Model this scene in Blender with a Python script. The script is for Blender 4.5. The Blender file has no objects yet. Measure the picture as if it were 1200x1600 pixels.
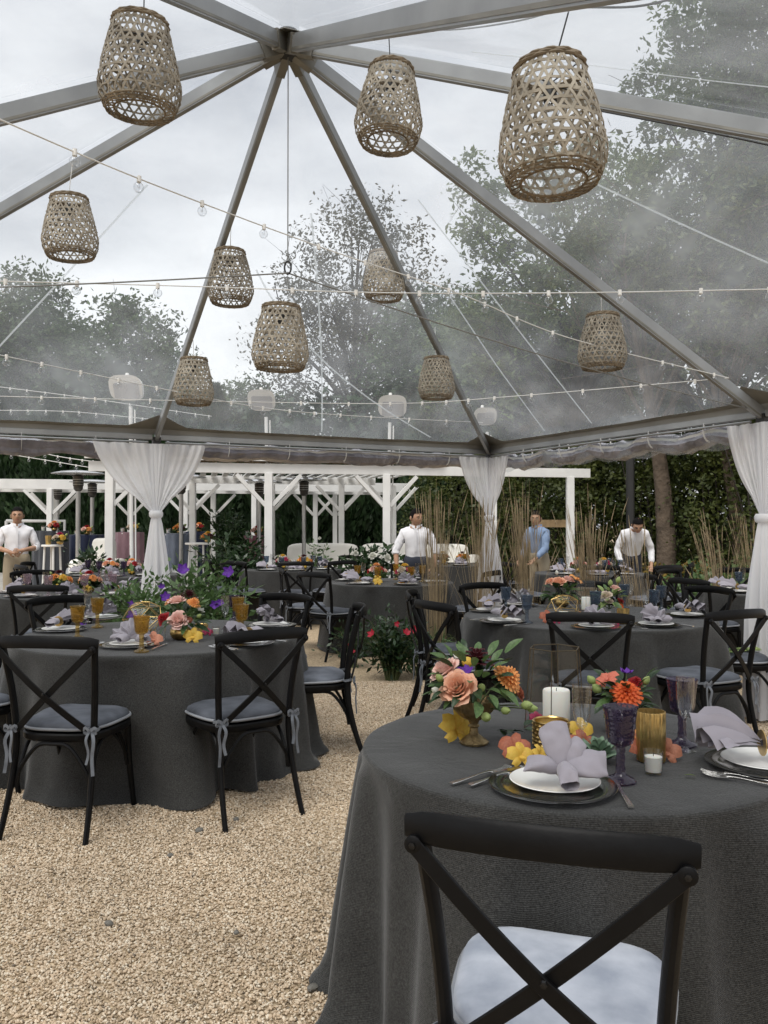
import bpy, math, random
import numpy as np
from mathutils import Vector, Matrix, Euler, noise as mnoise

# ---------------------------------------------------------------- camera, sky, sun, exposure
SC = bpy.context.scene
COL = SC.collection
F, H, HY = 1310.0, 1.42, 820.0      # focal length and horizon of the 1200x1600 photograph, eye height in metres
R = math.radians

cam_d = bpy.data.cameras.new('camera')
cam_d.sensor_fit = 'VERTICAL'
cam_d.sensor_height = 24.0
cam_d.sensor_width = 18.0
cam_d.lens = 24.0 * F / 1600.0
cam_d.clip_start = 0.05
cam_d.clip_end = 900.0
cam = bpy.data.objects.new('camera', cam_d)
cam.location = (0, 0, H)
cam.rotation_euler = (R(90) + math.atan((HY - 800) / F), 0, 0)
COL.objects.link(cam)
SC.camera = cam

SUN_EL, SUN_AZ = R(58), R(205)
wld = bpy.data.worlds.new('World')
SC.world = wld
wld.use_nodes = True
wn, wl = wld.node_tree.nodes, wld.node_tree.links
wn.clear()
w_out = wn.new('ShaderNodeOutputWorld')
w_mix = wn.new('ShaderNodeMixShader')
w_b1 = wn.new('ShaderNodeBackground'); w_b2 = wn.new('ShaderNodeBackground')
w_sky = wn.new('ShaderNodeTexSky')
w_sky.sky_type = 'NISHITA'; w_sky.sun_disc = False
w_sky.sun_elevation = SUN_EL; w_sky.sun_rotation = SUN_AZ
w_sky.air_density = 1.5; w_sky.dust_density = 4.0
w_b1.inputs['Strength'].default_value = 0.1
w_tc = wn.new('ShaderNodeTexCoord')
w_mp = wn.new('ShaderNodeMapping'); w_mp.inputs['Scale'].default_value = (1.0, 1.0, 2.4)
w_n1 = wn.new('ShaderNodeTexNoise'); w_n1.inputs['Scale'].default_value = 1.9; w_n1.inputs['Detail'].default_value = 7; w_n1.inputs['Roughness'].default_value = 0.55
w_rp = wn.new('ShaderNodeValToRGB')
w_rp.color_ramp.elements[0].position = 0.34; w_rp.color_ramp.elements[0].color = (0.36, 0.37, 0.40, 1)
w_rp.color_ramp.elements[1].position = 0.64; w_rp.color_ramp.elements[1].color = (0.73, 0.73, 0.74, 1)
w_b2.inputs['Strength'].default_value = 1.0
w_mix.inputs[0].default_value = 0.88
wl.new(w_tc.outputs['Generated'], w_mp.inputs['Vector']); wl.new(w_mp.outputs[0], w_n1.inputs['Vector'])
wl.new(w_n1.outputs['Fac'], w_rp.inputs[0]); wl.new(w_rp.outputs[0], w_b2.inputs['Color'])
wl.new(w_sky.outputs[0], w_b1.inputs['Color'])
wl.new(w_b1.outputs[0], w_mix.inputs[1]); wl.new(w_b2.outputs[0], w_mix.inputs[2]); wl.new(w_mix.outputs[0], w_out.inputs['Surface'])

sun_d = bpy.data.lights.new('sun', 'SUN')
sun_d.energy = 1.5; sun_d.angle = R(35); sun_d.color = (1.0, 0.97, 0.92)
sun = bpy.data.objects.new('sun', sun_d)
sun.rotation_euler = (R(90) - SUN_EL, 0, R(180) - SUN_AZ)
sun.location = (0, 0, 30)
COL.objects.link(sun)

SC.view_settings.view_transform = 'Standard'
SC.view_settings.look = 'None'
SC.view_settings.exposure = 0.72
SC.view_settings.gamma = 1.0
SC.view_settings.use_curve_mapping = False
SC.render.engine = 'CYCLES'
cy = SC.cycles
cy.use_denoising = True
cy.max_bounces = 8; cy.diffuse_bounces = 3; cy.glossy_bounces = 3; cy.transmission_bounces = 7; cy.transparent_max_bounces = 16
cy.caustics_reflective = False; cy.caustics_refractive = False
cy.sample_clamp_indirect = 6.0
try: cy.use_adaptive_sampling = True; cy.adaptive_threshold = 0.02
except Exception: pass

# ---------------------------------------------------------------- pixel to place
def W(px, py, d): return Vector(((px - 600) / F * d, d, H + (HY - py) / F * d))
def G(px, py, z=0.0):
    d = F * (H - z) / (py - HY)
    return Vector(((px - 600) / F * d, d, z))
def proj(p): return (600 + F * p[0] / max(p[1], .1), HY - F * (p[2] - H) / max(p[1], .1))

# ---------------------------------------------------------------- object helpers
def link(o, parent=None):
    COL.objects.link(o)
    if parent is not None: o.parent = parent
    return o
def tag(o, label=None, cat=None, group=None, kind=None):
    if label: o['label'] = label
    if cat: o['category'] = cat
    if group: o['group'] = group
    if kind: o['kind'] = kind
    return o
def empty(name, loc=(0, 0, 0), rz=0.0, sc=1.0):
    o = bpy.data.objects.new(name, None)
    o.location = loc; o.rotation_euler = (0, 0, rz); o.scale = (sc, sc, sc)
    o.empty_display_size = .05
    return link(o)
def thing(name, label, cat, loc=(0, 0, 0), rz=0.0, group=None, sc=1.0):
    return tag(empty(name, loc, rz, sc), label, cat, group)
KIDS = {}
def addkid(p, c): KIDS.setdefault(p.name, []).append(c)
def put(name, me, parent=None, loc=(0, 0, 0), rot=(0, 0, 0), sc=1.0, mat=None):
    o = bpy.data.objects.new(name, me)
    o.location = loc; o.rotation_euler = rot
    o.scale = sc if isinstance(sc, (tuple, list)) else (sc, sc, sc)
    link(o, parent)
    if parent is not None: addkid(parent, o)
    if mat is not None:
        if not me.materials: me.materials.append(mat)
        if me.materials[0] != mat:
            o.material_slots[0].link = 'OBJECT'; o.material_slots[0].material = mat
    return o
def copy_tree(o, parent=None):
    c = o.copy(); COL.objects.link(c); c.parent = parent
    if parent is not None: addkid(parent, c)
    for k in list(KIDS.get(o.name, [])): copy_tree(k, c)
    return c
PROTO = {}
def stamp(key, builder, loc, rz=0.0, label=None, cat=None, group=None, sc=1.0):
    if key in PROTO: o = copy_tree(PROTO[key])
    else: o = builder(); PROTO[key] = o
    o.location = loc; o.rotation_euler = (0, 0, rz); o.scale = (sc, sc, sc)
    return tag(o, label, cat, group)

# ---------------------------------------------------------------- mesh builder
class MB:
    def __init__(s): s.v, s.f, s.m = [], [], []
    def add(s, vs, fs, mi=0):
        b = len(s.v); s.v += [tuple(p) for p in vs]; s.f += [tuple(b + i for i in f) for f in fs]; s.m += [mi] * len(fs)
        return s
    def box(s, c, size, M=None, mi=0):
        x, y, z = size[0] / 2, size[1] / 2, size[2] / 2
        vs = [Vector((a, b, d)) for a in (-x, x) for b in (-y, y) for d in (-z, z)]
        vs = [(M @ p if M else p) + Vector(c) for p in vs]
        return s.add(vs, [(0, 1, 3, 2), (4, 6, 7, 5), (0, 4, 5, 1), (2, 3, 7, 6), (0, 2, 6, 4), (1, 5, 7, 3)], mi)
    def sweep(s, pts, sec, ref=(0, 0, 1), closed=False, cap=True, scale=None, mi=0, twist=0.0):
        P = [Vector(p) for p in pts]; n = len(P); k = len(sec); vs = []
        ref = Vector(ref)
        for i, p in enumerate(P):
            if closed: t = P[(i + 1) % n] - P[i - 1]
            else: t = P[min(i + 1, n - 1)] - P[max(i - 1, 0)]
            t.normalize()
            sd = t.cross(ref)
            if sd.length < 1e-5: sd = t.cross(Vector((1, 0, 0.01)))
            sd.normalize(); up = sd.cross(t)
            q = 1.0 if scale is None else (scale[i] if not callable(scale) else scale(i / (n - 1)))
            for a, b in sec: vs.append(p + sd * (a * q) + up * (b * q))
        fs = []
        for i in range(n if closed else n - 1):
            j = (i + 1) % n
            for e in range(k):
                g = (e + 1) % k
                fs.append((i * k + e, i * k + g, j * k + g, j * k + e))
        if cap and not closed:
            fs.append(tuple(range(k - 1, -1, -1))); fs.append(tuple((n - 1) * k + e for e in range(k)))
        return s.add(vs, fs, mi)
    def tube(s, pts, r, n=8, closed=False, cap=True, mi=0, ref=(0, 0, 1)):
        sec = [(math.cos(2 * math.pi * e / n), math.sin(2 * math.pi * e / n)) for e in range(n)]
        if isinstance(r, (int, float)): r = [r] * len(pts)
        return s.sweep(pts, sec, ref=ref, closed=closed, cap=cap, scale=r, mi=mi)
    def rect(s, pts, w, t, ref=(0, 0, 1), closed=False, ch=.25, mi=0, scale=None):
        a, b = w / 2, t / 2; c = min(a, b) * ch
        sec = [(-a + c, -b), (a - c, -b), (a, -b + c), (a, b - c), (a - c, b), (-a + c, b), (-a, b - c), (-a, -b + c)]
        return s.sweep(pts, sec, ref=ref, closed=closed, mi=mi, scale=scale)
    def lathe(s, prof, n=24, loc=(0, 0, 0), mi=0, ripple=None):
        vs, fs = [], []; m = len(prof)
        for i in range(n):
            a = 2 * math.pi * i / n
            for j, (r, z) in enumerate(prof):
                q = r if ripple is None else r * ripple(a, z)
                vs.append((loc[0] + q * math.cos(a), loc[1] + q * math.sin(a), loc[2] + z))
        for i in range(n):
            k = (i + 1) % n
            for j in range(m - 1):
                if prof[j][0] < 1e-6 and prof[j + 1][0] < 1e-6: continue
                fs.append((i * m + j, k * m + j, k * m + j + 1, i * m + j + 1))
        return s.add(vs, fs, mi)
    def grid(s, fn, nu, nv, cu=False, mi=0):
        vs = [fn(u / (nu if cu else nu - 1), v / (nv - 1)) for u in range(nu) for v in range(nv)]
        fs = []
        for u in range(nu if cu else nu - 1):
            w = (u + 1) % nu
            for v in range(nv - 1): fs.append((u * nv + v, w * nv + v, w * nv + v + 1, u * nv + v + 1))
        return s.add(vs, fs, mi)
    def mesh(s, name, mats, smooth=True, ang=40):
        me = bpy.data.meshes.new(name)
        me.from_pydata(s.v, [], s.f)
        for m in (mats if isinstance(mats, (list, tuple)) else [mats]): me.materials.append(m)
        if any(s.m): me.polygons.foreach_set('material_index', s.m)
        if smooth:
            me.polygons.foreach_set('use_smooth', [True] * len(me.polygons))
            try: me.set_sharp_from_angle(angle=R(ang))
            except Exception: pass
        me.validate(clean_customdata=False)
        me.update()
        return me
    def build(s, name, mats, parent=None, loc=(0, 0, 0), rot=(0, 0, 0), smooth=True, ang=40):
        return put(name, s.mesh(name, mats, smooth, ang), parent, loc, rot)

def np_mesh(name, V, nper, mat, smooth=False):
    """V: (k*nper,3) array of faces with nper corners each"""
    k = len(V) // nper
    me = bpy.data.meshes.new(name)
    me.vertices.add(len(V)); me.vertices.foreach_set('co', np.ascontiguousarray(V, dtype=np.float32).ravel())
    me.loops.add(len(V)); me.loops.foreach_set('vertex_index', np.arange(len(V), dtype=np.int32))
    me.polygons.add(k); me.polygons.foreach_set('loop_start', np.arange(0, len(V), nper, dtype=np.int32))
    me.materials.append(mat)
    me.update(calc_edges=True)
    return me

def bez(p0, p1, p2, n=8):
    p0, p1, p2 = Vector(p0), Vector(p1), Vector(p2)
    return [p0 * (1 - t) ** 2 + p1 * 2 * t * (1 - t) + p2 * t * t for t in [i / n for i in range(n + 1)]]
def crm(pts, n=6):
    P = [Vector(p) for p in pts]; out = []
    for i in range(len(P) - 1):
        a, b, c, d = P[max(i - 1, 0)], P[i], P[i + 1], P[min(i + 2, len(P) - 1)]
        for k in range(n):
            t = k / n
            out.append(.5 * (2 * b + (c - a) * t + (2 * a - 5 * b + 4 * c - d) * t * t + (3 * b - a - 3 * c + d) * t ** 3))
    return out + [P[-1]]

# ---------------------------------------------------------------- materials
def nodes(m):
    m.use_nodes = True; n = m.node_tree.nodes; return n, m.node_tree.links
def pmat(name, col, rough=.6, metal=0.0, var=.15, vs=6.0, bump=0.0, bs=60.0, sheen=0.0, coat=0.0, trans=0.0, ior=1.45, col2=None, rvar=.0, sss=0.0, spec=.5, alpha=None, rnd=0.0, bdist=.01):
    m = bpy.data.materials.new(name); n, l = nodes(m); b = n['Principled BSDF']
    b.inputs['Roughness'].default_value = rough; b.inputs['Metallic'].default_value = metal
    b.inputs['IOR'].default_value = ior
    b.inputs['Specular IOR Level'].default_value = spec
    if sheen: b.inputs['Sheen Weight'].default_value = sheen; b.inputs['Sheen Roughness'].default_value = .35
    if coat: b.inputs['Coat Weight'].default_value = coat; b.inputs['Coat Roughness'].default_value = .15
    if trans: b.inputs['Transmission Weight'].default_value = trans
    if sss: b.inputs['Subsurface Weight'].default_value = sss; b.inputs['Subsurface Radius'].default_value = (.02, .01, .006)
    c1 = tuple(col) + (1,)
    c2 = tuple(col2) + (1,) if col2 else tuple(max(0, x * (1 - var)) for x in col) + (1,)
    tc = n.new('ShaderNodeTexCoord'); no = n.new('ShaderNodeTexNoise'); no.inputs['Scale'].default_value = vs; no.inputs['Detail'].default_value = 5
    l.new(tc.outputs['Object'], no.inputs['Vector'])
    rp = n.new('ShaderNodeValToRGB'); rp.color_ramp.elements[0].position = .32; rp.color_ramp.elements[1].position = .68
    rp.color_ramp.elements[0].color = c2; rp.color_ramp.elements[1].color = c1
    l.new(no.outputs['Fac'], rp.inputs[0])
    src = rp.outputs[0]
    if rnd:
        oi = n.new('ShaderNodeObjectInfo'); hs = n.new('ShaderNodeHueSaturation')
        mr = n.new('ShaderNodeMapRange'); mr.inputs['To Min'].default_value = 1 - rnd; mr.inputs['To Max'].default_value = 1 + rnd
        l.new(oi.outputs['Random'], mr.inputs['Value']); l.new(mr.outputs[0], hs.inputs['Value']); l.new(src, hs.inputs['Color']); src = hs.outputs[0]
    l.new(src, b.inputs['Base Color'])
    if rvar:
        mr = n.new('ShaderNodeMapRange'); mr.inputs['To Min'].default_value = max(.02, rough - rvar); mr.inputs['To Max'].default_value = rough + rvar
        l.new(no.outputs['Fac'], mr.inputs['Value']); l.new(mr.outputs[0], b.inputs['Roughness'])
    if bump:
        nb = n.new('ShaderNodeTexNoise'); nb.inputs['Scale'].default_value = bs; nb.inputs['Detail'].default_value = 4
        bp = n.new('ShaderNodeBump'); bp.inputs['Strength'].default_value = bump; bp.inputs['Distance'].default_value = bdist
        l.new(tc.outputs['Object'], nb.inputs['Vector']); l.new(nb.outputs['Fac'], bp.inputs['Height']); l.new(bp.outputs[0], b.inputs['Normal'])
    return m

def leafmat(name, c1, c2, rough=.55, trans=.35, vs=1.2):
    m = bpy.data.materials.new(name); n, l = nodes(m); b = n['Principled BSDF']; out = n['Material Output']
    tc = n.new('ShaderNodeTexCoord'); no = n.new('ShaderNodeTexNoise'); no.inputs['Scale'].default_value = vs; no.inputs['Detail'].default_value = 8; no.inputs['Roughness'].default_value = .7
    rp = n.new('ShaderNodeValToRGB'); rp.color_ramp.elements[0].position = .35; rp.color_ramp.elements[1].position = .65
    rp.color_ramp.elements[0].color = tuple(c1) + (1,); rp.color_ramp.elements[1].color = tuple(c2) + (1,)
    l.new(tc.outputs['Object'], no.inputs['Vector']); l.new(no.outputs['Fac'], rp.inputs[0])
    l.new(rp.outputs[0], b.inputs['Base Color']); b.inputs['Roughness'].default_value = rough
    tr = n.new('ShaderNodeBsdfTranslucent'); l.new(rp.outputs[0], tr.inputs['Color'])
    mx = n.new('ShaderNodeMixShader'); mx.inputs[0].default_value = trans
    l.new(b.outputs[0], mx.inputs[1]); l.new(tr.outputs[0], mx.inputs[2]); l.new(mx.outputs[0], out.inputs['Surface'])
    return m

def thinglass(name, tint=(.95, .96, .97), fac=.10, rough=.02):
    m = bpy.data.materials.new(name); n, l = nodes(m); out = n['Material Output']; n.remove(n['Principled BSDF'])
    t = n.new('ShaderNodeBsdfTransparent'); t.inputs['Color'].default_value = tuple(tint) + (1,)
    g = n.new('ShaderNodeBsdfGlossy'); g.inputs['Roughness'].default_value = rough
    lw = n.new('ShaderNodeLayerWeight'); lw.inputs['Blend'].default_value = .5
    pw = n.new('ShaderNodeMath'); pw.operation = 'POWER'; pw.inputs[1].default_value = 2.5; l.new(lw.outputs['Facing'], pw.inputs[0])
    mr = n.new('ShaderNodeMapRange'); mr.inputs['To Min'].default_value = fac * .5; mr.inputs['To Max'].default_value = min(1, fac * 6)
    mx = n.new('ShaderNodeMixShader')
    l.new(pw.outputs[0], mr.inputs['Value']); l.new(mr.outputs[0], mx.inputs[0]); l.new(t.outputs[0], mx.inputs[1]); l.new(g.outputs[0], mx.inputs[2]); l.new(mx.outputs[0], out.inputs['Surface'])
    return m

def pressed_glass(name, col, body=.16):
    """thin coloured glass: tinted see-through, a little body colour, beaded reflections"""
    m = bpy.data.materials.new(name); n, l = nodes(m); out = n['Material Output']; n.remove(n['Principled BSDF'])
    tc = n.new('ShaderNodeTexCoord'); vo = n.new('ShaderNodeTexVoronoi'); vo.inputs['Scale'].default_value = 110
    bp = n.new('ShaderNodeBump'); bp.inputs['Strength'].default_value = .3; bp.inputs['Distance'].default_value = .003
    l.new(tc.outputs['Object'], vo.inputs['Vector']); l.new(vo.outputs['Distance'], bp.inputs['Height'])
    t = n.new('ShaderNodeBsdfTransparent'); t.inputs['Color'].default_value = tuple(c ** .34 for c in col) + (1,)
    d = n.new('ShaderNodeBsdfTranslucent'); d.inputs['Color'].default_value = tuple(col) + (1,)
    d2 = n.new('ShaderNodeBsdfDiffuse'); d2.inputs['Color'].default_value = tuple(c * .8 for c in col) + (1,); l.new(bp.outputs[0], d2.inputs['Normal'])
    md = n.new('ShaderNodeMixShader'); md.inputs[0].default_value = .5; l.new(d.outputs[0], md.inputs[1]); l.new(d2.outputs[0], md.inputs[2])
    m1 = n.new('ShaderNodeMixShader'); m1.inputs[0].default_value = body; l.new(t.outputs[0], m1.inputs[1]); l.new(md.outputs[0], m1.inputs[2])
    g = n.new('ShaderNodeBsdfGlossy'); g.inputs['Roughness'].default_value = .06; l.new(bp.outputs[0], g.inputs['Normal'])
    lw = n.new('ShaderNodeLayerWeight'); lw.inputs['Blend'].default_value = .5; l.new(bp.outputs[0], lw.inputs['Normal'])
    pw = n.new('ShaderNodeMath'); pw.operation = 'POWER'; pw.inputs[1].default_value = 3.0; l.new(lw.outputs['Facing'], pw.inputs[0])
    fr = n.new('ShaderNodeMath'); fr.operation = 'MULTIPLY_ADD'; fr.inputs[1].default_value = .45; fr.inputs[2].default_value = .05; l.new(pw.outputs[0], fr.inputs[0])
    m2 = n.new('ShaderNodeMixShader'); l.new(fr.outputs[0], m2.inputs[0]); l.new(m1.outputs[0], m2.inputs[1]); l.new(g.outputs[0], m2.inputs[2]); l.new(m2.outputs[0], out.inputs['Surface'])
    return m

def film_mat():
    m = bpy.data.materials.new('clear_vinyl'); n, l = nodes(m); out = n['Material Output']; n.remove(n['Principled BSDF'])
    tc = n.new('ShaderNodeTexCoord')
    t = n.new('ShaderNodeBsdfTransparent'); t.inputs['Color'].default_value = (.93, .95, .955, 1)
    d = n.new('ShaderNodeBsdfDiffuse'); d.inputs['Color'].default_value = (.82, .86, .9, 1)
    tl = n.new('ShaderNodeBsdfTranslucent'); tl.inputs['Color'].default_value = (.86, .9, .94, 1)
    ms = n.new('ShaderNodeMixShader'); ms.inputs[0].default_value = .7
    l.new(d.outputs[0], ms.inputs[1]); l.new(tl.outputs[0], ms.inputs[2])
    # film of dried drizzle and dust: blotches and downhill streaks
    n1 = n.new('ShaderNodeTexNoise'); n1.inputs['Scale'].default_value = .8; n1.inputs['Detail'].default_value = 6; n1.inputs['Roughness'].default_value = .6
    l.new(tc.outputs['Object'], n1.inputs['Vector'])
    r1 = n.new('ShaderNodeMapRange'); r1.inputs['From Min'].default_value = .35; r1.inputs['From Max'].default_value = .7
    r1.inputs['To Min'].default_value = .09; r1.inputs['To Max'].default_value = .30
    l.new(n1.outputs['Fac'], r1.inputs['Value'])
    mp = n.new('ShaderNodeMapping'); mp.inputs['Rotation'].default_value = (0, 0, .3); mp.inputs['Scale'].default_value = (4.5, 1.1, 1.1)
    l.new(tc.outputs['Object'], mp.inputs['Vector'])
    n2 = n.new('ShaderNodeTexNoise'); n2.inputs['Scale'].default_value = .9; n2.inputs['Detail'].default_value = 2; l.new(mp.outputs[0], n2.inputs['Vector'])
    r2 = n.new('ShaderNodeMapRange'); r2.inputs['From Min'].default_value = .5; r2.inputs['From Max'].default_value = .8
    r2.inputs['To Min'].default_value = 0; r2.inputs['To Max'].default_value = .10
    l.new(n2.outputs['Fac'], r2.inputs['Value'])
    ad = n.new('ShaderNodeMath'); ad.operation = 'ADD'; l.new(r1.outputs[0], ad.inputs[0]); l.new(r2.outputs[0], ad.inputs[1])
    m1 = n.new('ShaderNodeMixShader'); l.new(ad.outputs[0], m1.inputs[0]); l.new(t.outputs[0], m1.inputs[1]); l.new(ms.outputs[0], m1.inputs[2])
    g = n.new('ShaderNodeBsdfGlossy'); g.inputs['Roughness'].default_value = .10
    bp = n.new('ShaderNodeBump'); bp.inputs['Strength'].default_value = .4; bp.inputs['Distance'].default_value = .05
    l.new(n2.outputs['Fac'], bp.inputs['Height']); l.new(bp.outputs[0], g.inputs['Normal'])
    lw = n.new('ShaderNodeLayerWeight'); lw.inputs['Blend'].default_value = .5
    pw = n.new('ShaderNodeMath'); pw.operation = 'POWER'; pw.inputs[1].default_value = 4.0; l.new(lw.outputs['Facing'], pw.inputs[0])
    fr = n.new('ShaderNodeMath'); fr.operation = 'MULTIPLY_ADD'; fr.inputs[1].default_value = .30; fr.inputs[2].default_value = .03; l.new(pw.outputs[0], fr.inputs[0])
    m2 = n.new('ShaderNodeMixShader'); l.new(fr.outputs[0], m2.inputs[0]); l.new(m1.outputs[0], m2.inputs[1]); l.new(g.outputs[0], m2.inputs[2])
    l.new(m2.outputs[0], out.inputs['Surface'])
    return m

def cloth_mat(name, c1, c2):
    m = pmat(name, c1, rough=.95, var=.2, col2=c2, vs=3.0, sheen=.25, spec=.15)
    n, l = m.node_tree.nodes, m.node_tree.links; b = n['Principled BSDF']
    tc = n.new('ShaderNodeTexCoord')
    w1 = n.new('ShaderNodeTexWave'); w1.inputs['Scale'].default_value = 75; w1.bands_direction = 'Z'; w1.inputs['Distortion'].default_value = .6; w1.inputs['Detail Scale'].default_value = 3
    w2 = n.new('ShaderNodeTexNoise'); w2.inputs['Scale'].default_value = 210; w2.inputs['Detail'].default_value = 2
    mp = n.new('ShaderNodeMapping'); mp.inputs['Scale'].default_value = (1, 1.0, 1.0)
    l.new(tc.outputs['Object'], mp.inputs['Vector']); l.new(mp.outputs[0], w1.inputs['Vector']); l.new(mp.outputs[0], w2.inputs['Vector'])
    ad = n.new('ShaderNodeMath'); ad.operation = 'MULTIPLY_ADD'; l.new(w2.outputs['Fac'], ad.inputs[0]); ad.inputs[1].default_value = 1.3; l.new(w1.outputs['Fac'], ad.inputs[2])
    bp = n.new('ShaderNodeBump'); bp.inputs['Strength'].default_value = .5; bp.inputs['Distance'].default_value = .0025
    l.new(ad.outputs[0], bp.inputs['Height']); l.new(bp.outputs[0], b.inputs['Normal'])
    nw = n.new('ShaderNodeTexNoise'); nw.inputs['Scale'].default_value = 5; nw.inputs['Detail'].default_value = 3; nw.inputs['Distortion'].default_value = .8; l.new(tc.outputs['Object'], nw.inputs['Vector'])
    b2 = n.new('ShaderNodeBump'); b2.inputs['Strength'].default_value = .35; b2.inputs['Distance'].default_value = .02
    l.new(nw.outputs['Fac'], b2.inputs['Height']); l.new(b2.outputs[0], bp.inputs['Normal'])
    # mixed light and dark yarns
    rp = b.inputs['Base Color'].links[0].from_socket
    mx = n.new('ShaderNodeMix'); mx.data_type = 'RGBA'; mx.blend_type = 'MULTIPLY'
    mr = n.new('ShaderNodeMapRange'); mr.inputs['From Min'].default_value = .3; mr.inputs['From Max'].default_value = .7; mr.inputs['To Min'].default_value = .55; mr.inputs['To Max'].default_value = 1.35
    l.new(w2.outputs['Fac'], mr.inputs['Value'])
    mx.inputs[0].default_value = 1.0
    l.new(rp, mx.inputs[6]); l.new(mr.outputs[0], mx.inputs[7]); l.new(mx.outputs[2], b.inputs['Base Color'])
    return m

M = {}
M['film'] = film_mat()
M['vinyl_band'] = pmat('grey_vinyl_band', (.30, .29, .26), .5, var=.25, vs=3)
M['alu'] = pmat('aluminium', (.36, .37, .375), .38, .5, var=.3, vs=3, rvar=.1, bump=.05)
M['alu_d'] = pmat('tarnished_aluminium', (.26, .25, .22), .5, .45, var=.35, vs=5, rvar=.1)
M['steel_dark'] = pmat('dark_steel', (.05, .05, .05), .5, .7)
M['vinyl_roll'] = pmat('rolled_vinyl', (.33, .32, .37), .18, 0, var=.5, vs=6, bump=.8, bs=14, bdist=.03, trans=.25)
M['white_paint'] = pmat('white_paint', (.78, .78, .76), .6, var=.12, vs=4, bump=.1, bs=40)
M['white_paint_old'] = pmat('yellowed_paint', (.62, .57, .44), .6, var=.25, vs=5)
M['white_plastic'] = pmat('white_plastic', (.82, .81, .78), .4, var=.05)
M['grey_plastic'] = pmat('grey_lens', (.45, .45, .47), .3, var=.08)
M['black_cable'] = pmat('black_cable', (.02, .02, .02), .6)
M['white_cable'] = pmat('white_cable', (.75, .75, .73), .5)
M['steel_cable'] = pmat('steel_cable', (.25, .25, .24), .5, .6)
M['rattan'] = pmat('bamboo', (.43, .385, .31), .7, var=.45, col2=(.23, .20, .155), vs=14, rnd=.15, bump=.2, bs=120)
M['rattan_rim'] = pmat('bamboo_rim', (.25, .195, .13), .75, var=.45, vs=20)
M['bulb'] = thinglass('bulb_glass', (.96, .97, .98), .16)
M['gravel_stone'] = None
M['cloth'] = cloth_mat('charcoal_cloth', (.056, .056, .054), (.038, .038, .037))
M['black_wood'] = pmat('black_wood', (.005, .005, .0055), .45, var=.4, vs=14, spec=.2, bump=.08, bs=60)
M['bolt'] = pmat('bolt', (.03, .03, .03), .35, .8)
M['porcelain'] = pmat('porcelain', (.80, .79, .76), .2, var=.03, coat=.4)
M['charger'] = pmat('black_charger', (.012, .013, .012), .12, var=.1, coat=.6)
M['silver'] = pmat('silver', (.85, .84, .82), .24, 1.0, var=.15)
M['gold'] = pmat('gold', (.68, .47, .18), .28, 1.0, var=.3, vs=30)
M['antique_gold'] = pmat('antique_gold', (.36, .27, .14), .45, .8, var=.5, vs=40, bump=.3, bs=120)
M['brass'] = pmat('dark_brass_wire', (.13, .10, .06), .4, .8)
M['napkin'] = pmat('lilac_napkin', (.30, .28, .315), .85, var=.10, vs=8, sheen=.3, bump=.15, bs=300, bdist=.002)
M['wax'] = pmat('candle_wax', (.82, .80, .74), .5, var=.03, sss=.4)
M['clear_glass'] = thinglass('clear_glass', (.965, .97, .97), .11)
M['pane_glass'] = thinglass('pane_glass', (.965, .97, .965), .06)
M['amber'] = pressed_glass('amber_glass', (.60, .39, .09))
M['purple'] = pressed_glass('purple_glass', (.13, .095, .18), .20)
M['blue'] = pressed_glass('blue_grey_glass', (.22, .28, .36))
M['mauve'] = pressed_glass('mauve_glass', (.62, .50, .55))
M['goldglass'] = pmat('gold_glass', (.70, .50, .20), .28, .85, var=.4, vs=40)
M['leaf_dark'] = leafmat('leaf_dark', (.012, .028, .010), (.035, .075, .024), vs=5, rough=.4, trans=.2)
M['leaf_mid'] = leafmat('leaf_mid', (.045, .09, .026), (.13, .215, .075), vs=5, rough=.45, trans=.25)
M['leaf_pale'] = leafmat('leaf_pale', (.20, .28, .09), (.42, .52, .20), vs=9, trans=.3)
M['succulent'] = pmat('succulent', (.20, .30, .20), .6, var=.35, vs=30, sss=.15)
M['stem'] = pmat('stem', (.10, .13, .05), .6)
M['bark'] = pmat('bark', (.14, .105, .075), .9, var=.5, vs=5, bump=.8, bs=14, bdist=.04)
M['bark_dark'] = pmat('bark_dark', (.05, .042, .036), .9, var=.4, vs=6, bump=.6, bs=16)
PET = {}
def petal(c, c2=None):
    k = (c, c2)
    if k not in PET: PET[k] = leafmat('petal', c2 or tuple(x * .72 for x in c), c, rough=.6, trans=.3, vs=14)
    return PET[k]
PEACH = petal((.88, .57, .41), (.84, .42, .26)); BLUSH = petal((.90, .68, .60), (.86, .52, .45)); CREAM = petal((.86, .74, .60))
ORANGE = petal((.84, .46, .16), (.78, .28, .08)); REDORANGE = petal((.72, .10, .03), (.80, .20, .04)); BURG = petal((.045, .006, .010), (.10, .012, .018))
RED = petal((.42, .015, .02)); HOT = petal((.50, .04, .12)); YELLOW = petal((.76, .55, .09), (.72, .42, .06)); VIOLET = petal((.17, .04, .42), (.10, .02, .28))
RUST = petal((.50, .17, .09), (.35, .10, .06)); WHITEF = petal((.80, .80, .72)); LIME = petal((.42, .50, .20), (.30, .40, .12))

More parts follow.
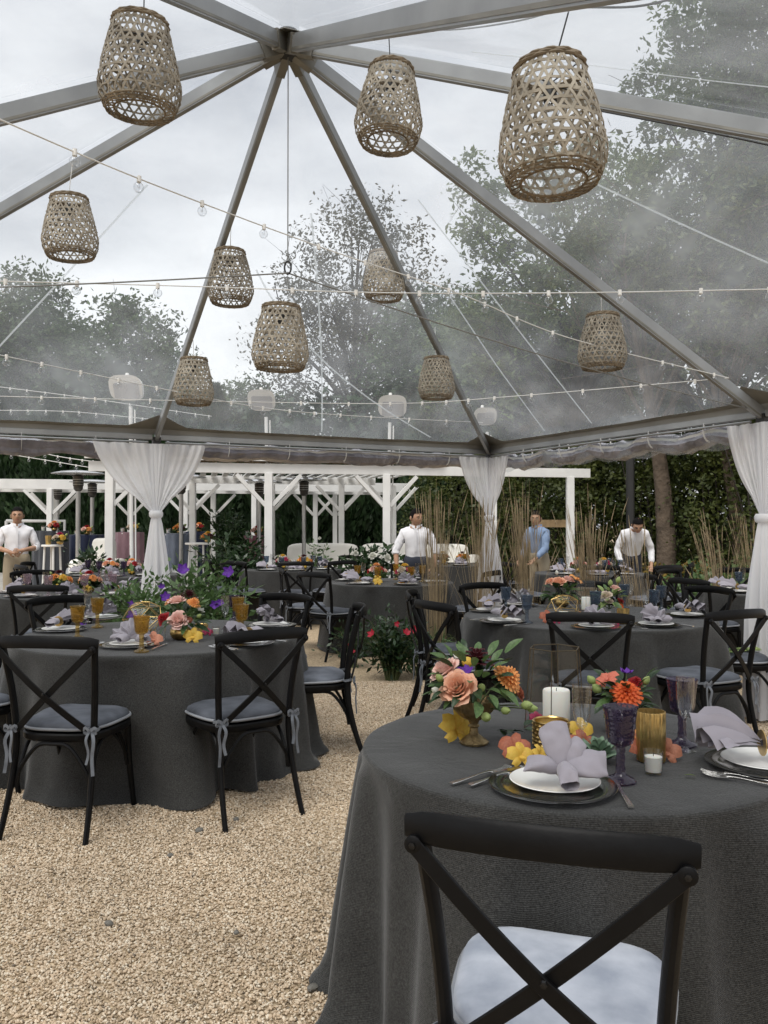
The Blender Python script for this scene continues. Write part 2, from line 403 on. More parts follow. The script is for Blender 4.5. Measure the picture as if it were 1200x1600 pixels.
# ================================================================ the ground
def ground_mat():
    m = bpy.data.materials.new('pea_gravel_ground'); n, l = nodes(m); b = n['Principled BSDF']; b.inputs['Roughness'].default_value = .9
    tc = n.new('ShaderNodeTexCoord')
    vo = n.new('ShaderNodeTexVoronoi'); vo.inputs['Scale'].default_value = 85
    l.new(tc.outputs['Object'], vo.inputs['Vector'])
    rp = n.new('ShaderNodeValToRGB'); e = rp.color_ramp.elements
    e[0].position = .0; e[0].color = (.31, .23, .14, 1); e[1].position = 1; e[1].color = (.65, .51, .34, 1)
    x = e.new(.35); x.color = (.48, .365, .23, 1); x = e.new(.7); x.color = (.57, .44, .285, 1)
    sx = n.new('ShaderNodeSeparateColor'); l.new(vo.outputs['Color'], sx.inputs[0]); l.new(sx.outputs[0], rp.inputs[0])
    no = n.new('ShaderNodeTexNoise'); no.inputs['Scale'].default_value = .9; no.inputs['Detail'].default_value = 6; l.new(tc.outputs['Object'], no.inputs['Vector'])
    mr = n.new('ShaderNodeMapRange'); mr.inputs['From Min'].default_value = .3; mr.inputs['From Max'].default_value = .7; mr.inputs['To Min'].default_value = .72; mr.inputs['To Max'].default_value = 1.05
    l.new(no.outputs['Fac'], mr.inputs['Value'])
    mx = n.new('ShaderNodeMix'); mx.data_type = 'RGBA'; mx.blend_type = 'MULTIPLY'; mx.inputs[0].default_value = 1
    l.new(rp.outputs[0], mx.inputs[6]); l.new(mr.outputs[0], mx.inputs[7]); l.new(mx.outputs[2], b.inputs['Base Color'])
    bp = n.new('ShaderNodeBump'); bp.inputs['Strength'].default_value = .9; bp.inputs['Distance'].default_value = .012; bp.invert = True
    l.new(vo.outputs['Distance'], bp.inputs['Height']); l.new(bp.outputs[0], b.inputs['Normal'])
    return m
g = MB(); S = 260
g.add([(-S, -S, 0), (S, -S, 0), (S, S, 0), (-S, S, 0)], [(0, 1, 2, 3)])
tag(g.build('ground', ground_mat(), smooth=False), kind='structure')

def pebble_mat():
    m = bpy.data.materials.new('pea_gravel_pebble'); n, l = nodes(m); b = n['Principled BSDF']; b.inputs['Roughness'].default_value = .75
    oi = n.new('ShaderNodeObjectInfo'); rp = n.new('ShaderNodeValToRGB'); e = rp.color_ramp.elements
    e[0].position = 0; e[0].color = (.16, .13, .10, 1); e[1].position = 1; e[1].color = (.78, .69, .55, 1)
    for p, c in ((.06, (.37, .28, .18, 1)), (.3, (.55, .42, .285, 1)), (.55, (.62, .485, .34, 1)), (.8, (.69, .57, .425, 1))):
        x = e.new(p); x.color = c
    l.new(oi.outputs['Random'], rp.inputs[0])
    tc = n.new('ShaderNodeTexCoord'); no = n.new('ShaderNodeTexNoise'); no.inputs['Scale'].default_value = 1.6; no.inputs['Detail'].default_value = 4
    ge = n.new('ShaderNodeNewGeometry'); l.new(ge.outputs['Position'], no.inputs['Vector'])
    mr = n.new('ShaderNodeMapRange'); mr.inputs['From Min'].default_value = .3; mr.inputs['From Max'].default_value = .7; mr.inputs['To Min'].default_value = .78; mr.inputs['To Max'].default_value = 1.06
    l.new(no.outputs['Fac'], mr.inputs['Value'])
    mx = n.new('ShaderNodeMix'); mx.data_type = 'RGBA'; mx.blend_type = 'MULTIPLY'; mx.inputs[0].default_value = 1
    l.new(rp.outputs[0], mx.inputs[6]); l.new(mr.outputs[0], mx.inputs[7]); l.new(mx.outputs[2], b.inputs['Base Color'])
    return m
def gravel():
    P = MB()
    def quad(x0, x1, y0, y1): P.add([(x0, y0, .002), (x1, y0, .002), (x1, y1, .002), (x0, y1, .002)], [(0, 1, 2, 3)])
    quad(-2.6, .5, 1.8, 5.2); quad(-.6, .9, 5.2, 7.6); quad(1.2, 3.4, 4.6, 6.8)
    pm = pebble_mat()
    o = P.build('gravel', pm, smooth=False)
    tag(o, 'tan pea gravel covering the floor under the tent', 'gravel', kind='stuff')
    ng = bpy.data.node_groups.new('pebbles', 'GeometryNodeTree')
    ng.interface.new_socket('Geometry', in_out='INPUT', socket_type='NodeSocketGeometry')
    ng.interface.new_socket('Geometry', in_out='OUTPUT', socket_type='NodeSocketGeometry')
    n, l = ng.nodes, ng.links
    gi, go = n.new('NodeGroupInput'), n.new('NodeGroupOutput')
    dp = n.new('GeometryNodeDistributePointsOnFaces'); dp.inputs['Density'].default_value = 15000
    ico = n.new('GeometryNodeMeshIcoSphere'); ico.inputs['Radius'].default_value = .0047; ico.inputs['Subdivisions'].default_value = 2
    sm = n.new('GeometryNodeSetMaterial'); sm.inputs['Material'].default_value = pm
    ss = n.new('GeometryNodeSetShadeSmooth')
    ip = n.new('GeometryNodeInstanceOnPoints')
    rv = n.new('FunctionNodeRandomValue'); rv.data_type = 'FLOAT_VECTOR'; rv.inputs[0].default_value = (.5, .45, .4); rv.inputs[1].default_value = (1.65, 1.2, .95)
    rr = n.new('FunctionNodeRandomValue'); rr.data_type = 'FLOAT_VECTOR'; rr.inputs[0].default_value = (-.5, -.5, 0); rr.inputs[1].default_value = (.5, .5, 6.28)
    tp = n.new('GeometryNodeTranslateInstances')
    rz = n.new('FunctionNodeRandomValue'); rz.data_type = 'FLOAT_VECTOR'; rz.inputs[0].default_value = (0, 0, .0); rz.inputs[1].default_value = (0, 0, .0055)
    l.new(gi.outputs[0], dp.inputs['Mesh']); l.new(ico.outputs['Mesh'], ss.inputs[0]); l.new(ss.outputs[0], sm.inputs[0])
    l.new(dp.outputs['Points'], ip.inputs['Points']); l.new(sm.outputs[0], ip.inputs['Instance'])
    l.new(rv.outputs[0], ip.inputs['Scale']); l.new(rr.outputs[0], ip.inputs['Rotation'])
    l.new(ip.outputs[0], tp.inputs[0]); l.new(rz.outputs[0], tp.inputs['Translation']); l.new(tp.outputs[0], go.inputs[0])
    md = o.modifiers.new('pebbles', 'NODES'); md.node_group = ng
gravel()
# a few larger dark stones and fallen scraps on the gravel
M['grey_stone'] = pmat('grey_stone', (.17, .16, .14), .8, var=.3, vs=60)
def stone_mesh():
    b = MB(); rnd = random.Random(3)
    b.grid(lambda u, v: Vector((math.cos(u * 6.283) * math.sin(v * 3.1416), .75 * math.sin(u * 6.283) * math.sin(v * 3.1416), .55 * math.cos(v * 3.1416))) * (1 + .25 * mnoise.noise(Vector((math.cos(u * 6.283) * 1.7, math.sin(u * 6.283) * 1.7, v * 4)))), 9, 6, cu=True)
    return b.mesh('stone', M['grey_stone'])
sme = stone_mesh()
for i, (px, py, s, lb) in enumerate([(313, 1298, .020, 'dark flat stone on the gravel between the two front chair legs'), (370, 1281, .017, 'dark round stone on the gravel below the tablecloth edge'),
        (173, 1443, .018, 'flat grey-green stone lying in the open gravel'), (490, 1543, .02, 'pale grey stone lying beside the hem of the nearest tablecloth'),
        (371, 1457, .012, 'small brown stone on the gravel in the open foreground'), (268, 1337, .014, 'brown stone in the gravel behind the open foreground')]):
    p = G(px, py); tag(put('stone', sme, None, (p.x, p.y, .012), (0, 0, i * 1.3), s), lb, 'stone')

# ================================================================ raised patio behind the tent
PZ = .20
M['patio'] = pmat('patio_concrete', (.42, .40, .36), .9, var=.2, vs=2, bump=.2, bs=80)
b = MB(); b.box((-4.5, 20.6, PZ / 2 - .05), (22, 13.6, PZ + .1)); tag(b.build('patio_pavement', M['patio'], smooth=False), kind='structure')

# ================================================================ tent
TC = Vector((-.523, 4.536, 0)); TR = .455; TA, TB, EV, HZ = 3.64, 3.686, 2.27, 4.08
TU = Vector((-math.sin(TR), math.cos(TR), 0)); TV = Vector((math.cos(TR), math.sin(TR), 0))
def tp(s, t, z=EV): return TC + TU * (s * TA) + TV * (t * TB) + Vector((0, 0, z))
HUB = TC + Vector((0, 0, HZ))
ENDS = [(1, 0), (1, 1), (0, 1), (-1, 1), (-1, -.10), (-1, -1), (0, -1), (1, -1)]
def roofz(x, y):
    d = Vector((x, y, 0)) - TC
    k = max(abs(d.dot(TU)) / TA, abs(d.dot(TV)) / TB)
    return HZ + (EV - HZ) * k
tent = thing('frame_tent', 'clear-roofed square frame tent with aluminium rafters meeting at a peak', 'tent', tuple(TC))
def tl(p): return Vector(p) - TC
def rafter(e):
    b = MB(); p0, p1 = tl(HUB), tl(tp(*e))
    d = (p1 - p0).normalized(); q0 = p0 + d * .10 + Vector((0, 0, -.03)); q1 = p1 + Vector((0, 0, -.03))
    ref = Vector((0, 0, 1))
    # box extrusion with two keder grooves on top
    sec = [(-.015, -.050), (.015, -.050), (.018, .028), (.012, .028), (.012, .016), (.007, .016), (.007, .04), (-.007, .04), (-.007, .016), (-.012, .016), (-.012, .028), (-.018, .028)]
    b.sweep([q0, q1], sec, ref=ref)
    o = b.build('rafter', M['alu'], tent, ang=25)
    # dark groove lip
    g = MB(); up = d.cross(Vector((0, 0, 1))).normalized().cross(d) 
    sd = d.cross(Vector((0, 0, 1))).normalized()
    for s_ in (-1, 1):
        g.rect([q0 + sd * (.0162 * s_) + up * (-.036), q1 + sd * (.0162 * s_) + up * (-.036)], .003, .014)
    g.build('groove', M['alu_d'], o)
    nb = MB()
    for k in range(1, 6):
        c = q0.lerp(q1, k / 6)
        for s_ in (-1, 1): nb.lathe([(0, 0), (.006, 0), (.006, .006), (0, .006)], 6, tuple(c + sd * (.03 * s_) + Vector((0, 0, -.047))))
    return o
for e in ENDS: rafter(e)
# hub: fabricated steel crown with sockets
b = MB(); h0 = tl(HUB)
b.lathe([(0, -.11), (.05, -.11), (.055, .03), (0, .03)], 16, tuple(h0))
b.build('hub', M['steel_dark'], tent)
for e in ENDS:
    b = MB(); d = (tl(tp(*e)) - h0).normalized()
    b.rect([h0 + d * .03 + Vector((0, 0, -.04)), h0 + d * .17 + Vector((0, 0, -.04))], .050, .10, ch=.1)
    b.build('hub_socket', M['alu_d'], tent)
b = MB()
b.lathe([(0.001, 0), (.17, -.06), (.17, -.057), (.001, .004)], 8, tuple(h0 + Vector((0, 0, .012))))
b.build('crown_plate', M['vinyl_band'], tent)
# eave beams, lower pipe rails, legs
CORN = [(1, 1), (-1, 1), (-1, -1), (1, -1)]
MIDS = [(1, 0), (0, 1), (-1, -.10), (0, -1)]
ring = [(1, -1), (1, 0), (1, 1), (0, 1), (-1, 1), (-1, -.10), (-1, -1), (0, -1)]
for i, e in enumerate(ring):
    e2 = ring[(i + 1) % 8]; p0, p1 = tl(tp(*e)), tl(tp(*e2)); d = (p1 - p0).normalized()
    b = MB(); b.rect([p0 + d * .04 + Vector((0, 0, -.035)), p1 - d * .04 + Vector((0, 0, -.035))], .05, .05, ch=.15); b.build('eave_beam', M['alu'], tent)
    b = MB(); n_ = Vector((-d.y, d.x, 0)) * -.035
    b.tube([p0 + d * .08 + n_ + Vector((0, 0, -.085)), p1 - d * .08 + n_ + Vector((0, 0, -.085))], .011, 8); b.build('pipe_rail', M['alu'], tent)
for e in CORN + MIDS:
    if e in ((-1, 0), (-1, -1), (-1, 1), (0, -1)) : pass
    p = tl(tp(*e))
    b = MB(); b.tube([(p.x, p.y, 0.012), (p.x, p.y, EV - .04)], .034, 12); lg = b.build('leg', M['alu'], tent)
    b = MB(); b.box((p.x, p.y, .006), (.2, .2, .012)); b.build('foot_plate', M['steel_dark'], lg)
    b = MB(); b.box((p.x, p.y, EV - .085), (.07, .07, .10), Matrix.Rotation(TR, 3, 'Z')); b.build('corner_bracket', M['steel_dark'], lg)
# roof skins: slightly bellied clear vinyl between rafters, with a grey band along the eave and welded seams
def skin(e, e2, seams):
    p0, p1, hb = tl(tp(*e)), tl(tp(*e2)), h0 + Vector((0, 0, .045))
    off = Vector((0, 0, .045))
    nrm = (p0 - hb).cross(p1 - hb).normalized(); nrm = nrm if nrm.z > 0 else -nrm
    def P(u, v):      # v: 0 hub .. 1 eave, u across
        q = hb + ((p0 + off).lerp(p1 + off, u) - hb) * v
        sag = math.sin(math.pi * u) * v * (1 - v * .75) * .05
        wr = .006 * mnoise.noise(Vector((u * 9, v * 5, e[0] + 3 * e2[1])))
        return q - nrm * (sag - wr)
    b = MB(); b.grid(lambda u, v: P(u, .02 + v * .98), 13, 17); pn = b.build('roof_panel', M['film'], tent)
    b = MB()
    def Bd(u, v):
        g = max(0, 1 - min(u, 1 - u) / .07)          # triangular gussets at the legs
        return P(u, 1 - (.012 + .05 * g) * (1 - v) if v < .75 else 1.0) + Vector((0, 0, -.004 if v < .9 else -.055))
    b.grid(Bd, 41, 5); b.build('eave_band', M['vinyl_band'], tent)
    for (u0, v0, u1, v1) in seams:
        b = MB(); pts = [P(u0 + (u1 - u0) * k / 10, v0 + (v1 - v0) * k / 10) - nrm * .004 for k in range(11)]
        b.rect(pts, .014, .002, ref=nrm); b.build('welded_seam', M['seam'], tent)
def seam_mat():
    m = pmat('welded_seam', (.72, .76, .78), .5, var=.05); n, l = m.node_tree.nodes, m.node_tree.links
    t = n.new('ShaderNodeBsdfTransparent'); tr = n.new('ShaderNodeBsdfTranslucent'); tr.inputs['Color'].default_value = (.8, .84, .86, 1)
    a = n.new('ShaderNodeMixShader'); a.inputs[0].default_value = .6; c = n.new('ShaderNodeMixShader'); c.inputs[0].default_value = .55
    l.new(n['Principled BSDF'].outputs[0], a.inputs[1]); l.new(tr.outputs[0], a.inputs[2]); l.new(a.outputs[0], c.inputs[1]); l.new(t.outputs[0], c.inputs[2]); l.new(c.outputs[0], n['Material Output'].inputs['Surface'])
    return m
M['seam'] = seam_mat()
SEAMS = {0: [(.5, .30, .5, .97)], 1: [(.5, .3, .45, .97), (.2, .45, .8, .97)], 2: [(.5, .3, .5, .97), (.25, .5, .3, .97)], 3: [(.4, .35, .45, .97)], 4: [(.5, .3, .5, .97)]}
for i, e in enumerate(ring): skin(e, ring[(i + 1) % 8], SEAMS.get(i, []))
# rolled-up clear sidewalls tied beneath the eave, hanging straps
def rolled(i, amp, seed, lab):
    e, e2 = ring[i], ring[(i + 1) % 8]
    p0, p1 = tp(*e), tp(*e2); d = (p1 - p0).normalized(); n_ = Vector((-d.y, d.x, 0))
    rt = thing('rolled_sidewall', lab, 'tent wall', tuple(p0), group='rolled-up clear tent walls')
    pts, rr, N = [], [], 44
    for k in range(N + 1):
        t = .03 + .94 * k / N
        s_ = abs(math.sin(t * math.pi * 5 + seed))
        q = p0.lerp(p1, t) + n_ * .07 + Vector((0, 0, -.140 - amp * s_ + .012 * mnoise.noise(Vector((k * .7, seed, 0)))))
        pts.append(q - p0); rr.append(.052 + .018 * mnoise.noise(Vector((k * .9, seed, 5))) + .012 * s_)
    b = MB(); sec = []
    for a in range(14):
        t = 2 * math.pi * a / 14; q = 1 + .22 * math.sin(3 * t + seed) + .12 * math.sin(5 * t)
        sec.append((math.cos(t) * q * .9, math.sin(t) * q * 1.15))
    b.sweep(pts, sec, scale=rr); b.build('vinyl_roll', M['vinyl_roll'], rt)
    b = MB()
    hem = [q + Vector((0, 0, .036)) - n_ * .040 for q in pts]
    b.rect(hem, .004, .035, ch=.2); b.build('white_hem', M['white_plastic'], rt)
    for k in range(1, 6):
        c = p0.lerp(p1, k / 6 + .02) - p0 + Vector((0, 0, -.105)) + n_ * .03
        lp = [c + n_ * (.062 * math.sin(a)) * 1.0 + Vector((0, 0, .085 * math.cos(a))) for a in [2 * math.pi * j / 14 for j in range(14)]]
        b = MB(); b.rect(lp, .016, .003, closed=True, ref=d); b.build('strap', M['white_cable'], rt)
rolled(0, .015, .3, 'grey rolled-up clear tent wall tied under the eave left of the knotted curtain')
rolled(1, .010, 1.7, 'grey rolled-up clear tent wall tied under the eave between the two knotted curtains')
rolled(2, .045, 2.2, 'loose white-hemmed clear tent wall sagging under the eave on the wooded side')
M['film2'] = M['film']
# valance flap on the wooded side
b = MB(); e, e2 = ring[2], ring[3]; p0, p1 = tl(tp(*e)), tl(tp(*e2))
b.grid(lambda u, v: p0.lerp(p1, .03 + .94 * u) + Vector((0, 0, -.10 - v * (.14 + .035 * abs(math.sin(u * 26))))) - TV * (-.03 - .02 * math.sin(u * 40)), 90, 4)
b.build('valance_flap', M['film'], tent)

# steel tie cables meeting at a ring hung from the peak
rg = W(441, 425, 4.536); rg.x = TC.x
tie = thing('tie_cable', 'thin steel cables meeting at a ring hung from the tent peak', 'cable', tuple(rg))
b = MB(); b.tube([HUB - rg + Vector((0, 0, -.1)), Vector((0, 0, .06))], .0035, 6); b.build('drop_cable', M['steel_cable'], tie)
b = MB(); b.tube([Vector((.018 * math.sin(a), 0, .03 + .035 * math.cos(a))) for a in [2 * math.pi * k / 14 for k in range(14)]], .005, 6, closed=True, ref=(0, 1, 0)); b.build('ring', M['steel_dark'], tie)
for e in ((0, 1), (0, -1)):
    p = tp(*e) - rg + Vector((0, 0, -.02))
    b = MB(); b.tube([Vector((0, 0, 0)) + p * t + Vector((0, 0, -.05 * math.sin(math.pi * t))) for t in [k / 12 for k in range(13)]], .004, 6); b.build('side_cable', M['steel_cable'], tie)

# ================================================================ curtains knotted to the legs
def sheer_mat():
    m = pmat('sheer_fabric', (.88, .88, .89), .9, var=.05, vs=3); n, l = m.node_tree.nodes, m.node_tree.links
    b = n['Principled BSDF']; out = n['Material Output']; tr = n.new('ShaderNodeBsdfTranslucent'); tr.inputs['Color'].default_value = (.85, .85, .88, 1)
    mx = n.new('ShaderNodeMixShader'); mx.inputs[0].default_value = .4; l.new(b.outputs[0], mx.inputs[1]); l.new(tr.outputs[0], mx.inputs[2])
    ts = n.new('ShaderNodeBsdfTransparent'); m3 = n.new('ShaderNodeMixShader'); m3.inputs[0].default_value = .08
    l.new(mx.outputs[0], m3.inputs[1]); l.new(ts.outputs[0], m3.inputs[2]); l.new(m3.outputs[0], out.inputs['Surface'])
    return m
M['sheer'] = sheer_mat()
def curtain(e, lab, wl, wr, ztie, seed):
    p = tp(*e); fc = (Vector((0, 0, 0)) - Vector((p.x, p.y, 0))).normalized(); sd = Vector((-fc.y, fc.x, 0))
    # panels run along the two eaves and gather to the leg
    i = ring.index(e); dl = (tp(*ring[i - 1]) - p).normalized(); dr = (tp(*ring[(i + 1) % 8]) - p).normalized()
    t = thing('curtain', lab, 'curtain', (p.x, p.y, 0), group='knotted white curtains on the tent legs')
    def sheet(dirn, wid, sg, ph):
        top = EV - .10
        def P(u, v):
            z = top + (ztie - top) * v
            k = 1 - (v ** 1.25) * .93
            xw = (wid + .10) * u * k - .10 * k
            fold = math.sin(u * 46 + ph + 2 * v) * .014 + math.sin(u * 21 + ph) * .018
            fold *= (.55 + .45 * (1 - v))
            q = dirn * xw + fc * (.055 + fold * (1 - .5 * v) + .05 * v)
            drop = .06 * u * u * math.sin(math.pi * min(1, v * 1.3)) 
            return Vector((q.x, q.y, z - drop))
        b = MB(); b.grid(P, 64, 26); b.build('upper_panel', M['sheer'], t)
    sheet(dl, wl, -1, seed); sheet(dr, wr, 1, seed + 2)
    # tail below the tie
    def T(u, v):
        a = u * 2 * math.pi; z = ztie - .01 - v * (ztie - .04)
        rr = .035 + .065 * min(1, v * 2.2) ** .7 + .02 * v
        f = 1 + .22 * math.sin(a * 9 + seed) * min(1, v * 3) + .12 * math.sin(a * 4 + 1 + v * 2)
        return Vector((fc.x * .10 + math.cos(a) * rr * f, fc.y * .10 + math.sin(a) * rr * f * .8, z))
    b = MB(); b.grid(T, 90, 18, cu=True); b.build('tail', M['sheer'], t)
    b = MB(); b.lathe([(.05, -.035), (.062, -.02), (.064, .01), (.052, .03)], 20, (fc.x * .10, fc.y * .10, ztie)); b.build('tie_band', M['sheer'], t)
curtain((1, 0), 'white sheer curtain knotted at the tent leg behind the purple-flowered shrub', .56, .46, 1.52, 0)
curtain((1, 1), 'white sheer curtain knotted at the far corner leg behind the dry grasses', .40, .36, 1.50, 1.3)
curtain((0, 1), 'white sheer curtain knotted at the tent leg beside the wooded edge', .33, .40, 1.47, 2.1)

# ================================================================ basket lanterns
def basket_meshes(seed):
    rnd = random.Random(seed)
    Rb, Hh = .165, .37
    def rad(t):   # t 0 bottom .. 1 top
        if t < .26: return Rb * (.80 + .20 * math.sin(t / .26 * math.pi / 2))
        k = (t - .26) / .74
        return Rb * (1 - .37 * k ** 1.30)
    wob = [rnd.uniform(-.004, .004) for _ in range(6)]
    def S(a, t, dr=0):
        r = rad(t) + dr + wob[0] * math.cos(a) + wob[1] * math.sin(2 * a + 1) + wob[2] * math.cos(a + 3 * t)
        return Vector((r * math.cos(a), r * math.sin(a), t * Hh - Hh))
    b = MB(); N = 24
    dphi = 1.40
    for sg in (1, -1):
        for k in range(N):
            a0 = 2 * math.pi * k / N + rnd.uniform(-.03, .03) + (.0 if sg > 0 else math.pi / N)
            w = rnd.uniform(.0068, .0098); j = rnd.uniform(-.06, .06)
            pts = [S(a0 + sg * (dphi + j) * t + .02 * math.sin(9 * t + k), t, .0025 * sg * math.sin(t * 30 + k)) for t in [i / 18 for i in range(19)]]
            n = len(pts); vs, fs = [], []
            for i, p in enumerate(pts):
                tg = (pts[min(i + 1, n - 1)] - pts[max(i - 1, 0)]).normalized(); nr = Vector((p.x, p.y, 0)).normalized(); sd = tg.cross(nr).normalized()
                vs += [p - sd * w / 2 + nr * .0012, p + sd * w / 2 + nr * .0012, p + sd * w / 2 - nr * .0012, p - sd * w / 2 - nr * .0012]
            for i in range(n - 1):
                for q in range(4): fs.append((i * 4 + q, i * 4 + (q + 1) % 4, i * 4 + 4 + (q + 1) % 4, i * 4 + 4 + q))
            b.add(vs, fs)
    for k in range(10):
        t = .07 + .093 * k; w = rnd.uniform(.007, .0105)
        pts = [S(a, t + .004 * math.sin(3 * a + k), .003 * math.sin(a * N + k)) for a in [2 * math.pi * i / 40 for i in range(40)]]
        b.rect(pts, .0025, w, closed=True, ch=.1)
    body = b.mesh('woven_shade', M['rattan'])
    b = MB()
    for q in range(3):
        b.tube([S(a, 1.0 - .018 * q, .002 + .003 * math.sin(a * 14 + q * 2)) for a in [2 * math.pi * i / 44 for i in range(44)]], .0058, 6, closed=True)
    rim = b.mesh('top_rim', M['rattan_rim'])
    b = MB()
    for q in range(3):
        b.tube([S(a, .012 + .026 * q, .002 * math.sin(a * 17 + q * 2)) for a in [2 * math.pi * i / 44 for i in range(44)]], .0042, 5, closed=True)
    # loose inner weave curling in at the mouth
    for k in range(26):
        a = 2 * math.pi * k / 26
        b.tube([S(a, .06), S(a + .12, .012, -.006), S(a + .3, .012, -.03), S(a + .42, .03, -.042)], .0026, 4)
    b.tube([S(a, .022, -.036) for a in [2 * math.pi * i / 40 for i in range(40)]], .004, 5, closed=True)
    low = b.mesh('bottom_rim', M['rattan_rim'])
    return body, rim, low
BM = [basket_meshes(s) for s in (1, 2, 3)]
b = MB(); b.lathe([(0, 0), (.021, 0), (.021, .05), (.012, .062), (0, .062)], 12, (0, 0, -.105)); SOCK = b.mesh('socket', M['steel_dark'])
b = MB(); b.lathe([(0, -.165), (.018, -.160), (.029, -.140), (.026, -.120), (.013, -.102), (0, -.102)], 12); LBULB = b.mesh('lamp_bulb', M['bulb'])
b = MB()
for a in (0, math.pi / 2): b.tube([(-.105 * math.cos(a), -.105 * math.sin(a), -.04), (0, 0, -.05), (.105 * math.cos(a), .105 * math.sin(a), -.04)], .0022, 5)
SPID = b.mesh('wire_spider', M['steel_dark'])
def lantern(px, ytop, wpx, d, tx, ty, lab, cord='black_cable', tilt=(0, 0), k=0):
    """px, ytop: where the top rim shows; d: distance; (tx,ty) where its cord meets the roof frame"""
    s_ = wpx * d / F / .335; p = W(px, ytop + (HY - ytop) * .10 * s_ / d, d)
    t = thing('hanging_lantern', lab, 'lantern', tuple(p), k * 1.1, 'woven bamboo basket lanterns', s_)
    t.rotation_euler = (tilt[0], tilt[1], k * 1.1)
    A, Bq, C = BM[k % 3]
    put('woven_shade', A, t); put('top_rim', Bq, t); put('bottom_rim', C, t); put('socket', SOCK, t); put('lamp_bulb', LBULB, t); put('wire_spider', SPID, t)
    q = W(tx, ty, d) if ty is not None else None
    if q is not None:
        Mi = (Matrix.LocRotScale(p, t.rotation_euler, Vector((s_, s_, s_)))).inverted()
        b = MB(); a0 = Vector((0, 0, -.05)); a1 = Mi @ q
        b.tube([a0, a0.lerp(a1, .5) + Vector((.004, 0, -.004)), a1], .0026 / s_, 5); b.build('cord', M[cord], t)
    return t
lantern(218, 3, 128, 3.30, 222, -40, 'large basket lantern hanging beside the left upper rafter, second largest', k=0, tilt=(.05, .03))
lantern(611, 83, 110, 3.95, 607, 36, 'basket lantern hanging between the peak and the largest lantern', k=1, tilt=(.02, .05))
lantern(860, 72, 170, 2.56, 893, 4, 'largest basket lantern hanging in front of the tall green trees', k=2, tilt=(.0, .04))
lantern(104, 296, 85, 4.95, 110, 252, 'small basket lantern hanging alone at the left edge under a string bulb', 'white_cable', k=3, tilt=(0, .04))
lantern(359, 384, 74, 5.75, 360, 335, 'basket lantern overlapping the rafter above the middle one, with string light crossing', 'white_cable', k=4)
lantern(439, 470, 90, 4.75, 428, 440, 'middle basket lantern hanging below the cable ring on a short cord', k=5, tilt=(0, .03))
lantern(600, 387, 66, 6.45, 603, 352, 'basket lantern in front of the bare tree crown by the steep far rafter', 'white_cable', k=6)
lantern(302, 556, 65, 6.55, 300, 515, 'low basket lantern at the foot of the rafter over the knotted curtain', 'white_cable', k=7)
lantern(682, 555, 58, 7.35, 680, 510, 'smallest basket lantern low against the far corner rafter', 'white_cable', k=8)
lantern(942, 485, 77, 5.60, 941, 432, 'basket lantern hanging from the right-hand rafter above the wooded edge', 'white_cable', k=9)

# ================================================================ string lights
b = MB(); b.lathe([(0, -.064), (.012, -.061), (.0215, -.050), (.0235, -.040), (.020, -.028), (.010, -.019), (.009, -.014)], 14); GLOBE = b.mesh('bulb', M['bulb'])
b = MB(); b.lathe([(0, .012), (.010, .012), (.0105, -.016), (.006, -.020), (0, -.020)], 10); GSOCK = b.mesh('socket', M['white_plastic'])
b = MB(); b.tube([(-.005, 0, -.02), (-.006, 0, -.04), (0, 0, -.044), (.006, 0, -.04), (.005, 0, -.02)], .0009, 4); GFIL = b.mesh('filament', M['steel_cable'])
def lights(pts, n, lab, mat='white_cable', sag=.0, t0=.02, t1=.98, bsc=1.0, cr=.0032):
    P = crm([Vector(p) for p in pts], 14)
    L = len(P) - 1
    for i, p in enumerate(P): p.z -= sag * math.sin(math.pi * i / L)
    o = P[0].copy(); t = thing('string_light', lab, 'string light', tuple(o), group='globe bulb string lights')
    b = MB(); b.tube([p - o for p in P], cr, 5); b.build('cable', M[mat], t)
    for k in range(n):
        f = (t0 + (t1 - t0) * k / max(1, n - 1)) * L; i = min(int(f), L - 1)
        q = P[i].lerp(P[i + 1], f - i) - o
        bo = put('bulb', GLOBE, t, tuple(q), (.06 * math.sin(k * 3.1), .08 * math.sin(k * 1.7), k), bsc)
        put('socket', GSOCK, bo); put('filament', GFIL, bo)
lights([W(-60, 158, 2.7), W(230, 282, 3.4), W(515, 389, 4.3), W(720, 458, 4.9), (*W(890, 527, 5.4)[:2], W(890, 527, 5.4).z), W(1140, 590, 5.95)], 14, 'string of globe bulbs running from the upper left rafter down to the wooded corner', t0=.125, t1=.97, bsc=.88)
lights([W(-30, 437, 4.3), W(300, 446, 4.5), W(600, 456, 4.6), W(900, 456, 4.5), W(1230, 450, 4.35)], 12, 'level string of globe bulbs crossing the whole tent in front of the lanterns', t0=.04, t1=.97)
lights([W(-30, 548, 5.2), W(180, 592, 6.0), W(400, 635, 7.0), W(560, 650, 7.8), W(755, 660, 9.0)], 15, 'string of globe bulbs sloping from the left down to the far corner leg', t0=.06, t1=.97)
lights([W(-30, 618, 6.6), W(300, 626, 6.9), W(620, 630, 7.0), W(800, 619, 6.6), W(1140, 590, 5.95)], 17, 'lower level string of globe bulbs rising to the wooded corner', t0=.03, t1=.95)
# black lamp wire slung along the upper rafter to the big lantern
wr = thing('lamp_wire', 'black electric wire slung along the upper rafter to the largest lantern', 'wire', (0, 0, 0))
b = MB(); b.tube(crm([W(611, 34, 3.9), W(700, 40, 3.6), W(800, 28, 3.1), W(893, 6, 2.6), W(1010, 1, 2.3), W(1150, -40, 2.1)], 8), .0035, 5); b.build('wire', M['black_cable'], wr)
b = MB(); b.tube(crm([W(936, 168, 3.6), W(1060, 192, 3.3), W(1230, 228, 3.0)], 8), .0035, 5); b.build('wire', M['black_cable'], wr)

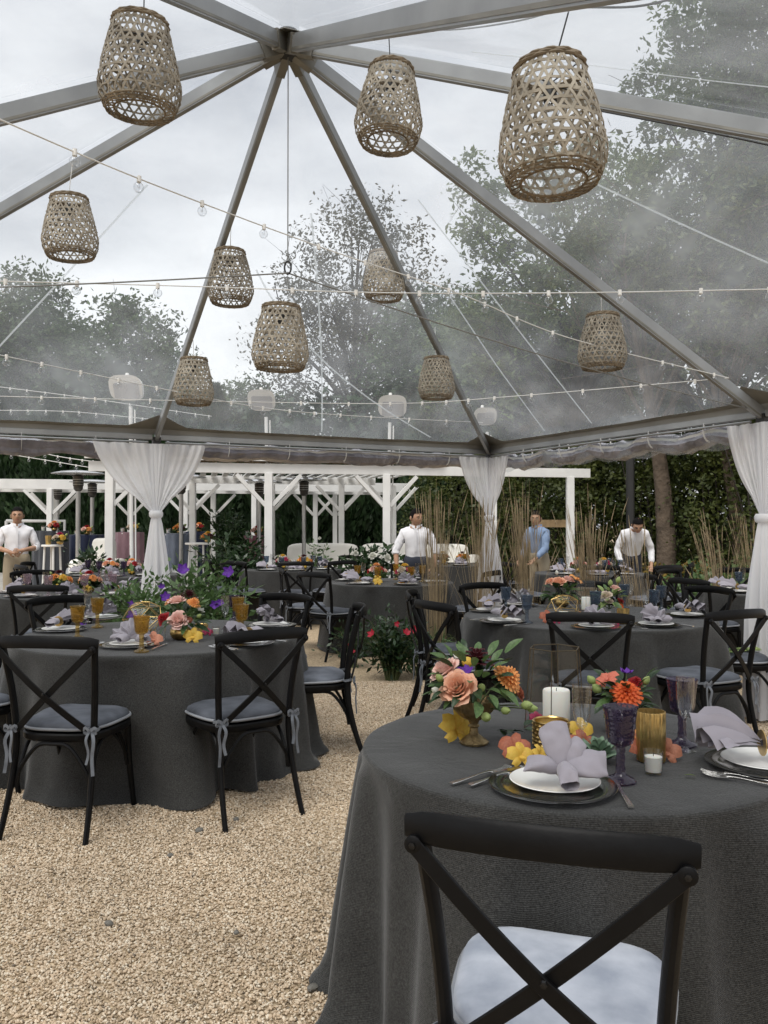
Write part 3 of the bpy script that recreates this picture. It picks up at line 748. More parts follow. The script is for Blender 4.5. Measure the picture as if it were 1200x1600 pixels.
# ================================================================ foliage helpers
def rot_rand(rng, n, flat=0.0):
    """random orthonormal frames: two axes per leaf; flat>0 biases normals upward"""
    nrm = rng.normal(size=(n, 3)); nrm[:, 2] = np.abs(nrm[:, 2]) + flat
    nrm /= np.linalg.norm(nrm, axis=1)[:, None]
    a = rng.normal(size=(n, 3)); a -= (a * nrm).sum(1)[:, None] * nrm; a /= np.linalg.norm(a, axis=1)[:, None]
    return a, np.cross(nrm, a), nrm
def leaves(rng, C, size, aspect=.5, flat=.3, dirs=None):
    n = len(C); a, bb, nr = rot_rand(rng, n, flat)
    if dirs is not None:
        a = dirs + .35 * a; a /= np.linalg.norm(a, axis=1)[:, None]
        bb = np.cross(nr, a); bb /= np.linalg.norm(bb, axis=1)[:, None] + 1e-9
    s = size * rng.uniform(.6, 1.35, n)[:, None]
    V = np.empty((n, 4, 3))
    V[:, 0] = C - a * s * .5; V[:, 1] = C + bb * s * aspect * .5 - nr * s * .06; V[:, 2] = C + a * s * .5; V[:, 3] = C - bb * s * aspect * .5 - nr * s * .06
    return V.reshape(-1, 3)
def clumps(rng, centers, radii, per, squash=.75):
    out = []
    for c, r in zip(centers, radii):
        k = max(4, int(per * rng.uniform(.6, 1.4)))
        d = rng.normal(size=(k, 3)); d /= np.linalg.norm(d, axis=1)[:, None]
        d *= (r * rng.uniform(.15, 1.0, k) ** .6)[:, None]; d[:, 2] *= squash
        out.append(c + d)
    return np.concatenate(out)
M['tree_leaf'] = leafmat('tree_leaf', (.026, .055, .018), (.090, .145, .050), vs=.9)
M['tree_leaf2'] = leafmat('tree_leaf_olive', (.050, .085, .026), (.17, .23, .072), vs=.8, trans=.45)
M['tree_leaf3'] = leafmat('tree_leaf_autumn', (.050, .054, .034), (.115, .112, .070), vs=.9)
M['hedge_leaf'] = leafmat('arborvitae_leaf', (.010, .026, .010), (.034, .072, .022), vs=1.6, trans=.12)
M['wood_leaf'] = leafmat('woodland_leaf', (.022, .042, .012), (.115, .135, .030), vs=1.6, trans=.3)
M['autumn_leaf'] = leafmat('autumn_leaf', (.20, .13, .02), (.30, .22, .04), vs=1.5)

def tree(name, label, base, h, crown, nl, lsize, mat, seed, trunk_r=.22, bark='bark_dark', per=60, limbs=9, crad=.9, group='trees beyond the tent', sparse=1.0, aspect=.45, lean=(0, 0)):
    """crown: list of ellipsoids (cx,cy,cz,rx,ry,rz) relative to the base"""
    rng = np.random.default_rng(seed); rnd = random.Random(seed)
    t = thing(name, label, 'tree', base, 0, group)
    tot = sum(c[3] * c[4] * c[5] for c in crown); cents = []
    for c in crown:
        k = max(3, int(nl / per * c[3] * c[4] * c[5] / tot))
        d = rng.normal(size=(k, 3)); d /= np.linalg.norm(d, axis=1)[:, None]
        d *= rng.uniform(.12, 1.0, k)[:, None] ** .45
        cents.append(d * np.array(c[3:6]) + np.array(c[0:3]))
    cents = np.concatenate(cents); rad = crad * rng.uniform(.45, 1.25, len(cents))
    C = clumps(rng, cents, rad, per)
    me = np_mesh('crown', leaves(rng, C, lsize, aspect), 4, M[mat]); put('crown', me, t)
    b = MB(); top = Vector((lean[0] * h, lean[1] * h, h * .82))
    tr = [Vector((top.x * (q ** 1.3) + .12 * math.sin(q * 5 + seed), top.y * q + .1 * math.sin(q * 4), h * .82 * q)) for q in [i / 9 for i in range(10)]]
    b.tube(tr, [trunk_r * (1.25 if i == 0 else 1) * (1 - .9 * i / 9) for i in range(10)], 9)
    b.build('trunk', M[bark], t)
    b = MB(); pick = rng.choice(len(cents), min(limbs * 4, len(cents)), replace=False)
    for i, ci in enumerate(pick):
        c = Vector(cents[ci]); q = min(.95, max(.22, (c.z / (h * .82)) * rnd.uniform(.5, .8)))
        k = min(8, int(q * 9)); s0 = tr[k].lerp(tr[k + 1], q * 9 - k) if k < 9 else tr[9]
        mid = s0.lerp(c, .5) + Vector((rnd.uniform(-.3, .3), rnd.uniform(-.3, .3), .12 * (c - s0).length))
        r0 = trunk_r * (1 - .9 * q) * (.62 if i < limbs else .3)
        b.tube(bez(s0, mid, c, 6), [max(.006, r0 * (1 - .88 * j / 6)) for j in range(7)], 5)
        for _ in range(3):
            e = c + Vector((rnd.gauss(0, 1), rnd.gauss(0, 1), rnd.gauss(.2, .7))) * crad * .8
            b.tube([c.lerp(mid, .4 * rnd.random()), e], [max(.005, r0 * .3), .004], 4)
    b.build('limbs', M[bark], t)
    return t
# --- trees seen through the clear roof
def base(px, d): return ((px - 600) / F * d, d, 0)
tree('broad_tree', 'rounded green tree above the hedge at the far left edge', base(35, 30), 10.6, [(0, 0, 7.2, 2.6, 2.4, 3.2), (-1.6, 0, 5.6, 2.2, 2, 2.2)], 34000, .20, 'tree_leaf', 11)
tree('broad_tree', 'lower rounded green tree above the hedge behind the left floodlight', base(190, 29), 9.6, [(0, 0, 6.5, 2.3, 2.2, 2.7), (1.4, 0, 5.0, 1.8, 2, 1.8), (-1.6, .2, 5.2, 1.8, 1.8, 2.0)], 34000, .20, 'tree_leaf', 12)
tree('broad_tree', 'hazy green tree showing low behind the middle basket lantern', base(390, 34), 7.4, [(0, 0, 5.2, 3.0, 2.2, 1.9), (-1.8, 0, 4.2, 2, 2, 1.6)], 20000, .22, 'tree_leaf', 13)
tree('open_tree', 'tall thin-leaved autumn tree with bare branches showing in the middle', base(560, 30), 14.2, [(0, 0, 9.8, 3.0, 2.4, 3.6), (-1.3, 0, 7.6, 2.8, 2, 2.6), (1.6, 0, 6.6, 3.0, 2, 2.8)], 18000, .17, 'tree_leaf3', 14, trunk_r=.26, per=26, limbs=16, crad=.7)
tree('open_tree', 'sparse grey-green tree just right of the bare autumn tree', base(690, 26), 9.0, [(0, 0, 6.2, 2.3, 2, 2.6), (.6, 0, 4.4, 2.6, 2, 1.6)], 22000, .18, 'tree_leaf', 15, per=40, limbs=10)
tree('tall_tree', 'tall feathery green tree behind the largest lantern', base(905, 19), 10.6, [(0, 0, 7.4, 2.6, 2.2, 2.9), (-1.5, 0, 8.6, 1.5, 1.4, 1.5), (1.4, .3, 6.2, 2.2, 2, 2.4), (-1.9, .5, 5.2, 1.8, 1.8, 2.0)], 25000, .15, 'tree_leaf2', 16, per=110, limbs=16, crad=.58)
tree('tall_tree', 'tall dense green tree filling the upper right of the roof', base(1120, 16), 12.5, [(.7, 0, 10.2, 2.2, 2, 2.2), (0, 0, 7.6, 2.3, 2.2, 2.9), (1.2, 0, 5.4, 2.0, 2, 2.4), (-1.2, .2, 5.8, 1.8, 1.8, 2.0), (2.2, 0, 8.2, 1.8, 1.8, 2.4)], 40000, .14, 'tree_leaf2', 17, per=115, limbs=16, crad=.56)
tree('tall_tree', 'tall green tree at the far right edge beyond the tent', base(1330, 14.5), 13.0, [(-.9, 0, 10.3, 2.4, 2, 2.4), (0, 0, 7.6, 2.4, 2.2, 3.2), (0, 0, 4.6, 2.2, 2, 2.4)], 40000, .14, 'tree_leaf', 18, per=110, limbs=10, crad=.62)
tree('tall_tree', 'darker green tree low behind the far corner of the roof', base(800, 24), 8.6, [(0, 0, 5.6, 3.0, 2.4, 2.6), (1.8, 0, 4.4, 2.6, 2, 2.4)], 34000, .17, 'tree_leaf', 19)
# --- arborvitae hedge, each tree on its own
def arbor(px, d, h, w, seed):
    rng = np.random.default_rng(seed); n = 5200
    z = rng.uniform(0, 1, n) ** .85; a = rng.uniform(0, 2 * math.pi, n)
    prof = np.where(z < .12, .75 + 2 * z, 1.0) * (1 - np.clip(z - .35, 0, 1) ** 1.5 * 1.75)
    prof = np.clip(prof, .02, 1.05) * (1 + .16 * np.sin(a * 5 + z * 14 + seed) + .10 * np.sin(a * 9 - z * 31))
    r = w * prof * rng.uniform(.72, 1.02, n)
    C = np.stack([r * np.cos(a), r * np.sin(a), .1 + z * (h - .1)], 1)
    dirs = np.stack([np.cos(a) * .5, np.sin(a) * .5, np.ones(n)], 1)
    ords = ARB_ORD[seed - 40]
    t = thing('arborvitae_tree', f'dark columnar evergreen of the hedge, {ords}', 'tree', base(px, d), 0, 'evergreen hedge row')
    put('crown', np_mesh('crown', leaves(rng, C, .21, .42, 0, dirs), 4, M['hedge_leaf']), t)
    b = MB(); b.tube([(0, 0, 0), (0, 0, h * .5), (0, 0, h * .93)], [.09, .06, .02], 7); b.build('trunk', M['bark_dark'], t)
    b = MB(); b.lathe([(0, .2), (w * .62, .25), (w * .66, h * .35), (w * .5, h * .6), (w * .2, h * .88), (0, h * .95)], 12); b.build('inner_foliage', M['hedge_leaf'], t)
ARB_ORD = ['leftmost in the row'] + [f'{o} from the left' for o in ('second', 'third', 'fourth', 'fifth', 'sixth', 'seventh', 'eighth', 'ninth', 'tenth', 'eleventh', 'twelfth', 'thirteenth', 'fourteenth')]
for i in range(14):
    arbor(-60 + i * 66, 21.5 + .5 * math.sin(i * 2.1), 4.5 + .5 * math.sin(i * 1.3), .74, 40 + i)

# --- the wooded edge on the right: trunks, ivy-clad thicket and undergrowth
tree('oak_tree', 'thick brown tree trunk rising from the thicket behind the bending waiter', base(1045, 14.5), 7.5, [(0, 0, 6.2, 2.6, 2, 1.6)], 7000, .13, 'wood_leaf', 31, trunk_r=.20, bark='bark', lean=(-.10, 0))
tree('thin_tree', 'thin tree trunk in the thicket beside the edge curtain', base(1150, 14), 6.5, [(0, 0, 5.2, 1.8, 1.6, 1.4)], 5000, .12, 'wood_leaf', 32, trunk_r=.13, bark='bark', lean=(-.06, 0))
def thicket(px, d, w, h, seed, lab, mat='wood_leaf', ls=.085, n=12000):
    rng = np.random.default_rng(seed); t = thing('thicket_bush', lab, 'bush', base(px, d), 0, 'bushes of the wooded edge')
    k = int(n / 45); cs = rng.uniform(-1, 1, (k, 3)); cs[:, 0] *= w; cs[:, 1] *= .7; cs[:, 2] = (cs[:, 2] * .5 + .5) ** .9 * h * (1 - .25 * (cs[:, 0] / w) ** 2)
    C = clumps(rng, cs, .42 * rng.uniform(.5, 1.2, k), 45)
    put('foliage', np_mesh('foliage', leaves(rng, C, ls, .6, .2), 4, M[mat]), t)
    b = MB(); rnd = random.Random(seed)
    for i in range(14):
        x = rnd.uniform(-w, w) * .9; q = h * rnd.uniform(.6, .98)
        b.tube(bez((x * .8, rnd.uniform(-.2, .3), 0), (x, 0, q * .5), (x + rnd.uniform(-.5, .5), rnd.uniform(-.4, .4), q), 5), [.03, .025, .02, .015, .01, .006], 5)
    b.build('stems', M['bark_dark'], t)
thicket(760, 17.5, 1.6, 3.0, 51, 'dark green bush behind the far corner curtain')
thicket(880, 16.5, 1.5, 3.1, 52, 'dark olive bush behind the end post of the pergola')
thicket(985, 16.2, 1.4, 3.3, 53, 'leafy bush behind the black post and the bending waiter')
thicket(1090, 15.5, 1.4, 3.5, 54, 'yellow-green leafy bush right of the thick trunk')
thicket(1190, 14.5, 1.5, 3.6, 55, 'green bush behind the edge curtain')
thicket(1300, 13.5, 1.5, 3.6, 56, 'green bush at the far right edge of the wood')
thicket(1060, 14.2, .55, .75, 57, 'low yellowish bush at the foot of the thick trunk', 'autumn_leaf', .07, 1500)
thicket(1120, 12.6, .9, .75, 58, 'low green grass-like bush beside the right far chairs', 'leaf_mid', .09, 2500)
# dark ground under the thicket
M['earth'] = pmat('leaf_litter', (.06, .045, .03), .95, var=.4, vs=3, bump=.5, bs=20)
b = MB(); b.grid(lambda u, v: Vector((1.5 + 26 * u, 13.6 + 30 * v + 2.2 * (1 - u) , .03 + .05 * math.sin(9 * u) * math.sin(7 * v))), 14, 8)
tag(b.build('woodland_terrain', M['earth']), kind='structure')
rng = np.random.default_rng(77)
cs = np.stack([rng.uniform(1.5, 16, 420), rng.uniform(19.5, 23, 420), rng.uniform(.2, 5.6, 420)], 1)
C = clumps(rng, cs, .8 * rng.uniform(.5, 1.2, 420), 40)
o = put('undergrowth', np_mesh('undergrowth', leaves(rng, C, .24, .6, .2), 4, M['wood_leaf'])); tag(o, 'dense dark woodland foliage behind the bushes', 'foliage', kind='stuff')
cs = np.stack([rng.uniform(-16, 3, 420), rng.uniform(24, 27, 420), rng.uniform(.3, 5.2, 420)], 1)
C = clumps(rng, cs, .9 * rng.uniform(.5, 1.2, 420), 40)
o = put('background_foliage', np_mesh('background_foliage', leaves(rng, C, .27, .6, .2), 4, M['hedge_leaf'])); tag(o, 'dark mass of foliage behind the evergreen hedge', 'foliage', kind='stuff')

# ================================================================ black post at the wooded edge
b = MB(); p = base(985, 13.2)
t = thing('tall_post', 'tall black post standing before the thicket behind the bending waiter', 'post', p)
b.tube([(0, 0, 0), (0, 0, 2.55)], .065, 14); b.build('post', M['steel_dark'], t)
b = MB(); b.lathe([(0, 0), (.12, 0), (.12, .02), (.07, .03), (0, .03)], 14); b.build('base_plate', M['steel_dark'], t)
# wooden rail board behind the pergola's end post
b = MB(); q = W(868, 818, 14.6)
t = thing('wooden_rail', 'plain brown wooden board rail behind the pergola end post', 'rail', (q.x, q.y, 0))
b.box((0, 0, q.z), (.62, .04, .13)); b.build('board', M['wood'] if 'wood' in M else M.setdefault('wood', pmat('raw_wood', (.36, .25, .13), .7, var=.35, vs=9)), t)
for s_ in (-1, 1):
    b = MB(); b.box((.27 * s_, .045, (q.z + .065) / 2), (.07, .05, q.z + .065)); b.build('post', M['wood'], t)

# ================================================================ pergolas
def post(t, p, zt, zb=0, w=.145, braces=(), mat='white_paint'):
    b = MB(); b.rect([(p[0], p[1], zb), (p[0], p[1], zt)], w, w, ch=.08, ref=(0, 1, 0)); o = b.build('post', M[mat], t)
    for d in braces:
        b = MB(); d = Vector(d).normalized()
        b.rect([Vector((p[0], p[1], zt - .50)) + d * .05, Vector((p[0], p[1], zt - .02)) + d * .50], .062, .062, ch=.1, ref=Vector((0, 0, 1)).cross(d)); b.build('brace', M['white_paint'], o)
def lerp2(a, b, t): return (a[0] + (b[0] - a[0]) * t, a[1] + (b[1] - a[1]) * t)
pg = thing('pergola', 'long white timber pergola with braced posts behind the tent', 'pergola', (0, 0, 0))
A0, A1 = (-4.25, 12.5), (3.30, 14.2)
dirA = (Vector((A1[0] - A0[0], A1[1] - A0[1], 0))).normalized(); nA = Vector((-dirA.y, dirA.x, 0))
zt = 2.22
def onA(px):      # the front line of the pergola at an image column
    k = (px - 600) / F; t_ = (k * A0[1] - A0[0]) / ((A1[0] - A0[0]) - k * (A1[1] - A0[1])); return lerp2(A0, A1, t_)
fr = [onA(x) for x in (172, 420, 604, 770, 891)]
for i, p in enumerate(fr):
    br = [dirA, -dirA] if 0 < i < 3 else ([dirA] if i == 0 else [])
    post(pg, p, zt, 0, .122, br)
rear = [(p[0] + nA.x * 3.4, p[1] + nA.y * 3.4) for p in (onA(300), onA(455), onA(590), onA(690))]
for p in rear: post(pg, p, zt, 0, .112, [dirA, -dirA])
for (o_, hh, th, z0) in ((0, .15, .06, zt), (3.4, .15, .06, zt)):
    b = MB(); n_ = nA * o_
    b.rect([Vector((A0[0], A0[1], z0 + hh / 2)) + n_ - dirA * .15, Vector((A1[0], A1[1], z0 + hh / 2)) + n_ + dirA * .2 * (1 if o_ == 0 else -14)], th, hh, ch=.05, ref=(0, 0, 1)); b.build('beam', M['white_paint'], pg)
b = MB(); q0 = Vector((A0[0], A0[1], zt + .145)); q1 = Vector((A1[0], A1[1], zt + .145)) - dirA * 2.4
b.rect([q0 - nA * .08 - dirA * .2 + Vector((0, 0, .065)), q1 - nA * .08 + Vector((0, 0, .065))], .05, .05, ch=.1); b.build('fascia', M['white_paint'], pg)
L = (q1 - q0).length
for k in range(26):      # roof boards
    p = q0 + dirA * (L * (k + .5) / 26); b = MB(); b.rect([p + nA * .05, p + nA * 3.35], L / 26 * .5, .025, ch=.1); b.build('roof_board', M['white_paint'], pg)
# dry vine on top of it
rng = np.random.default_rng(5); n = 5200
tt = rng.uniform(.02, .98, n); C = np.array(q0)[None] + np.array(dirA)[None] * (tt * L)[:, None] + np.array(nA)[None] * rng.uniform(-.05, .5, n)[:, None]
C[:, 2] += .06 + rng.uniform(0, .10, n) * (.6 + .4 * np.sin(tt * 40))
M['dry_vine'] = leafmat('dry_vine', (.10, .07, .04), (.24, .17, .10), vs=2); M['dry_vine'].name = 'dry_vine'
o = put('climbing_vine', np_mesh('climbing_vine', leaves(rng, C, .10, .25, 0), 4, M['dry_vine'])); tag(o, 'dry brown vine trained along the top of the white pergola', 'vine')
pg2 = thing('pergola', 'flat white pergola standing farther back on the left patio', 'pergola', (0, 0, 0))
B0, B1 = W(-60, 760, 16.8), W(432, 760, 18.2); dB = Vector((B1.x - B0.x, B1.y - B0.y, 0)).normalized(); nB = Vector((-dB.y, dB.x, 0))
z2 = 2.15
for (px, o_, br) in ((78, 0, 1), (66, 1.6, 1), (195, 1.6, 1), (290, 0, 1), (336, 1.6, 1), (397, 0, 0), (505, 1.2, 1), (540, 1.4, 1)):
    k = (px - 600) / F; t_ = (k * B0.y - B0.x) / ((B1.x - B0.x) - k * (B1.y - B0.y)); p = B0.lerp(B1, t_) + nB * o_
    post(pg2, (p.x, p.y), z2, PZ, .105, [dB, -dB] if br else [])
for o_ in (0, 1.7):
    b = MB(); b.rect([Vector((B0.x, B0.y, z2 + .10)) + nB * o_, Vector((B1.x, B1.y, z2 + .10)) + nB * o_ + dB * 3], .06, .2, ch=.05); b.build('beam', M['white_paint'], pg2)
b0 = Vector((B0.x, B0.y, z2 + .17)); LB = (B1 - B0).length + 3
for k in range(20):
    p = b0 + dB * (LB * (k + .5) / 20); b = MB(); b.rect([p + nB * .05, p + nB * 1.65], LB / 20 * .5, .03, ch=.1); b.build('roof_board', M['white_paint'], pg2)
# white rail behind the standing waiter
t = thing('handrail', 'white pipe handrail behind the standing waiter', 'railing', (0, 0, 0))
a, c = W(10, 814, 17.5), W(101, 814, 17.5)
b = MB(); b.tube([a, c, (c.x, c.y, PZ)], .035, 8); b.build('rail', M['white_paint'], t)
b = MB(); b.tube([a, (a.x, a.y, PZ)], .035, 8); b.build('post', M['white_paint'], t)

# ================================================================ floodlights on white poles
def flood(px, py, d, foot, lab, sc=1.0):
    p = W(px, py, d); t = thing('floodlight', lab, 'floodlight', (p.x, p.y, 0), 0, 'white floodlights on poles behind the tent')
    f = MB(); x0 = W(foot, 800, d).x - p.x
    f.tube([(x0, 0, 0), (x0 * .5, 0, p.z - .25)], .028, 10); f.build('pole', M['white_paint'], t)
    f = MB(); f.tube([(x0 + .06, 0, 0), (x0 * .5 + .06, 0, p.z - .3)], .012, 8); f.build('conduit', M['white_paint'], t)
    w, hh, dp = .24 * sc, .172 * sc, .15
    def Bx(u, v):      # rounded hood, deeper at the top
        a = u * 2 * math.pi; ex = 3.2
        cx = math.copysign(abs(math.cos(a)) ** (2 / ex), math.cos(a)) * w; cz = math.copysign(abs(math.sin(a)) ** (2 / ex), math.sin(a)) * hh
        y = -dp + 2 * dp * v; s_ = 1 - .25 * v ** 2
        return Vector((cx * s_, y - .10 * (cz / hh) * (1 - v), p.z + cz * s_ * (1 if cz < 0 else 1.0)))
    f = MB(); f.grid(Bx, 28, 6, cu=True); f.add([Bx(k / 28, 1) for k in range(28)], [tuple(range(28))]); hood = f.build('hood', M['white_plastic'], t)
    hood.data.materials[0] = M['white_plastic']; f = MB(); f.add([Bx(k / 28, 0) for k in range(28)], [tuple(range(28))]); f.build('front_plate', M['white_plastic'], t)
    f = MB(); fy = lambda z_: -dp - .10 * (z_ / hh) - .012
    f.add([(x_, fy(z_), p.z + z_) for x_, z_ in ((-w * .72, -hh * .9), (w * .80, -hh * .9), (w * .80, hh * .25), (w * .7, hh * .35), (-w * .62, hh * .35), (-w * .72, hh * .25))], [(0, 1, 2, 3, 4, 5)]); f.build('lens', M['grey_plastic'], t)
    f = MB(); f.lathe([(0, .0), (.075, .0), (.06, .035), (.03, .045), (.026, .085), (0, .09)], 12, (-.03, .03, p.z + hh * .93)); f.build('photocell', M['white_plastic'], t)
flood(200, 608, 12.3, 207, 'leftmost white floodlight on a pole above the knotted curtain')
flood(410, 627, 13.4, 421, 'white floodlight on a pole below the middle basket lantern', .9)
flood(613, 636, 13.6, 605, 'white floodlight on a pole left of the smallest lantern', .95)
flood(757, 652, 14.3, 766, 'rightmost white floodlight half hidden by the far corner rafter', .8)

# strings of small bulbs over the patio
for i, (pts, n, lab) in enumerate([
        ([W(-30, 683, 13), W(80, 708, 13.6), W(160, 722, 12.6)], 10, 'upper patio light string at the far left above the hedge'),
        ([W(-30, 702, 14.5), W(70, 716, 14.5), W(160, 733, 14)], 9, 'lower patio light string at the far left above the hedge'),
        ([W(-30, 640, 12.5), W(110, 640, 13.5), W(240, 655, 15)], 12, 'patio light string left of the knotted curtain seen through the roof'),
        ([W(-30, 600, 13), W(130, 618, 14), W(330, 650, 16)], 13, 'patio light string behind the left floodlight seen through the roof'),
        ([W(330, 738, 16.5), W(470, 745, 17.5), W(600, 742, 16.5)], 12, 'patio light string under the long pergola')]):
    lights(pts, n, lab, sag=.03, bsc=1.15, cr=.006)

# ================================================================ patio heaters
def mk_heater():
    t = empty('patio_heater')
    b = MB(); b.lathe([(0, 0), (.23, 0), (.23, .05), (.20, .07), (.19, .40), (.17, .45), (.05, .48), (0, .48)], 20); b.build('tank_housing', M['steel'], t)
    b = MB(); b.tube([(0, 0, .46), (0, 0, 1.74)], .038, 12); b.build('pole', M['steel'], t)
    b = MB(); b.lathe([(.04, 1.72), (.075, 1.76), (.075, 1.80), (.085, 1.82), (.085, 1.95), (.095, 1.97), (.06, 2.0), (0, 2.0)], 18); hd = b.build('burner', M['burner'], t)
    b = MB()
    for k in range(3): b.lathe([(.086, 1.83 + .04 * k), (.089, 1.835 + .04 * k), (.086, 1.84 + .04 * k)], 18)
    b.build('mesh_screen', M['steel'], hd)
    b = MB(); b.lathe([(0, 2.075), (.10, 2.07), (.28, 2.055), (.42, 2.02), (.43, 2.012), (.41, 2.012), (.28, 2.045), (0, 2.06)], 32); b.build('reflector', M['reflector'], t)
    for k in range(3):
        a = k * 2.094; b = MB(); b.tube([(.07 * math.cos(a), .07 * math.sin(a), 1.99), (.07 * math.cos(a), .07 * math.sin(a), 2.06)], .006, 6); b.build('stud', M['steel'], t)
    return t
M['steel'] = pmat('brushed_steel', (.52, .52, .51), .3, .9, var=.25, vs=6)
M['burner'] = pmat('burner_steel', (.10, .095, .09), .45, .8, var=.4, vs=12)
M['reflector'] = pmat('reflector_metal', (.72, .72, .72), .25, .85, var=.1)
for (px, d, zt_, lab) in ((122, 14.6, 2.25, 'steel patio heater nearest the standing waiter'), (144, 16.6, 2.2, 'second steel patio heater just behind the nearest one'),
        (283, 14.8, 2.2, 'steel patio heater half hidden by the knotted curtain'), (405, 15.6, 2.15, 'steel patio heater beside the vine-covered pergola post'),
        (475, 15.8, 2.2, 'dark-poled patio heater under the long pergola'), (90, 18.2, 2.2, 'patio heater at the back of the left patio')):
    k = (zt_) / 2.075
    stamp('heater', mk_heater, (*base(px, d)[:2], PZ if d > 13.7 else 0), 0, lab, 'patio heater', 'patio heaters on the patio', (zt_ - PZ) / 2.075 + .06)

# ================================================================ cocktail tables and lounge on the patio
def cocktail(px, ytop, wpx, d, col, lab, sc=1.0):
    p = W(px, ytop, d); r = wpx / 2 * d / F; rnd = random.Random(px)
    m = pmat('satin_cloth', col, .55, var=.3, vs=4, sheen=.3)
    t = thing('cocktail_table', lab, 'table', (p.x, p.y, PZ), 0, 'tall clothed cocktail tables on the patio')
    zt_ = p.z - PZ; ph = rnd.uniform(0, 6)
    b = MB()
    def P(u, v):
        a = u * 6.2832
        if v < .3: return Vector((math.cos(a) * r * v / .3, math.sin(a) * r * v / .3, zt_))
        k = (v - .3) / .7
        f = 1 + (.035 + .05 * k) * math.sin(a * 11 + ph + k) + .02 * math.sin(a * 5 + ph * 2)
        return Vector((math.cos(a) * r * f, math.sin(a) * r * f, zt_ * (1 - k) + .005))
    b.grid(P, 88, 11, cu=True); b.build('tablecloth', m, t)
    b = MB(); b.lathe([(0, -.025), (r * .96, -.025), (r * .96, -.006), (0, -.006)], 24, (0, 0, zt_)); b.build('table_top', M['white_plastic'], t)
    return p
CT = [cocktail(80, 830, 52, 15.5, (.045, .050, .060), 'slate grey cocktail table beside the standing waiter'),
      cocktail(131, 836, 64, 16.5, (.012, .020, .055), 'navy cocktail table behind the nearest patio heater'),
      cocktail(203, 832, 42, 15.8, (.34, .20, .23), 'dusty pink cocktail table left of the knotted curtain'),
      cocktail(275, 834, 40, 15.0, (.16, .19, .25), 'blue grey cocktail table right of the knotted curtain'),
      cocktail(306, 831, 36, 17.2, (.012, .018, .05), 'navy cocktail table farthest back right of the knotted curtain'),
      cocktail(396, 837, 30, 16.2, (.20, .075, .10), 'burgundy cocktail table behind the vine-covered post')]
def sidetab(px, ytop, wpx, d, lab):
    p = W(px, ytop, d); r = wpx / 2 * d / F; t = thing('side_table', lab, 'table', (p.x, p.y, 0 if d < 13.7 else PZ), 0, 'small white side tables')
    z0 = 0 if d < 13.7 else PZ
    b = MB(); b.lathe([(0, -.03), (r, -.03), (r + .005, -.015), (r, 0), (0, 0)], 28, (0, 0, p.z - z0)); b.build('table_top', M['white_plastic'], t)
    for k in range(4):
        a = k * math.pi / 2 + .5; b = MB(); b.tube([(r * .7 * math.cos(a), r * .7 * math.sin(a), p.z - z0 - .03), (r * .95 * math.cos(a), r * .95 * math.sin(a), 0)], .016, 8); b.build('leg', M['white_paint'], t)
    return p
ST = [sidetab(82, 851, 32, 13.2, 'round white side table with a drink in front of the slate cocktail table'), sidetab(313, 848, 46, 14.2, 'round white side table with a bouquet right of the knotted curtain')]
def sofa(px0, px1, d, ytop, lab, z0=PZ):
    a, c = W(px0, ytop, d), W(px1, ytop, d); w = c.x - a.x; t = thing('lounge_sofa', lab, 'sofa', ((a.x + c.x) / 2, d, z0), 0, 'white lounge sofas under the pergola')
    hb = a.z - z0
    def pad(cx, cy, cz, sx, sy, sz, nm):
        b = MB()
        def P(u, v):
            th, ph = u * 6.2832, (v - .5) * math.pi; e = .38
            sp = lambda x: math.copysign(abs(x) ** e, x)
            return Vector((cx + sx / 2 * sp(math.cos(ph)) * sp(math.cos(th)), cy + sy / 2 * sp(math.cos(ph)) * sp(math.sin(th)), cz + sz / 2 * sp(math.sin(ph))))
        b.grid(P, 24, 13, cu=True); b.build(nm, M['sofa'], t)
    b = MB(); b.box((0, 0, .15), (w, .8, .22)); b.build('base', M['sofa'], t)
    n = max(1, int(w / .75))
    for k in range(n):
        x = -w / 2 + w * (k + .5) / n
        pad(x, -.08, .36, w / n - .01, .7, .2, 'seat_cushion'); pad(x, .32, .42 + (hb - .42) / 2, w / n - .015, .24, hb - .40, 'back_cushion')
    for s_ in (-1, 1): pad(s_ * (w / 2 + .08), 0, .38, .2, .85, .5, 'armrest')
M['sofa'] = pmat('white_vinyl', (.88, .86, .80), .5, var=.08, vs=3)
sofa(445, 560, 16.4, 850, 'white lounge sofa under the middle of the long pergola')
sofa(562, 655, 15.4, 850, 'white lounge sofa left of the shirt-sleeved waiter')
sofa(650, 735, 16.6, 851, 'white lounge sofa farthest back behind the dry grasses')
sofa(135, 172, 14.6, 842, 'white lounge seat in front of the navy cocktail table', PZ)
b = MB()
t = thing('coffee_table', 'low white cloth-covered table in front of the lounge sofas', 'table', (*base(446, 14.8)[:2], PZ))
b.box((0, 0, .28), (.75, .5, .56)); b.build('table_cover', M['porcelain'], t); b = MB(); b.box((0, 0, .575), (.80, .55, .03)); b.build('table_top', M['porcelain'], t)

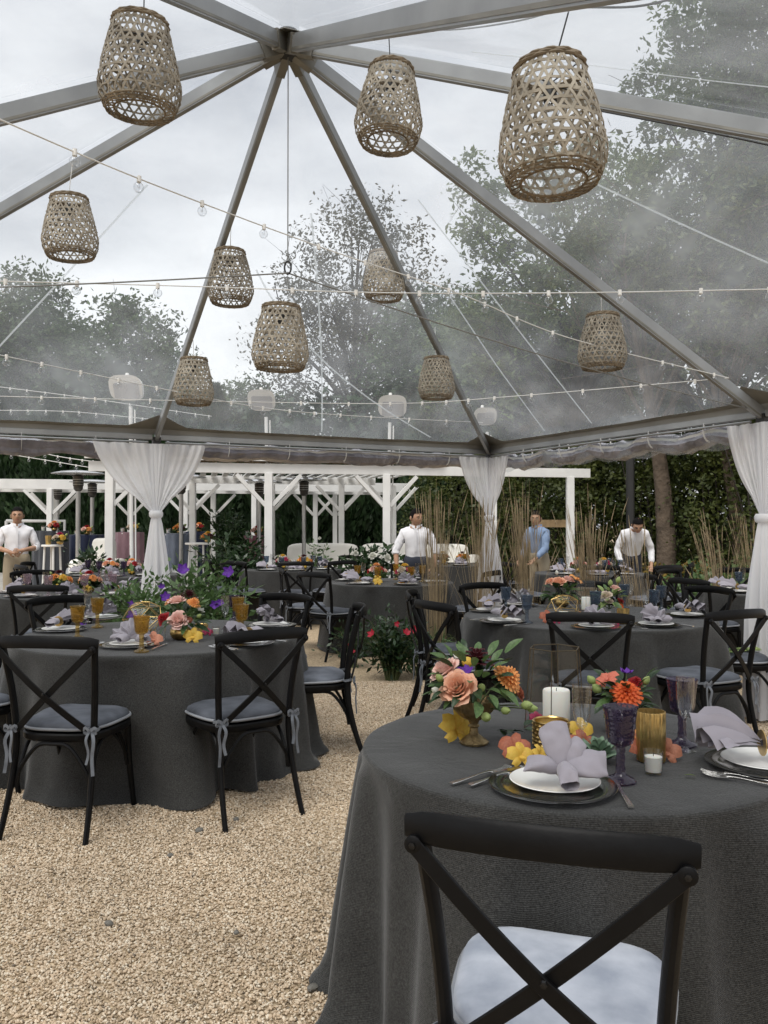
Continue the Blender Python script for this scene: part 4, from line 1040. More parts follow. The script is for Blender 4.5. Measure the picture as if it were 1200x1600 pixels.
# ================================================================ dry ornamental grasses
M['dry_grass'] = leafmat('dry_grass', (.25, .19, .11), (.50, .39, .24), vs=7, trans=.25)
M['green_blade'] = leafmat('green_blade', (.06, .08, .02), (.14, .17, .05), vs=5)
def grass(px, d, h, sp, n, seed, lab, lean=0.0):
    t = thing('ornamental_grass', lab, 'grass', base(px, d), 0, 'dry feather grasses between the tables'); rnd = random.Random(seed)
    b = MB(); s = MB()
    for i in range(n):
        a = rnd.uniform(0, 6.283); r0 = rnd.uniform(0, .10); hh = h * rnd.uniform(.55, 1.0) * (1 if rnd.random() > .1 else 1.12)
        o = sp * (rnd.random() ** 1.6) * (1 if rnd.random() > .2 else 2.4)
        p0 = Vector((r0 * math.cos(a), r0 * math.sin(a), 0)); p2 = Vector((math.cos(a) * (r0 + o) + lean * hh, math.sin(a) * (r0 + o), hh))
        p1 = p0.lerp(p2, .5) + Vector((-math.cos(a) * o * .28, -math.sin(a) * o * .28, hh * .06))
        w = rnd.uniform(.0010, .0018)
        b.tube(bez(p0, p1, p2, 4), [w, w, w * .9, w * .9, w * .6], 3)
        if hh > h * .62 and rnd.random() > .3:
            e = (p2 - p1).normalized(); s.tube([p2 - e * rnd.uniform(.16, .28), p2 - e * .1, p2 + e * .03], [.0016, .0042, .001], 4)
    b.build('blades', M['dry_grass'], t); s.build('seed_heads', M['dry_grass'], t)
    b = MB()
    for i in range(60):
        a = rnd.uniform(0, 6.283); o = rnd.uniform(.12, .4); hh = rnd.uniform(.2, .55)
        b.rect(bez((.05 * math.cos(a), .05 * math.sin(a), 0), (o * .4 * math.cos(a), o * .4 * math.sin(a), hh), (o * math.cos(a), o * math.sin(a), hh * .55), 5), .006, .001, ch=0, scale=[1, 1, 1, .9, .6, .1])
    b.build('basal_leaves', M['green_blade'], t)
grass(682, 8.3, 1.78, .13, 130, 61, 'tall dry grass clump in front of the shirt-sleeved waiter')
grass(752, 8.8, 1.70, .20, 130, 62, 'tall dry grass clump below the far corner curtain')
grass(824, 8.8, 1.74, .20, 140, 63, 'tall dry grass clump in front of the blue-shirted waiter', -.04)
grass(922, 9.0, 1.64, .20, 120, 64, 'tall dry grass clump right of the pergola end post', -.03)
grass(1005, 8.4, 1.45, .16, 50, 65, 'thin dry grass clump in front of the bending waiter', -.10)
grass(1128, 9.4, 1.45, .20, 80, 66, 'leaning dry grass clump left of the edge curtain', -.12)
grass(1175, 12.2, 1.6, .24, 70, 67, 'dry grass clump partly behind the edge curtain', -.10)

# ================================================================ flowering shrubs and pots
def shrub(name, px, d, w, h, n, ls, mat, seed, lab, flowers=(), z0=0.0, aspect=.42, depth=.5, stems=14):
    rng = np.random.default_rng(seed); rnd = random.Random(seed)
    t = thing(name, lab, 'shrub', (*base(px, d)[:2], z0), 0); sm = MB(); Cs, Ds = [], []
    tips = []
    for i in range(stems):
        a = rnd.uniform(0, 6.283); q = rnd.uniform(.2, 1) ** .6
        e = Vector((w * q * math.cos(a), depth * w * q * math.sin(a), h * rnd.uniform(.6, 1.0) * (1 - .2 * q * q))); pts = bez((.05 * math.cos(a), .05 * math.sin(a), 0), (e.x * .45, e.y * .45, e.z * .75), e, 7)
        sm.tube(pts, [.008 * (1 - .8 * j / 7) + .001 for j in range(8)], 4); tips.append(e)
        for j in range(int(n / stems)):
            k = rnd.uniform(.25, 1.0); f = k * 7; ii = min(6, int(f)); c = pts[ii].lerp(pts[ii + 1], f - ii)
            off = Vector((rnd.gauss(0, 1), rnd.gauss(0, 1), rnd.gauss(.2, .8))) * (.06 + .05 * k) * (w / .5) ** .5
            Cs.append(c + off); Ds.append(off.normalized())
    V = leaves(rng, np.array([tuple(c) for c in Cs]), ls, aspect, .6, np.array([tuple(c) for c in Ds]))
    put('foliage', np_mesh('foliage', V, 4, M[mat]), t); sm.build('stems', M['stem'], t)
    for (fx, fz, fy, s_, me) in flowers: put(me[0], me[1], t, (fx, fy, fz), (R(65) + rnd.uniform(-.4, .4), rnd.uniform(-.5, .5), rnd.uniform(-.6, .6)), s_)
    return t

# ================================================================ flowers
def petal_patch(b, ang, wa, prof, nu=5, nv=5, ruffle=.0, seed=0, tipw=.25):
    """patch on a surface of revolution: prof(v) -> (rho, z)"""
    def P(u, v):
        k = math.sin(math.pi * min(1, .18 + .72 * v)) ** .7 if v < .8 else math.sin(math.pi * (.18 + .72 * v)) ** .7
        rho, z = prof(v); a = ang + (u - .5) * 2 * wa * max(tipw, k)
        rr = ruffle * math.sin(u * 9 + seed * 2.3) * v * v
        return Vector((math.cos(a) * (rho + rr), math.sin(a) * (rho + rr), z + rr * .6 - .04 * (2 * u - 1) ** 2 * v))
    b.grid(P, nu, nv)
def rose_bm():
    b = MB(); k = 0
    for (n, r0, r1, z1, curl, wa) in ((3, .01, .06, .44, -.02, 1.3), (3, .02, .11, .44, -.01, 1.2), (4, .04, .17, .44, .02, 1.05), (5, .06, .24, .42, .05, .92), (5, .08, .31, .39, .09, .85), (6, .10, .39, .33, .13, .76), (6, .10, .47, .23, .16, .72)):
        for i in range(n):
            k += 1; a = 2 * math.pi * i / n + k * .47
            petal_patch(b, a, wa, lambda v, r0=r0, r1=r1, z1=z1, curl=curl: (r0 + (r1 - r0) * (math.sin(min(1, v * 1.25) * math.pi / 2)) + curl * max(0, v - .75) * 2.2, z1 * (v ** .8) - curl * max(0, v - .8) * 1.6), ruffle=.02, seed=k, tipw=.5)
    return b
def dahlia_bm(layers=5, n0=8):
    b = MB(); k = 0
    for L in range(layers):
        n = n0 + L * 2; q = L / (layers - 1); r1 = .16 + .34 * q; zt = .34 * (1 - q) + .02
        for i in range(n):
            k += 1
            petal_patch(b, 2 * math.pi * i / n + L * .4, .30 * (1.1 - .3 * q), lambda v, r1=r1, zt=zt, q=q: (.03 + r1 * v, .06 + zt * math.sin(v * (1.9 - .5 * q)) - .05 * q * v), nu=3, nv=4, ruffle=.008, seed=k, tipw=.15)
    b.lathe([(0, .36), (.05, .34), (.07, .28), (.05, .2)], 8)
    return b
def orchid_bm():
    b = MB()
    for i, (a, L, w) in enumerate(((90, .52, .34), (14, .54, .54), (166, .54, .54), (-50, .48, .28), (-130, .48, .28))):
        a = R(a); d = Vector((math.cos(a), math.sin(a), 0)); s = Vector((-math.sin(a), math.cos(a), 0))
        b.grid(lambda u, v, d=d, s=s, L=L, w=w: d * (L * v) + s * (w * (u - .5) * 2 * .5 * math.sin(math.pi * (.06 + .80 * v)) ** .5) + Vector((0, 0, .16 * math.sin(v * 2.6) - .10 * (2 * u - 1) ** 2 * v + .03 * math.sin(u * 8 + L * 40) * v)), 4, 5)
    b.grid(lambda u, v: Vector(((u - .5) * .22 * math.sin(math.pi * (.2 + .7 * v)), -.22 * v, .10 + .12 * math.sin(v * 2.6))), 4, 4)
    return b
def bud_bm():
    b = MB(); b.lathe([(0, 0), (.22, .10), (.36, .34), (.34, .6), (.2, .85), (.06, 1.0), (0, 1.0)], 8, ripple=lambda a, z: 1 + .12 * math.sin(4 * a)); return b
def ball_bm():
    b = MB(); b.grid(lambda u, v: Vector((math.cos(u * 6.2832) * math.sin(v * math.pi), math.sin(u * 6.2832) * math.sin(v * math.pi), math.cos(v * math.pi))) * .5 * (1 + .06 * math.sin(u * 60) * math.sin(v * 40)), 12, 8, cu=True); return b
def leaf_bm(fold=.14, droop=.25):
    b = MB(); b.grid(lambda u, v: Vector(((u - .5) * .42 * math.sin(math.pi * min(.995, .06 + .93 * v)) ** .75, v, -droop * v * v + fold * abs(u - .5) * math.sin(math.pi * v))), 5, 7); return b
def violet_bm():
    b = MB()
    for i in range(5):
        a = 2 * math.pi * i / 5; d = Vector((math.cos(a), math.sin(a), 0)); s = Vector((-math.sin(a), math.cos(a), 0))
        b.grid(lambda u, v, d=d, s=s: d * (.5 * v * (1 - .18 * (2 * u - 1) ** 2)) + s * ((u - .5) * .50 * math.sin(math.pi * (.04 + .80 * v))) + Vector((0, 0, .26 * v * v + .07 * math.sin(u * 9 + i) * v - .1 * (2 * u - 1) ** 2 * v)), 4, 4)
    return b
FB = {'rose': rose_bm, 'dahlia': dahlia_bm, 'orchid': orchid_bm, 'bud': bud_bm, 'ball_flower': ball_bm, 'leaf': leaf_bm, 'blossom': violet_bm}
FM = {}
def fl(kind, mat):
    k = (kind, mat.name)
    if k not in FM: FM[k] = FB[kind]().mesh(kind, mat)
    return FM[k]

# ================================================================ chairs
M['velvet'] = pmat('slate_velvet', (.125, .136, .160), .7, var=.6, col2=(.036, .040, .048), vs=6.5, sheen=.05, rnd=.4, spec=.2, bump=.12, bs=25)
M['velvet_trim'] = pmat('pale_velvet_trim', (.27, .285, .31), .7, var=.3, vs=8, sheen=.05)
M['ribbon'] = pmat('velvet_ribbon', (.16, .175, .20), .6, var=.4, vs=20, sheen=.1)
def mk_chair():
    t = empty('cross_back_chair'); wood = M['black_wood']
    # seat frame
    def outline(k, w, dp):
        a = k * 6.2832; e = 3.4; c, s_ = math.cos(a), math.sin(a)
        x = math.copysign(abs(c) ** (2 / e), c); y = math.copysign(abs(s_) ** (2 / e), s_)
        return Vector((x * (w + .018 * y), y * dp, 0))
    b = MB()
    N = 40
    def ringv(w, dp, z): return [outline(k / N, w, dp) + Vector((0, 0, z)) for k in range(N)]
    rs = [ringv(.195, .195, .425), ringv(.212, .212, .425), ringv(.218, .218, .433), ringv(.218, .218, .455), ringv(.212, .212, .462), ringv(.19, .19, .462)]
    vs = [p for r_ in rs for p in r_]; fs = []
    for j in range(len(rs) - 1):
        for k in range(N): fs.append((j * N + k, j * N + (k + 1) % N, (j + 1) * N + (k + 1) % N, (j + 1) * N + k))
    fs.append(tuple(range(5 * N, 6 * N))); fs.append(tuple(reversed(range(0, N))))
    b.add(vs, fs); b.build('seat_frame', wood, t)
    # cushion
    b = MB()
    def Cu(u, v):
        q = v
        if q < .5: k = q / .5; w, z = .212 * math.sin(k * math.pi / 2) ** .5 if k > 0 else 0, .468
        prof = [(0, .468), (.19, .468), (.208, .474), (.214, .487), (.206, .502), (.18, .513), (.12, .519), (0, .521)]
        f = v * 7; i = min(6, int(f)); w = prof[i][0] + (prof[i + 1][0] - prof[i][0]) * (f - i); z = prof[i][1] + (prof[i + 1][1] - prof[i][1]) * (f - i)
        p = outline(u, w, w * .985); nz = .006 * mnoise.noise(Vector((p.x * 9, p.y * 9, z * 3)))
        return Vector((p.x, p.y + .004, z + (nz if v > .4 else 0)))
    b.grid(Cu, 44, 15, cu=True); cu = b.build('cushion', M['velvet'], t, ang=75)
    b = MB(); b.tube([outline(k / 44, .214, .211) + Vector((0, .004, .480)) for k in range(44)], .0075, 6, closed=True); b.build('piping', M['velvet_trim'], cu)
    # rear posts and legs in one bent length
    for s_ in (-1, 1):
        b = MB(); pts = crm([(.205 * s_, -.315, 0), (.196 * s_, -.255, .17), (.188 * s_, -.212, .36), (.190 * s_, -.205, .50), (.202 * s_, -.225, .68), (.222 * s_, -.270, .880)], 4)
        b.sweep(pts, [(.015 * math.cos(a) * (1.0), .0185 * math.sin(a)) for a in [2 * math.pi * k / 10 for k in range(10)]], ref=(0, 1, 0), scale=[1 - .18 * max(0, 1 - p.z / .4) for p in pts]); b.build('leg', wood, t)
        b = MB(); b.tube(crm([(.178 * s_, .178, .43), (.182 * s_, .19, .25), (.196 * s_, .222, 0)], 4), [.019 - .006 * k / 8 for k in range(9)], 10); b.build('leg', wood, t)
    # top rail
    b = MB(); P = []
    for k in range(15):
        u = -1 + 2 * k / 14; P.append(Vector((.245 * u, -.277 - .052 * (1 - u * u), .886 + .012 * (1 - u * u))))
    b.sweep(P, [(-.0105, -.025), (-.006, -.031), (.006, -.031), (.0105, -.025), (.0115, 0), (.0105, .024), (.005, .031), (-.005, .031), (-.0105, .024), (-.0115, 0)], ref=(0, .12, 1), scale=[.62, .86, .92] + [.92] * 9 + [.92, .86, .62]); b.build('top_rail', wood, t)
    # crossed slats, one passing behind the other
    for s_ in (-1, 1):
        b = MB(); off = -.004 if s_ < 0 else .010
        A, B_ = Vector((.226 * s_, -.301, .862)), Vector((-.178 * s_, -.226, .475))
        pts = [A.lerp(B_, k / 10) + Vector((0, -(.035 * math.sin(math.pi * k / 10)) + off * math.sin(math.pi * k / 10), 0)) for k in range(11)]
        b.rect(pts, .029, .010, ref=(0, 1, 0), ch=.3); sl = b.build('cross_slat', wood, t)
        b = MB(); b.lathe([(0, 0), (.016, 0), (.016, .009), (.011, .012), (0, .012)], 14); o = b.build('slat_end', wood, sl, (A.x, A.y + .004, A.z), (R(90), 0, 0))
        b = MB(); b.lathe([(0, .012), (.0065, .012), (.006, .0165), (0, .0175)], 6); b.build('bolt', M['bolt'], sl, (A.x, A.y + .004, A.z), (R(90), 0, 0))
    b = MB(); b.lathe([(0, 0), (.007, 0), (.006, .006), (0, .007)], 6); b.build('bolt', M['bolt'], t, (.0, -.312, .66), (R(90), 0, 0))
    # bent braces under the seat
    def brace(p0, p1, zl, inset):
        p0, p1 = Vector(p0), Vector(p1); c = (p0 + p1) / 2; d = (p1 - p0).normalized()
        pts = crm([p0 + Vector((0, 0, zl)), p0 + d * .018 + Vector((0, 0, zl + .075)), p0 + d * .10 + Vector((0, 0, .405)), c + Vector((0, 0, .418)), p1 - d * .10 + Vector((0, 0, .405)), p1 - d * .018 + Vector((0, 0, zl + .075)), p1 + Vector((0, 0, zl))], 4)
        b = MB(); b.tube(pts, .0095, 8); b.build('brace', wood, t)
    brace((-.180, -.222, 0), (.180, -.222, 0), .22, 0); brace((-.170, .182, 0), (.170, .182, 0), .24, 0)
    brace((-.176, -.215, 0), (-.176, .178, 0), .22, 0); brace((.176, -.215, 0), (.176, .178, 0), .22, 0)
    # ribbon ties
    for s_ in (-1, 1):
        b = MB(); c = Vector((.192 * s_, -.226, .49))
        b.rect([c + Vector((.024 * math.cos(a), .026 * math.sin(a) + .02, .003 * math.sin(2 * a))) for a in [2 * math.pi * k / 12 for k in range(12)]], .003, .014, closed=True, ch=.1)
        b.rect(crm([c + Vector((.004, -.012, 0)), c + Vector((.02 * s_, -.03, -.05)), c + Vector((.012 * s_, -.028, -.12)), c + Vector((.02 * s_, -.034, -.20))], 4), .003, .015, ch=.1, ref=(1, .3, 0))
        b.rect(crm([c + Vector((-.004, -.012, 0)), c + Vector((-.014 * s_, -.034, -.04)), c + Vector((-.004 * s_, -.03, -.10)), c + Vector((-.012 * s_, -.036, -.15))], 4), .003, .014, ch=.1, ref=(1, -.3, 0))
        for q in (-1, 1): b.rect([c + Vector((q * (.004 + .026 * math.sin(a) * 1.0), -.02 - .006 * math.cos(a), .014 * math.sin(2 * a))) for a in [math.pi * k / 8 for k in range(9)]], .003, .013, ch=.1)
        b.build('ribbon_tie', M['ribbon'], t)
    return t
def chair(x, y, face, lab, group='black cross-back chairs around the tables'):
    """x,y: floor point under the back; face: direction the sitter looks (radians, 0 = +Y, positive = towards -X)"""
    f = Vector((-math.sin(face), math.cos(face), 0)); p = Vector((x, y, 0)) + f * .30
    return stamp('chair', mk_chair, (p.x, p.y, 0), face, lab, 'chair', group)
def chair_at(c, ang, rad, lab, turn=0.0):
    """ang: degrees around the table, 0 towards the camera, positive to the right"""
    a = R(ang); x, y = c[0] + rad * math.sin(a), c[1] - rad * math.cos(a)
    return chair(x, y, a + R(turn), lab)

# ================================================================ tables
def table(c, r, lab, seed, n=150, zt=.752, flare=.06, amp=1.0):
    t = thing('round_table', lab, 'table', (c[0], c[1], 0), 0, 'round tables under charcoal cloths'); rnd = random.Random(seed)
    hs = [(k, rnd.uniform(.4, 1.0) / (1 + .04 * k), rnd.uniform(0, 6.283)) for k in (5, 7, 9, 11, 13, 16, 19)]
    tot = sum(h_[1] for h_ in hs)
    def fold(a):
        s_ = sum(h_[1] * math.cos(h_[0] * a + h_[2]) for h_ in hs) / tot
        s_ *= 1.9; return math.copysign(abs(s_) ** .75, s_)
    rows = [(0, 0), (.4, 0), (.75, 0), (.93, 0), (.985, .0), (.997, .003), (1.0, .010), (1.003, .022)]
    sk = [.05, .10, .17, .25, .34, .44, .55, .66, .77, .87, .94, .985, 1.0]
    def P(u, v):
        i = int(round(v * (len(rows) + len(sk) - 1))); a = u * 6.28318
        if i < len(rows):
            q, dz = rows[i]; nz = .0016 * mnoise.noise(Vector((math.cos(a) * q * 5, math.sin(a) * q * 5, seed)))
            return Vector((math.cos(a) * r * q, math.sin(a) * r * q, zt - dz + nz))
        k = sk[i - len(rows)]; z = (zt - .02) * (1 - k) + .003
        f = fold(a + .10 * k * math.sin(3 * a + seed)); amp_ = (.012 + .085 * k ** .8) * amp
        pud = 0.0
        if k > .9: pud = .05 * (k - .9) / .1 * (.5 + .5 * math.sin(4 * a + seed)); 
        rr = r * 1.004 + flare * k + amp_ * (f if f > 0 else f * .75) + pud
        zz = z + (.012 * (1 + math.sin(7 * a + seed)) * (1 if k > .97 else 0))
        return Vector((math.cos(a) * rr, math.sin(a) * rr, zz))
    b = MB(); b.grid(P, n, len(rows) + len(sk), cu=True); b.build('tablecloth', M['cloth'], t, ang=70)
    b = MB(); b.lathe([(0, -.03), (r - .01, -.03), (r - .004, -.02), (r - .01, -.006), (0, -.006)], 40, (0, 0, zt)); b.build('table_top', M['wood'], t)
    for k in range(4):
        a = k * math.pi / 2 + .6; b = MB(); b.tube([(r * .55 * math.cos(a), r * .55 * math.sin(a), zt - .03), (r * .62 * math.cos(a), r * .62 * math.sin(a), 0)], .016, 8); b.build('leg', M['steel_dark'], t)
    return Vector((c[0], c[1], 0))
TZ = .755
def on(px, py): return G(px, py, TZ)

# ================================================================ tableware
def mk_lathe(name, prof, mat, n=28, ripple=None, pname='bowl'):
    def f():
        t = empty(name); b = MB(); b.lathe(prof, n, ripple=ripple); b.build(pname, M[mat], t, ang=50); return t
    return f
def mk_goblet(mat):
    def f():
        t = empty('goblet')
        b = MB(); b.lathe([(0, .094), (.024, .095), (.031, .100), (.0345, .112), (.0375, .150), (.0430, .186), (.0450, .190), (.0432, .190), (.0395, .183), (.0345, .150), (.0315, .115), (.028, .104), (0, .099)], 30, ripple=lambda a, z: 1 + .018 * math.cos(a * 12) * (1 if .1 < z < .18 else .3)); b.build('bowl', M[mat], t)
        b = MB(); b.lathe([(0, 0), (.037, 0), (.039, .004), (.034, .009), (.017, .016), (.012, .024), (.0125, .034), (.0100, .046), (.0120, .060), (.0100, .070), (.0125, .080), (.0115, .088), (.020, .0945), (0, .0945)], 24, ripple=lambda a, z: 1 + .05 * math.cos(a * 6)); b.build('stem', M[mat], t)
        return t
    return f
def mk_flute():
    t = empty('champagne_flute')
    b = MB(); b.lathe([(0, .095), (.006, .096), (.016, .108), (.023, .130), (.0265, .165), (.0272, .200), (.0268, .222), (.0258, .222), (.0262, .200), (.0254, .165), (.0218, .131), (.014, .110), (0, .101)], 24); b.build('bowl', M['clear_glass'], t)
    b = MB(); b.lathe([(0, 0), (.030, 0), (.031, .002), (.012, .006), (.005, .012), (.0042, .05), (.0052, .09), (.007, .0955), (0, .0955)], 20); b.build('stem', M['clear_glass'], t)
    return t
def mk_fork():
    t = empty('fork')
    b = MB(); b.rect(crm([(0, -.095, .004), (0, -.05, .006), (0, .0, .010), (0, .028, .009)], 4), 1, .3, ch=.3, scale=[.012, .015, .014, .0115, .009, .0075, .0065, .006, .006, .007, .009, .013, .016]); b.build('handle', M['silver'], t)
    b = MB()
    for k in range(4): x = -.0088 + .00587 * k; b.rect(crm([(x * .9, .026, .009), (x, .045, .006), (x, .070, .0065), (x, .088, .012)], 3), .0036, .0020, ch=.2)
    b.rect([(0, .024, .0088), (0, .046, .0062)], .022, .0022, ch=.2); b.build('tines', M['silver'], t)
    return t
def mk_knife():
    t = empty('table_knife')
    b = MB(); b.rect([(0, -.11, .005), (0, -.05, .006), (0, 0, .006)], .012, .006, ch=.4, scale=[1.15, .9, .8]); b.build('handle', M['silver'], t)
    b = MB(); b.rect([(0, 0, .006), (.001, .06, .005), (.002, .10, .005), (-.002, .12, .005)], .017, .0014, ch=.2, scale=[.6, 1, .95, .3]); b.build('blade', M['silver'], t)
    return t
def mk_plate():
    t = empty('dinner_plate'); b = MB(); b.lathe([(0, .006), (.075, .006), (.088, .008), (.112, .013), (.1145, .0115), (.090, .004), (.080, .001), (0, .001)], 48); b.build('dish', M['porcelain'], t); return t
def mk_charger():
    t = empty('charger_plate'); b = MB(); b.lathe([(0, .004), (.112, .004), (.122, .008), (.158, .013), (.1605, .012), (.124, .004), (.115, .0005), (0, .0005)], 56); b.build('dish', M['charger'], t)
    return t
def lobe(b, root, d, up, L, w, th, seed, tip=.5, arch=.5, pl=4):
    """a loosely rolled tongue of cloth: open spiral section, so the free edges show"""
    root = Vector(root); d = Vector(d).normalized(); up = Vector(up).normalized(); s = d.cross(up).normalized(); up = s.cross(d)
    def P(u, v):
        a = -1.9 + u * 6.2832 * 1.16; q = v; k = 1 + .22 * u
        wd = w * (.22 + .78 * math.sin(min(1, q * 1.5) * math.pi / 2) ** .9) * (1 if q < .7 else (1 - ((q - .7) / .3) ** 2 * (1 - tip) * .6))
        tt = th * (.55 + .75 * math.sin(math.pi * min(1, q * .9 + .05))) * k
        x = math.cos(a) * wd * (.93 + .07 * k); z = math.sin(a) * tt + arch * L * (math.sin(q * math.pi * .62) * .5 - .35 * q * q)
        z += .10 * w * math.sin(2.3 * x / w + seed) * q
        w_ = root + d * (L * q * (1 - .10 * (x / w) ** 2 * (1 - tip) + .05 * math.sin(1.7 * x / w + seed))) + s * x + up * z
        n1 = mnoise.noise(w_ * 24 + Vector((seed, 0, 0))); n2 = mnoise.noise(w_ * 55 + Vector((0, seed, 0)))
        return w_ + up * ((.009 * n1 + .0035 * n2) * (.35 + q)) + s * (.006 * mnoise.noise(w_ * 20 + Vector((0, seed, 3))) * q)
    b.grid(P, 40, 16)
def mk_napkin_knot():
    t = empty('napkin'); b = MB()
    lobe(b, (0, 0, .045), (-.12, .55, .85), (0, -.8, .5), .120, .040, .009, 1, tip=.8, arch=.2)
    lobe(b, (0, 0, .04), (.55, .45, .62), (-.2, -.6, .7), .10, .026, .008, 2, tip=.8, arch=.3)
    lobe(b, (0, 0, .04), (1, .10, .10), (0, -.5, .85), .122, .044, .012, 3.4, tip=.82, arch=.40)
    lobe(b, (0, 0, .04), (-1, .12, .12), (0, -.4, .9), .095, .030, .012, 4.2, tip=.9, arch=.4)
    lobe(b, (0, .01, .045), (.12, -1, -.16), (0, .1, 1), .115, .025, .015, 5.5, tip=.95, arch=.5)
    b.build('cloth', M['napkin'], t, ang=80)
    b = MB(); b.tube([(.019 * math.cos(a), .002 + .006 * math.sin(a), .047 + .019 * math.sin(a)) for a in [2 * math.pi * k / 18 for k in range(18)]], .0016, 5, closed=True, ref=(0, 1, 0)); b.build('cord', M['antique_gold'], t)
    return t
def fan(b, root, d, up, L, A, npl, amp, seed, curl=.0, lift=.0, sharp=.7):
    """a pleated sheet fanning out from a gathered end, crisp folds"""
    root = Vector(root); d = Vector(d).normalized(); up = Vector(up).normalized(); s = d.cross(up).normalized(); up = s.cross(d)
    rnd = random.Random(seed); js = [rnd.uniform(.7, 1.25) for _ in range(12)]
    def P(u, v):
        t = u * npl; i = int(min(npl - 1e-6, t)); w = t - i
        tri = 1 - abs(2 * w - 1) * 2; tri = math.copysign(abs(tri) ** sharp, tri)
        a = (u - .5) * 2 * A; q = v ** .9
        rr = L * q * (1 - .10 * abs(math.sin(u * 7 + seed)) * v)
        z = amp * tri * js[i % 12] * q * (1.0 if v < .8 else 1 - .15 * (v - .8) / .2) + lift * math.sin(q * 2.2) + curl * q * q
        x = math.sin(a) * rr + .004 * math.sin(seed + 9 * v); y = math.cos(a) * rr
        w_ = root + d * y + s * x + up * z
        return w_ + up * (.007 * mnoise.noise(w_ * 30 + Vector((seed, 0, 0))) * v)
    b.grid(P, 41, 10)
def mk_napkin_ring(seed=0):
    def f():
        t = empty('napkin'); b = MB()
        fan(b, (0, 0, .036), (-1, .05, .12), (0, 0, 1), .175, R(36), 2, .030, 1 + seed, curl=-.01, lift=.022, sharp=.95)
        fan(b, (0, 0, .040), (-1, .30, .34), (.2, -.2, 1), .165, R(30), 2, .026, 2 + seed, curl=-.03, lift=.03, sharp=1.0)
        fan(b, (0, 0, .030), (-1, -.30, .02), (0, .2, 1), .155, R(24), 2, .016, 3 + seed, curl=.0, lift=.014)
        lobe(b, (0, 0, .034), (1, .0, -.04), (0, 0, 1), .135, .036, .014, 3.2 + seed, tip=.9, arch=.3, pl=3)
        b.build('cloth', M['napkin'], t, ang=55)
        b = MB(); b.rect([(0, .021 * math.cos(a), .037 + .021 * math.sin(a)) for a in [2 * math.pi * k / 20 for k in range(20)]], .022, .0025, closed=True, ref=(1, 0, 0), ch=.2); b.build('napkin_ring', M['gold'], t)
        return t
    return f
def mk_napkin_puff():
    t = empty('napkin'); b = MB()
    fan(b, (.02, -.02, .02), (-.65, .35, .62), (-.3, -.6, .7), .135, R(40), 3, .022, 5, curl=-.03, lift=.02)
    fan(b, (-.01, -.02, .02), (.75, .25, .50), (.3, -.5, .8), .130, R(38), 3, .022, 6, curl=-.04, lift=.02)
    fan(b, (0, -.01, .02), (.05, .75, .60), (0, -.7, .7), .12, R(42), 3, .018, 7, curl=-.02, lift=.02)
    lobe(b, (0, 0, .022), (-1, -.25, .03), (0, -.2, 1), .105, .036, .014, 4.5, tip=.6, arch=.3, pl=3)
    lobe(b, (0, 0, .022), (-.5, -1, -.05), (0, 0, 1), .080, .024, .014, 5.1, tip=.85, arch=.3, pl=2)
    lobe(b, (.03, .01, .018), (.8, -.5, .0), (0, 0, 1), .085, .034, .016, 6.1, tip=.7, arch=.3, pl=3)
    b.build('cloth', M['napkin'], t, ang=55)
    return t
def mk_votive():
    t = empty('votive_candle')
    b = MB(); b.lathe([(0, 0), (.021, 0), (.0225, .003), (.0265, .062), (.025, .062), (.0212, .007), (0, .006)], 22); b.build('glass_cup', M['clear_glass'], t)
    b = MB(); b.lathe([(0, .0075), (.0208, .0075), (.0235, .046), (.015, .0475), (0, .0465)], 20); wx = b.build('wax', M['wax'], t)
    b = MB(); b.tube([(0, 0, .046), (.0005, 0, .056)], .0009, 5); b.build('wick', M['black_cable'], wx)
    return t
def mk_goldvotive():
    t = empty('votive_holder')
    b = MB()
    for j in range(6):
        for k in range(22):
            a = 2 * math.pi * (k + .5 * (j % 2)) / 22; c = Vector((.054 * math.cos(a), .054 * math.sin(a), .010 + .0115 * j)); e1 = Vector((-math.sin(a), math.cos(a), 0)) * .0078; e2 = Vector((0, 0, .0062)); nn = Vector((math.cos(a), math.sin(a), 0)) * .003
            b.add([c + e1, c + e2, c - e1, c - e2, c + nn], [(0, 1, 4), (1, 2, 4), (2, 3, 4), (3, 0, 4)])
    b.lathe([(0, 0), (.050, 0), (.0535, .004), (.0535, .074), (.0560, .078), (.0530, .080), (.0505, .076), (.0500, .006), (0, .005)], 40); b.build('cup', M['gold'], t, ang=20)
    b = MB(); b.lathe([(0, .006), (.049, .006), (.049, .045), (0, .046)], 24); b.build('wax', M['wax'], t)
    return t
def mk_ribbed():
    t = empty('ribbed_vase'); b = MB()
    b.lathe([(0, 0), (.034, 0), (.0375, .004), (.0380, .136), (.0375, .140), (.0355, .140), (.0350, .008), (0, .006)], 96, ripple=lambda a, z: 1 + .07 * abs(math.sin(a * 11)))
    b.build('vase', M['goldglass'], t, ang=60); return t
def hexframe(t, rb, rt, hgt, n=6, wire=.0016, open_top=True, mat='brass'):
    B_ = [Vector((rb * math.cos(2 * math.pi * k / n), rb * math.sin(2 * math.pi * k / n), .002)) for k in range(n)]
    T_ = [Vector((rt * math.cos(2 * math.pi * k / n), rt * math.sin(2 * math.pi * k / n), hgt)) for k in range(n)]
    b = MB()
    for k in range(n):
        j = (k + 1) % n
        for p, q in ((B_[k], B_[j]), (T_[k], T_[j]), (B_[k], T_[k])): b.tube([p, q], wire, 5)
    b.build('wire_frame', M[mat], t)
    for k in range(n):
        j = (k + 1) % n; b = MB(); b.add([B_[k], B_[j], T_[j], T_[k]], [(0, 1, 2, 3)]); b.build('glass_pane', M['pane_glass'], t, smooth=False)
    b = MB(); b.add(B_, [tuple(range(n))]); b.build('glass_base', M['pane_glass'], t, smooth=False)
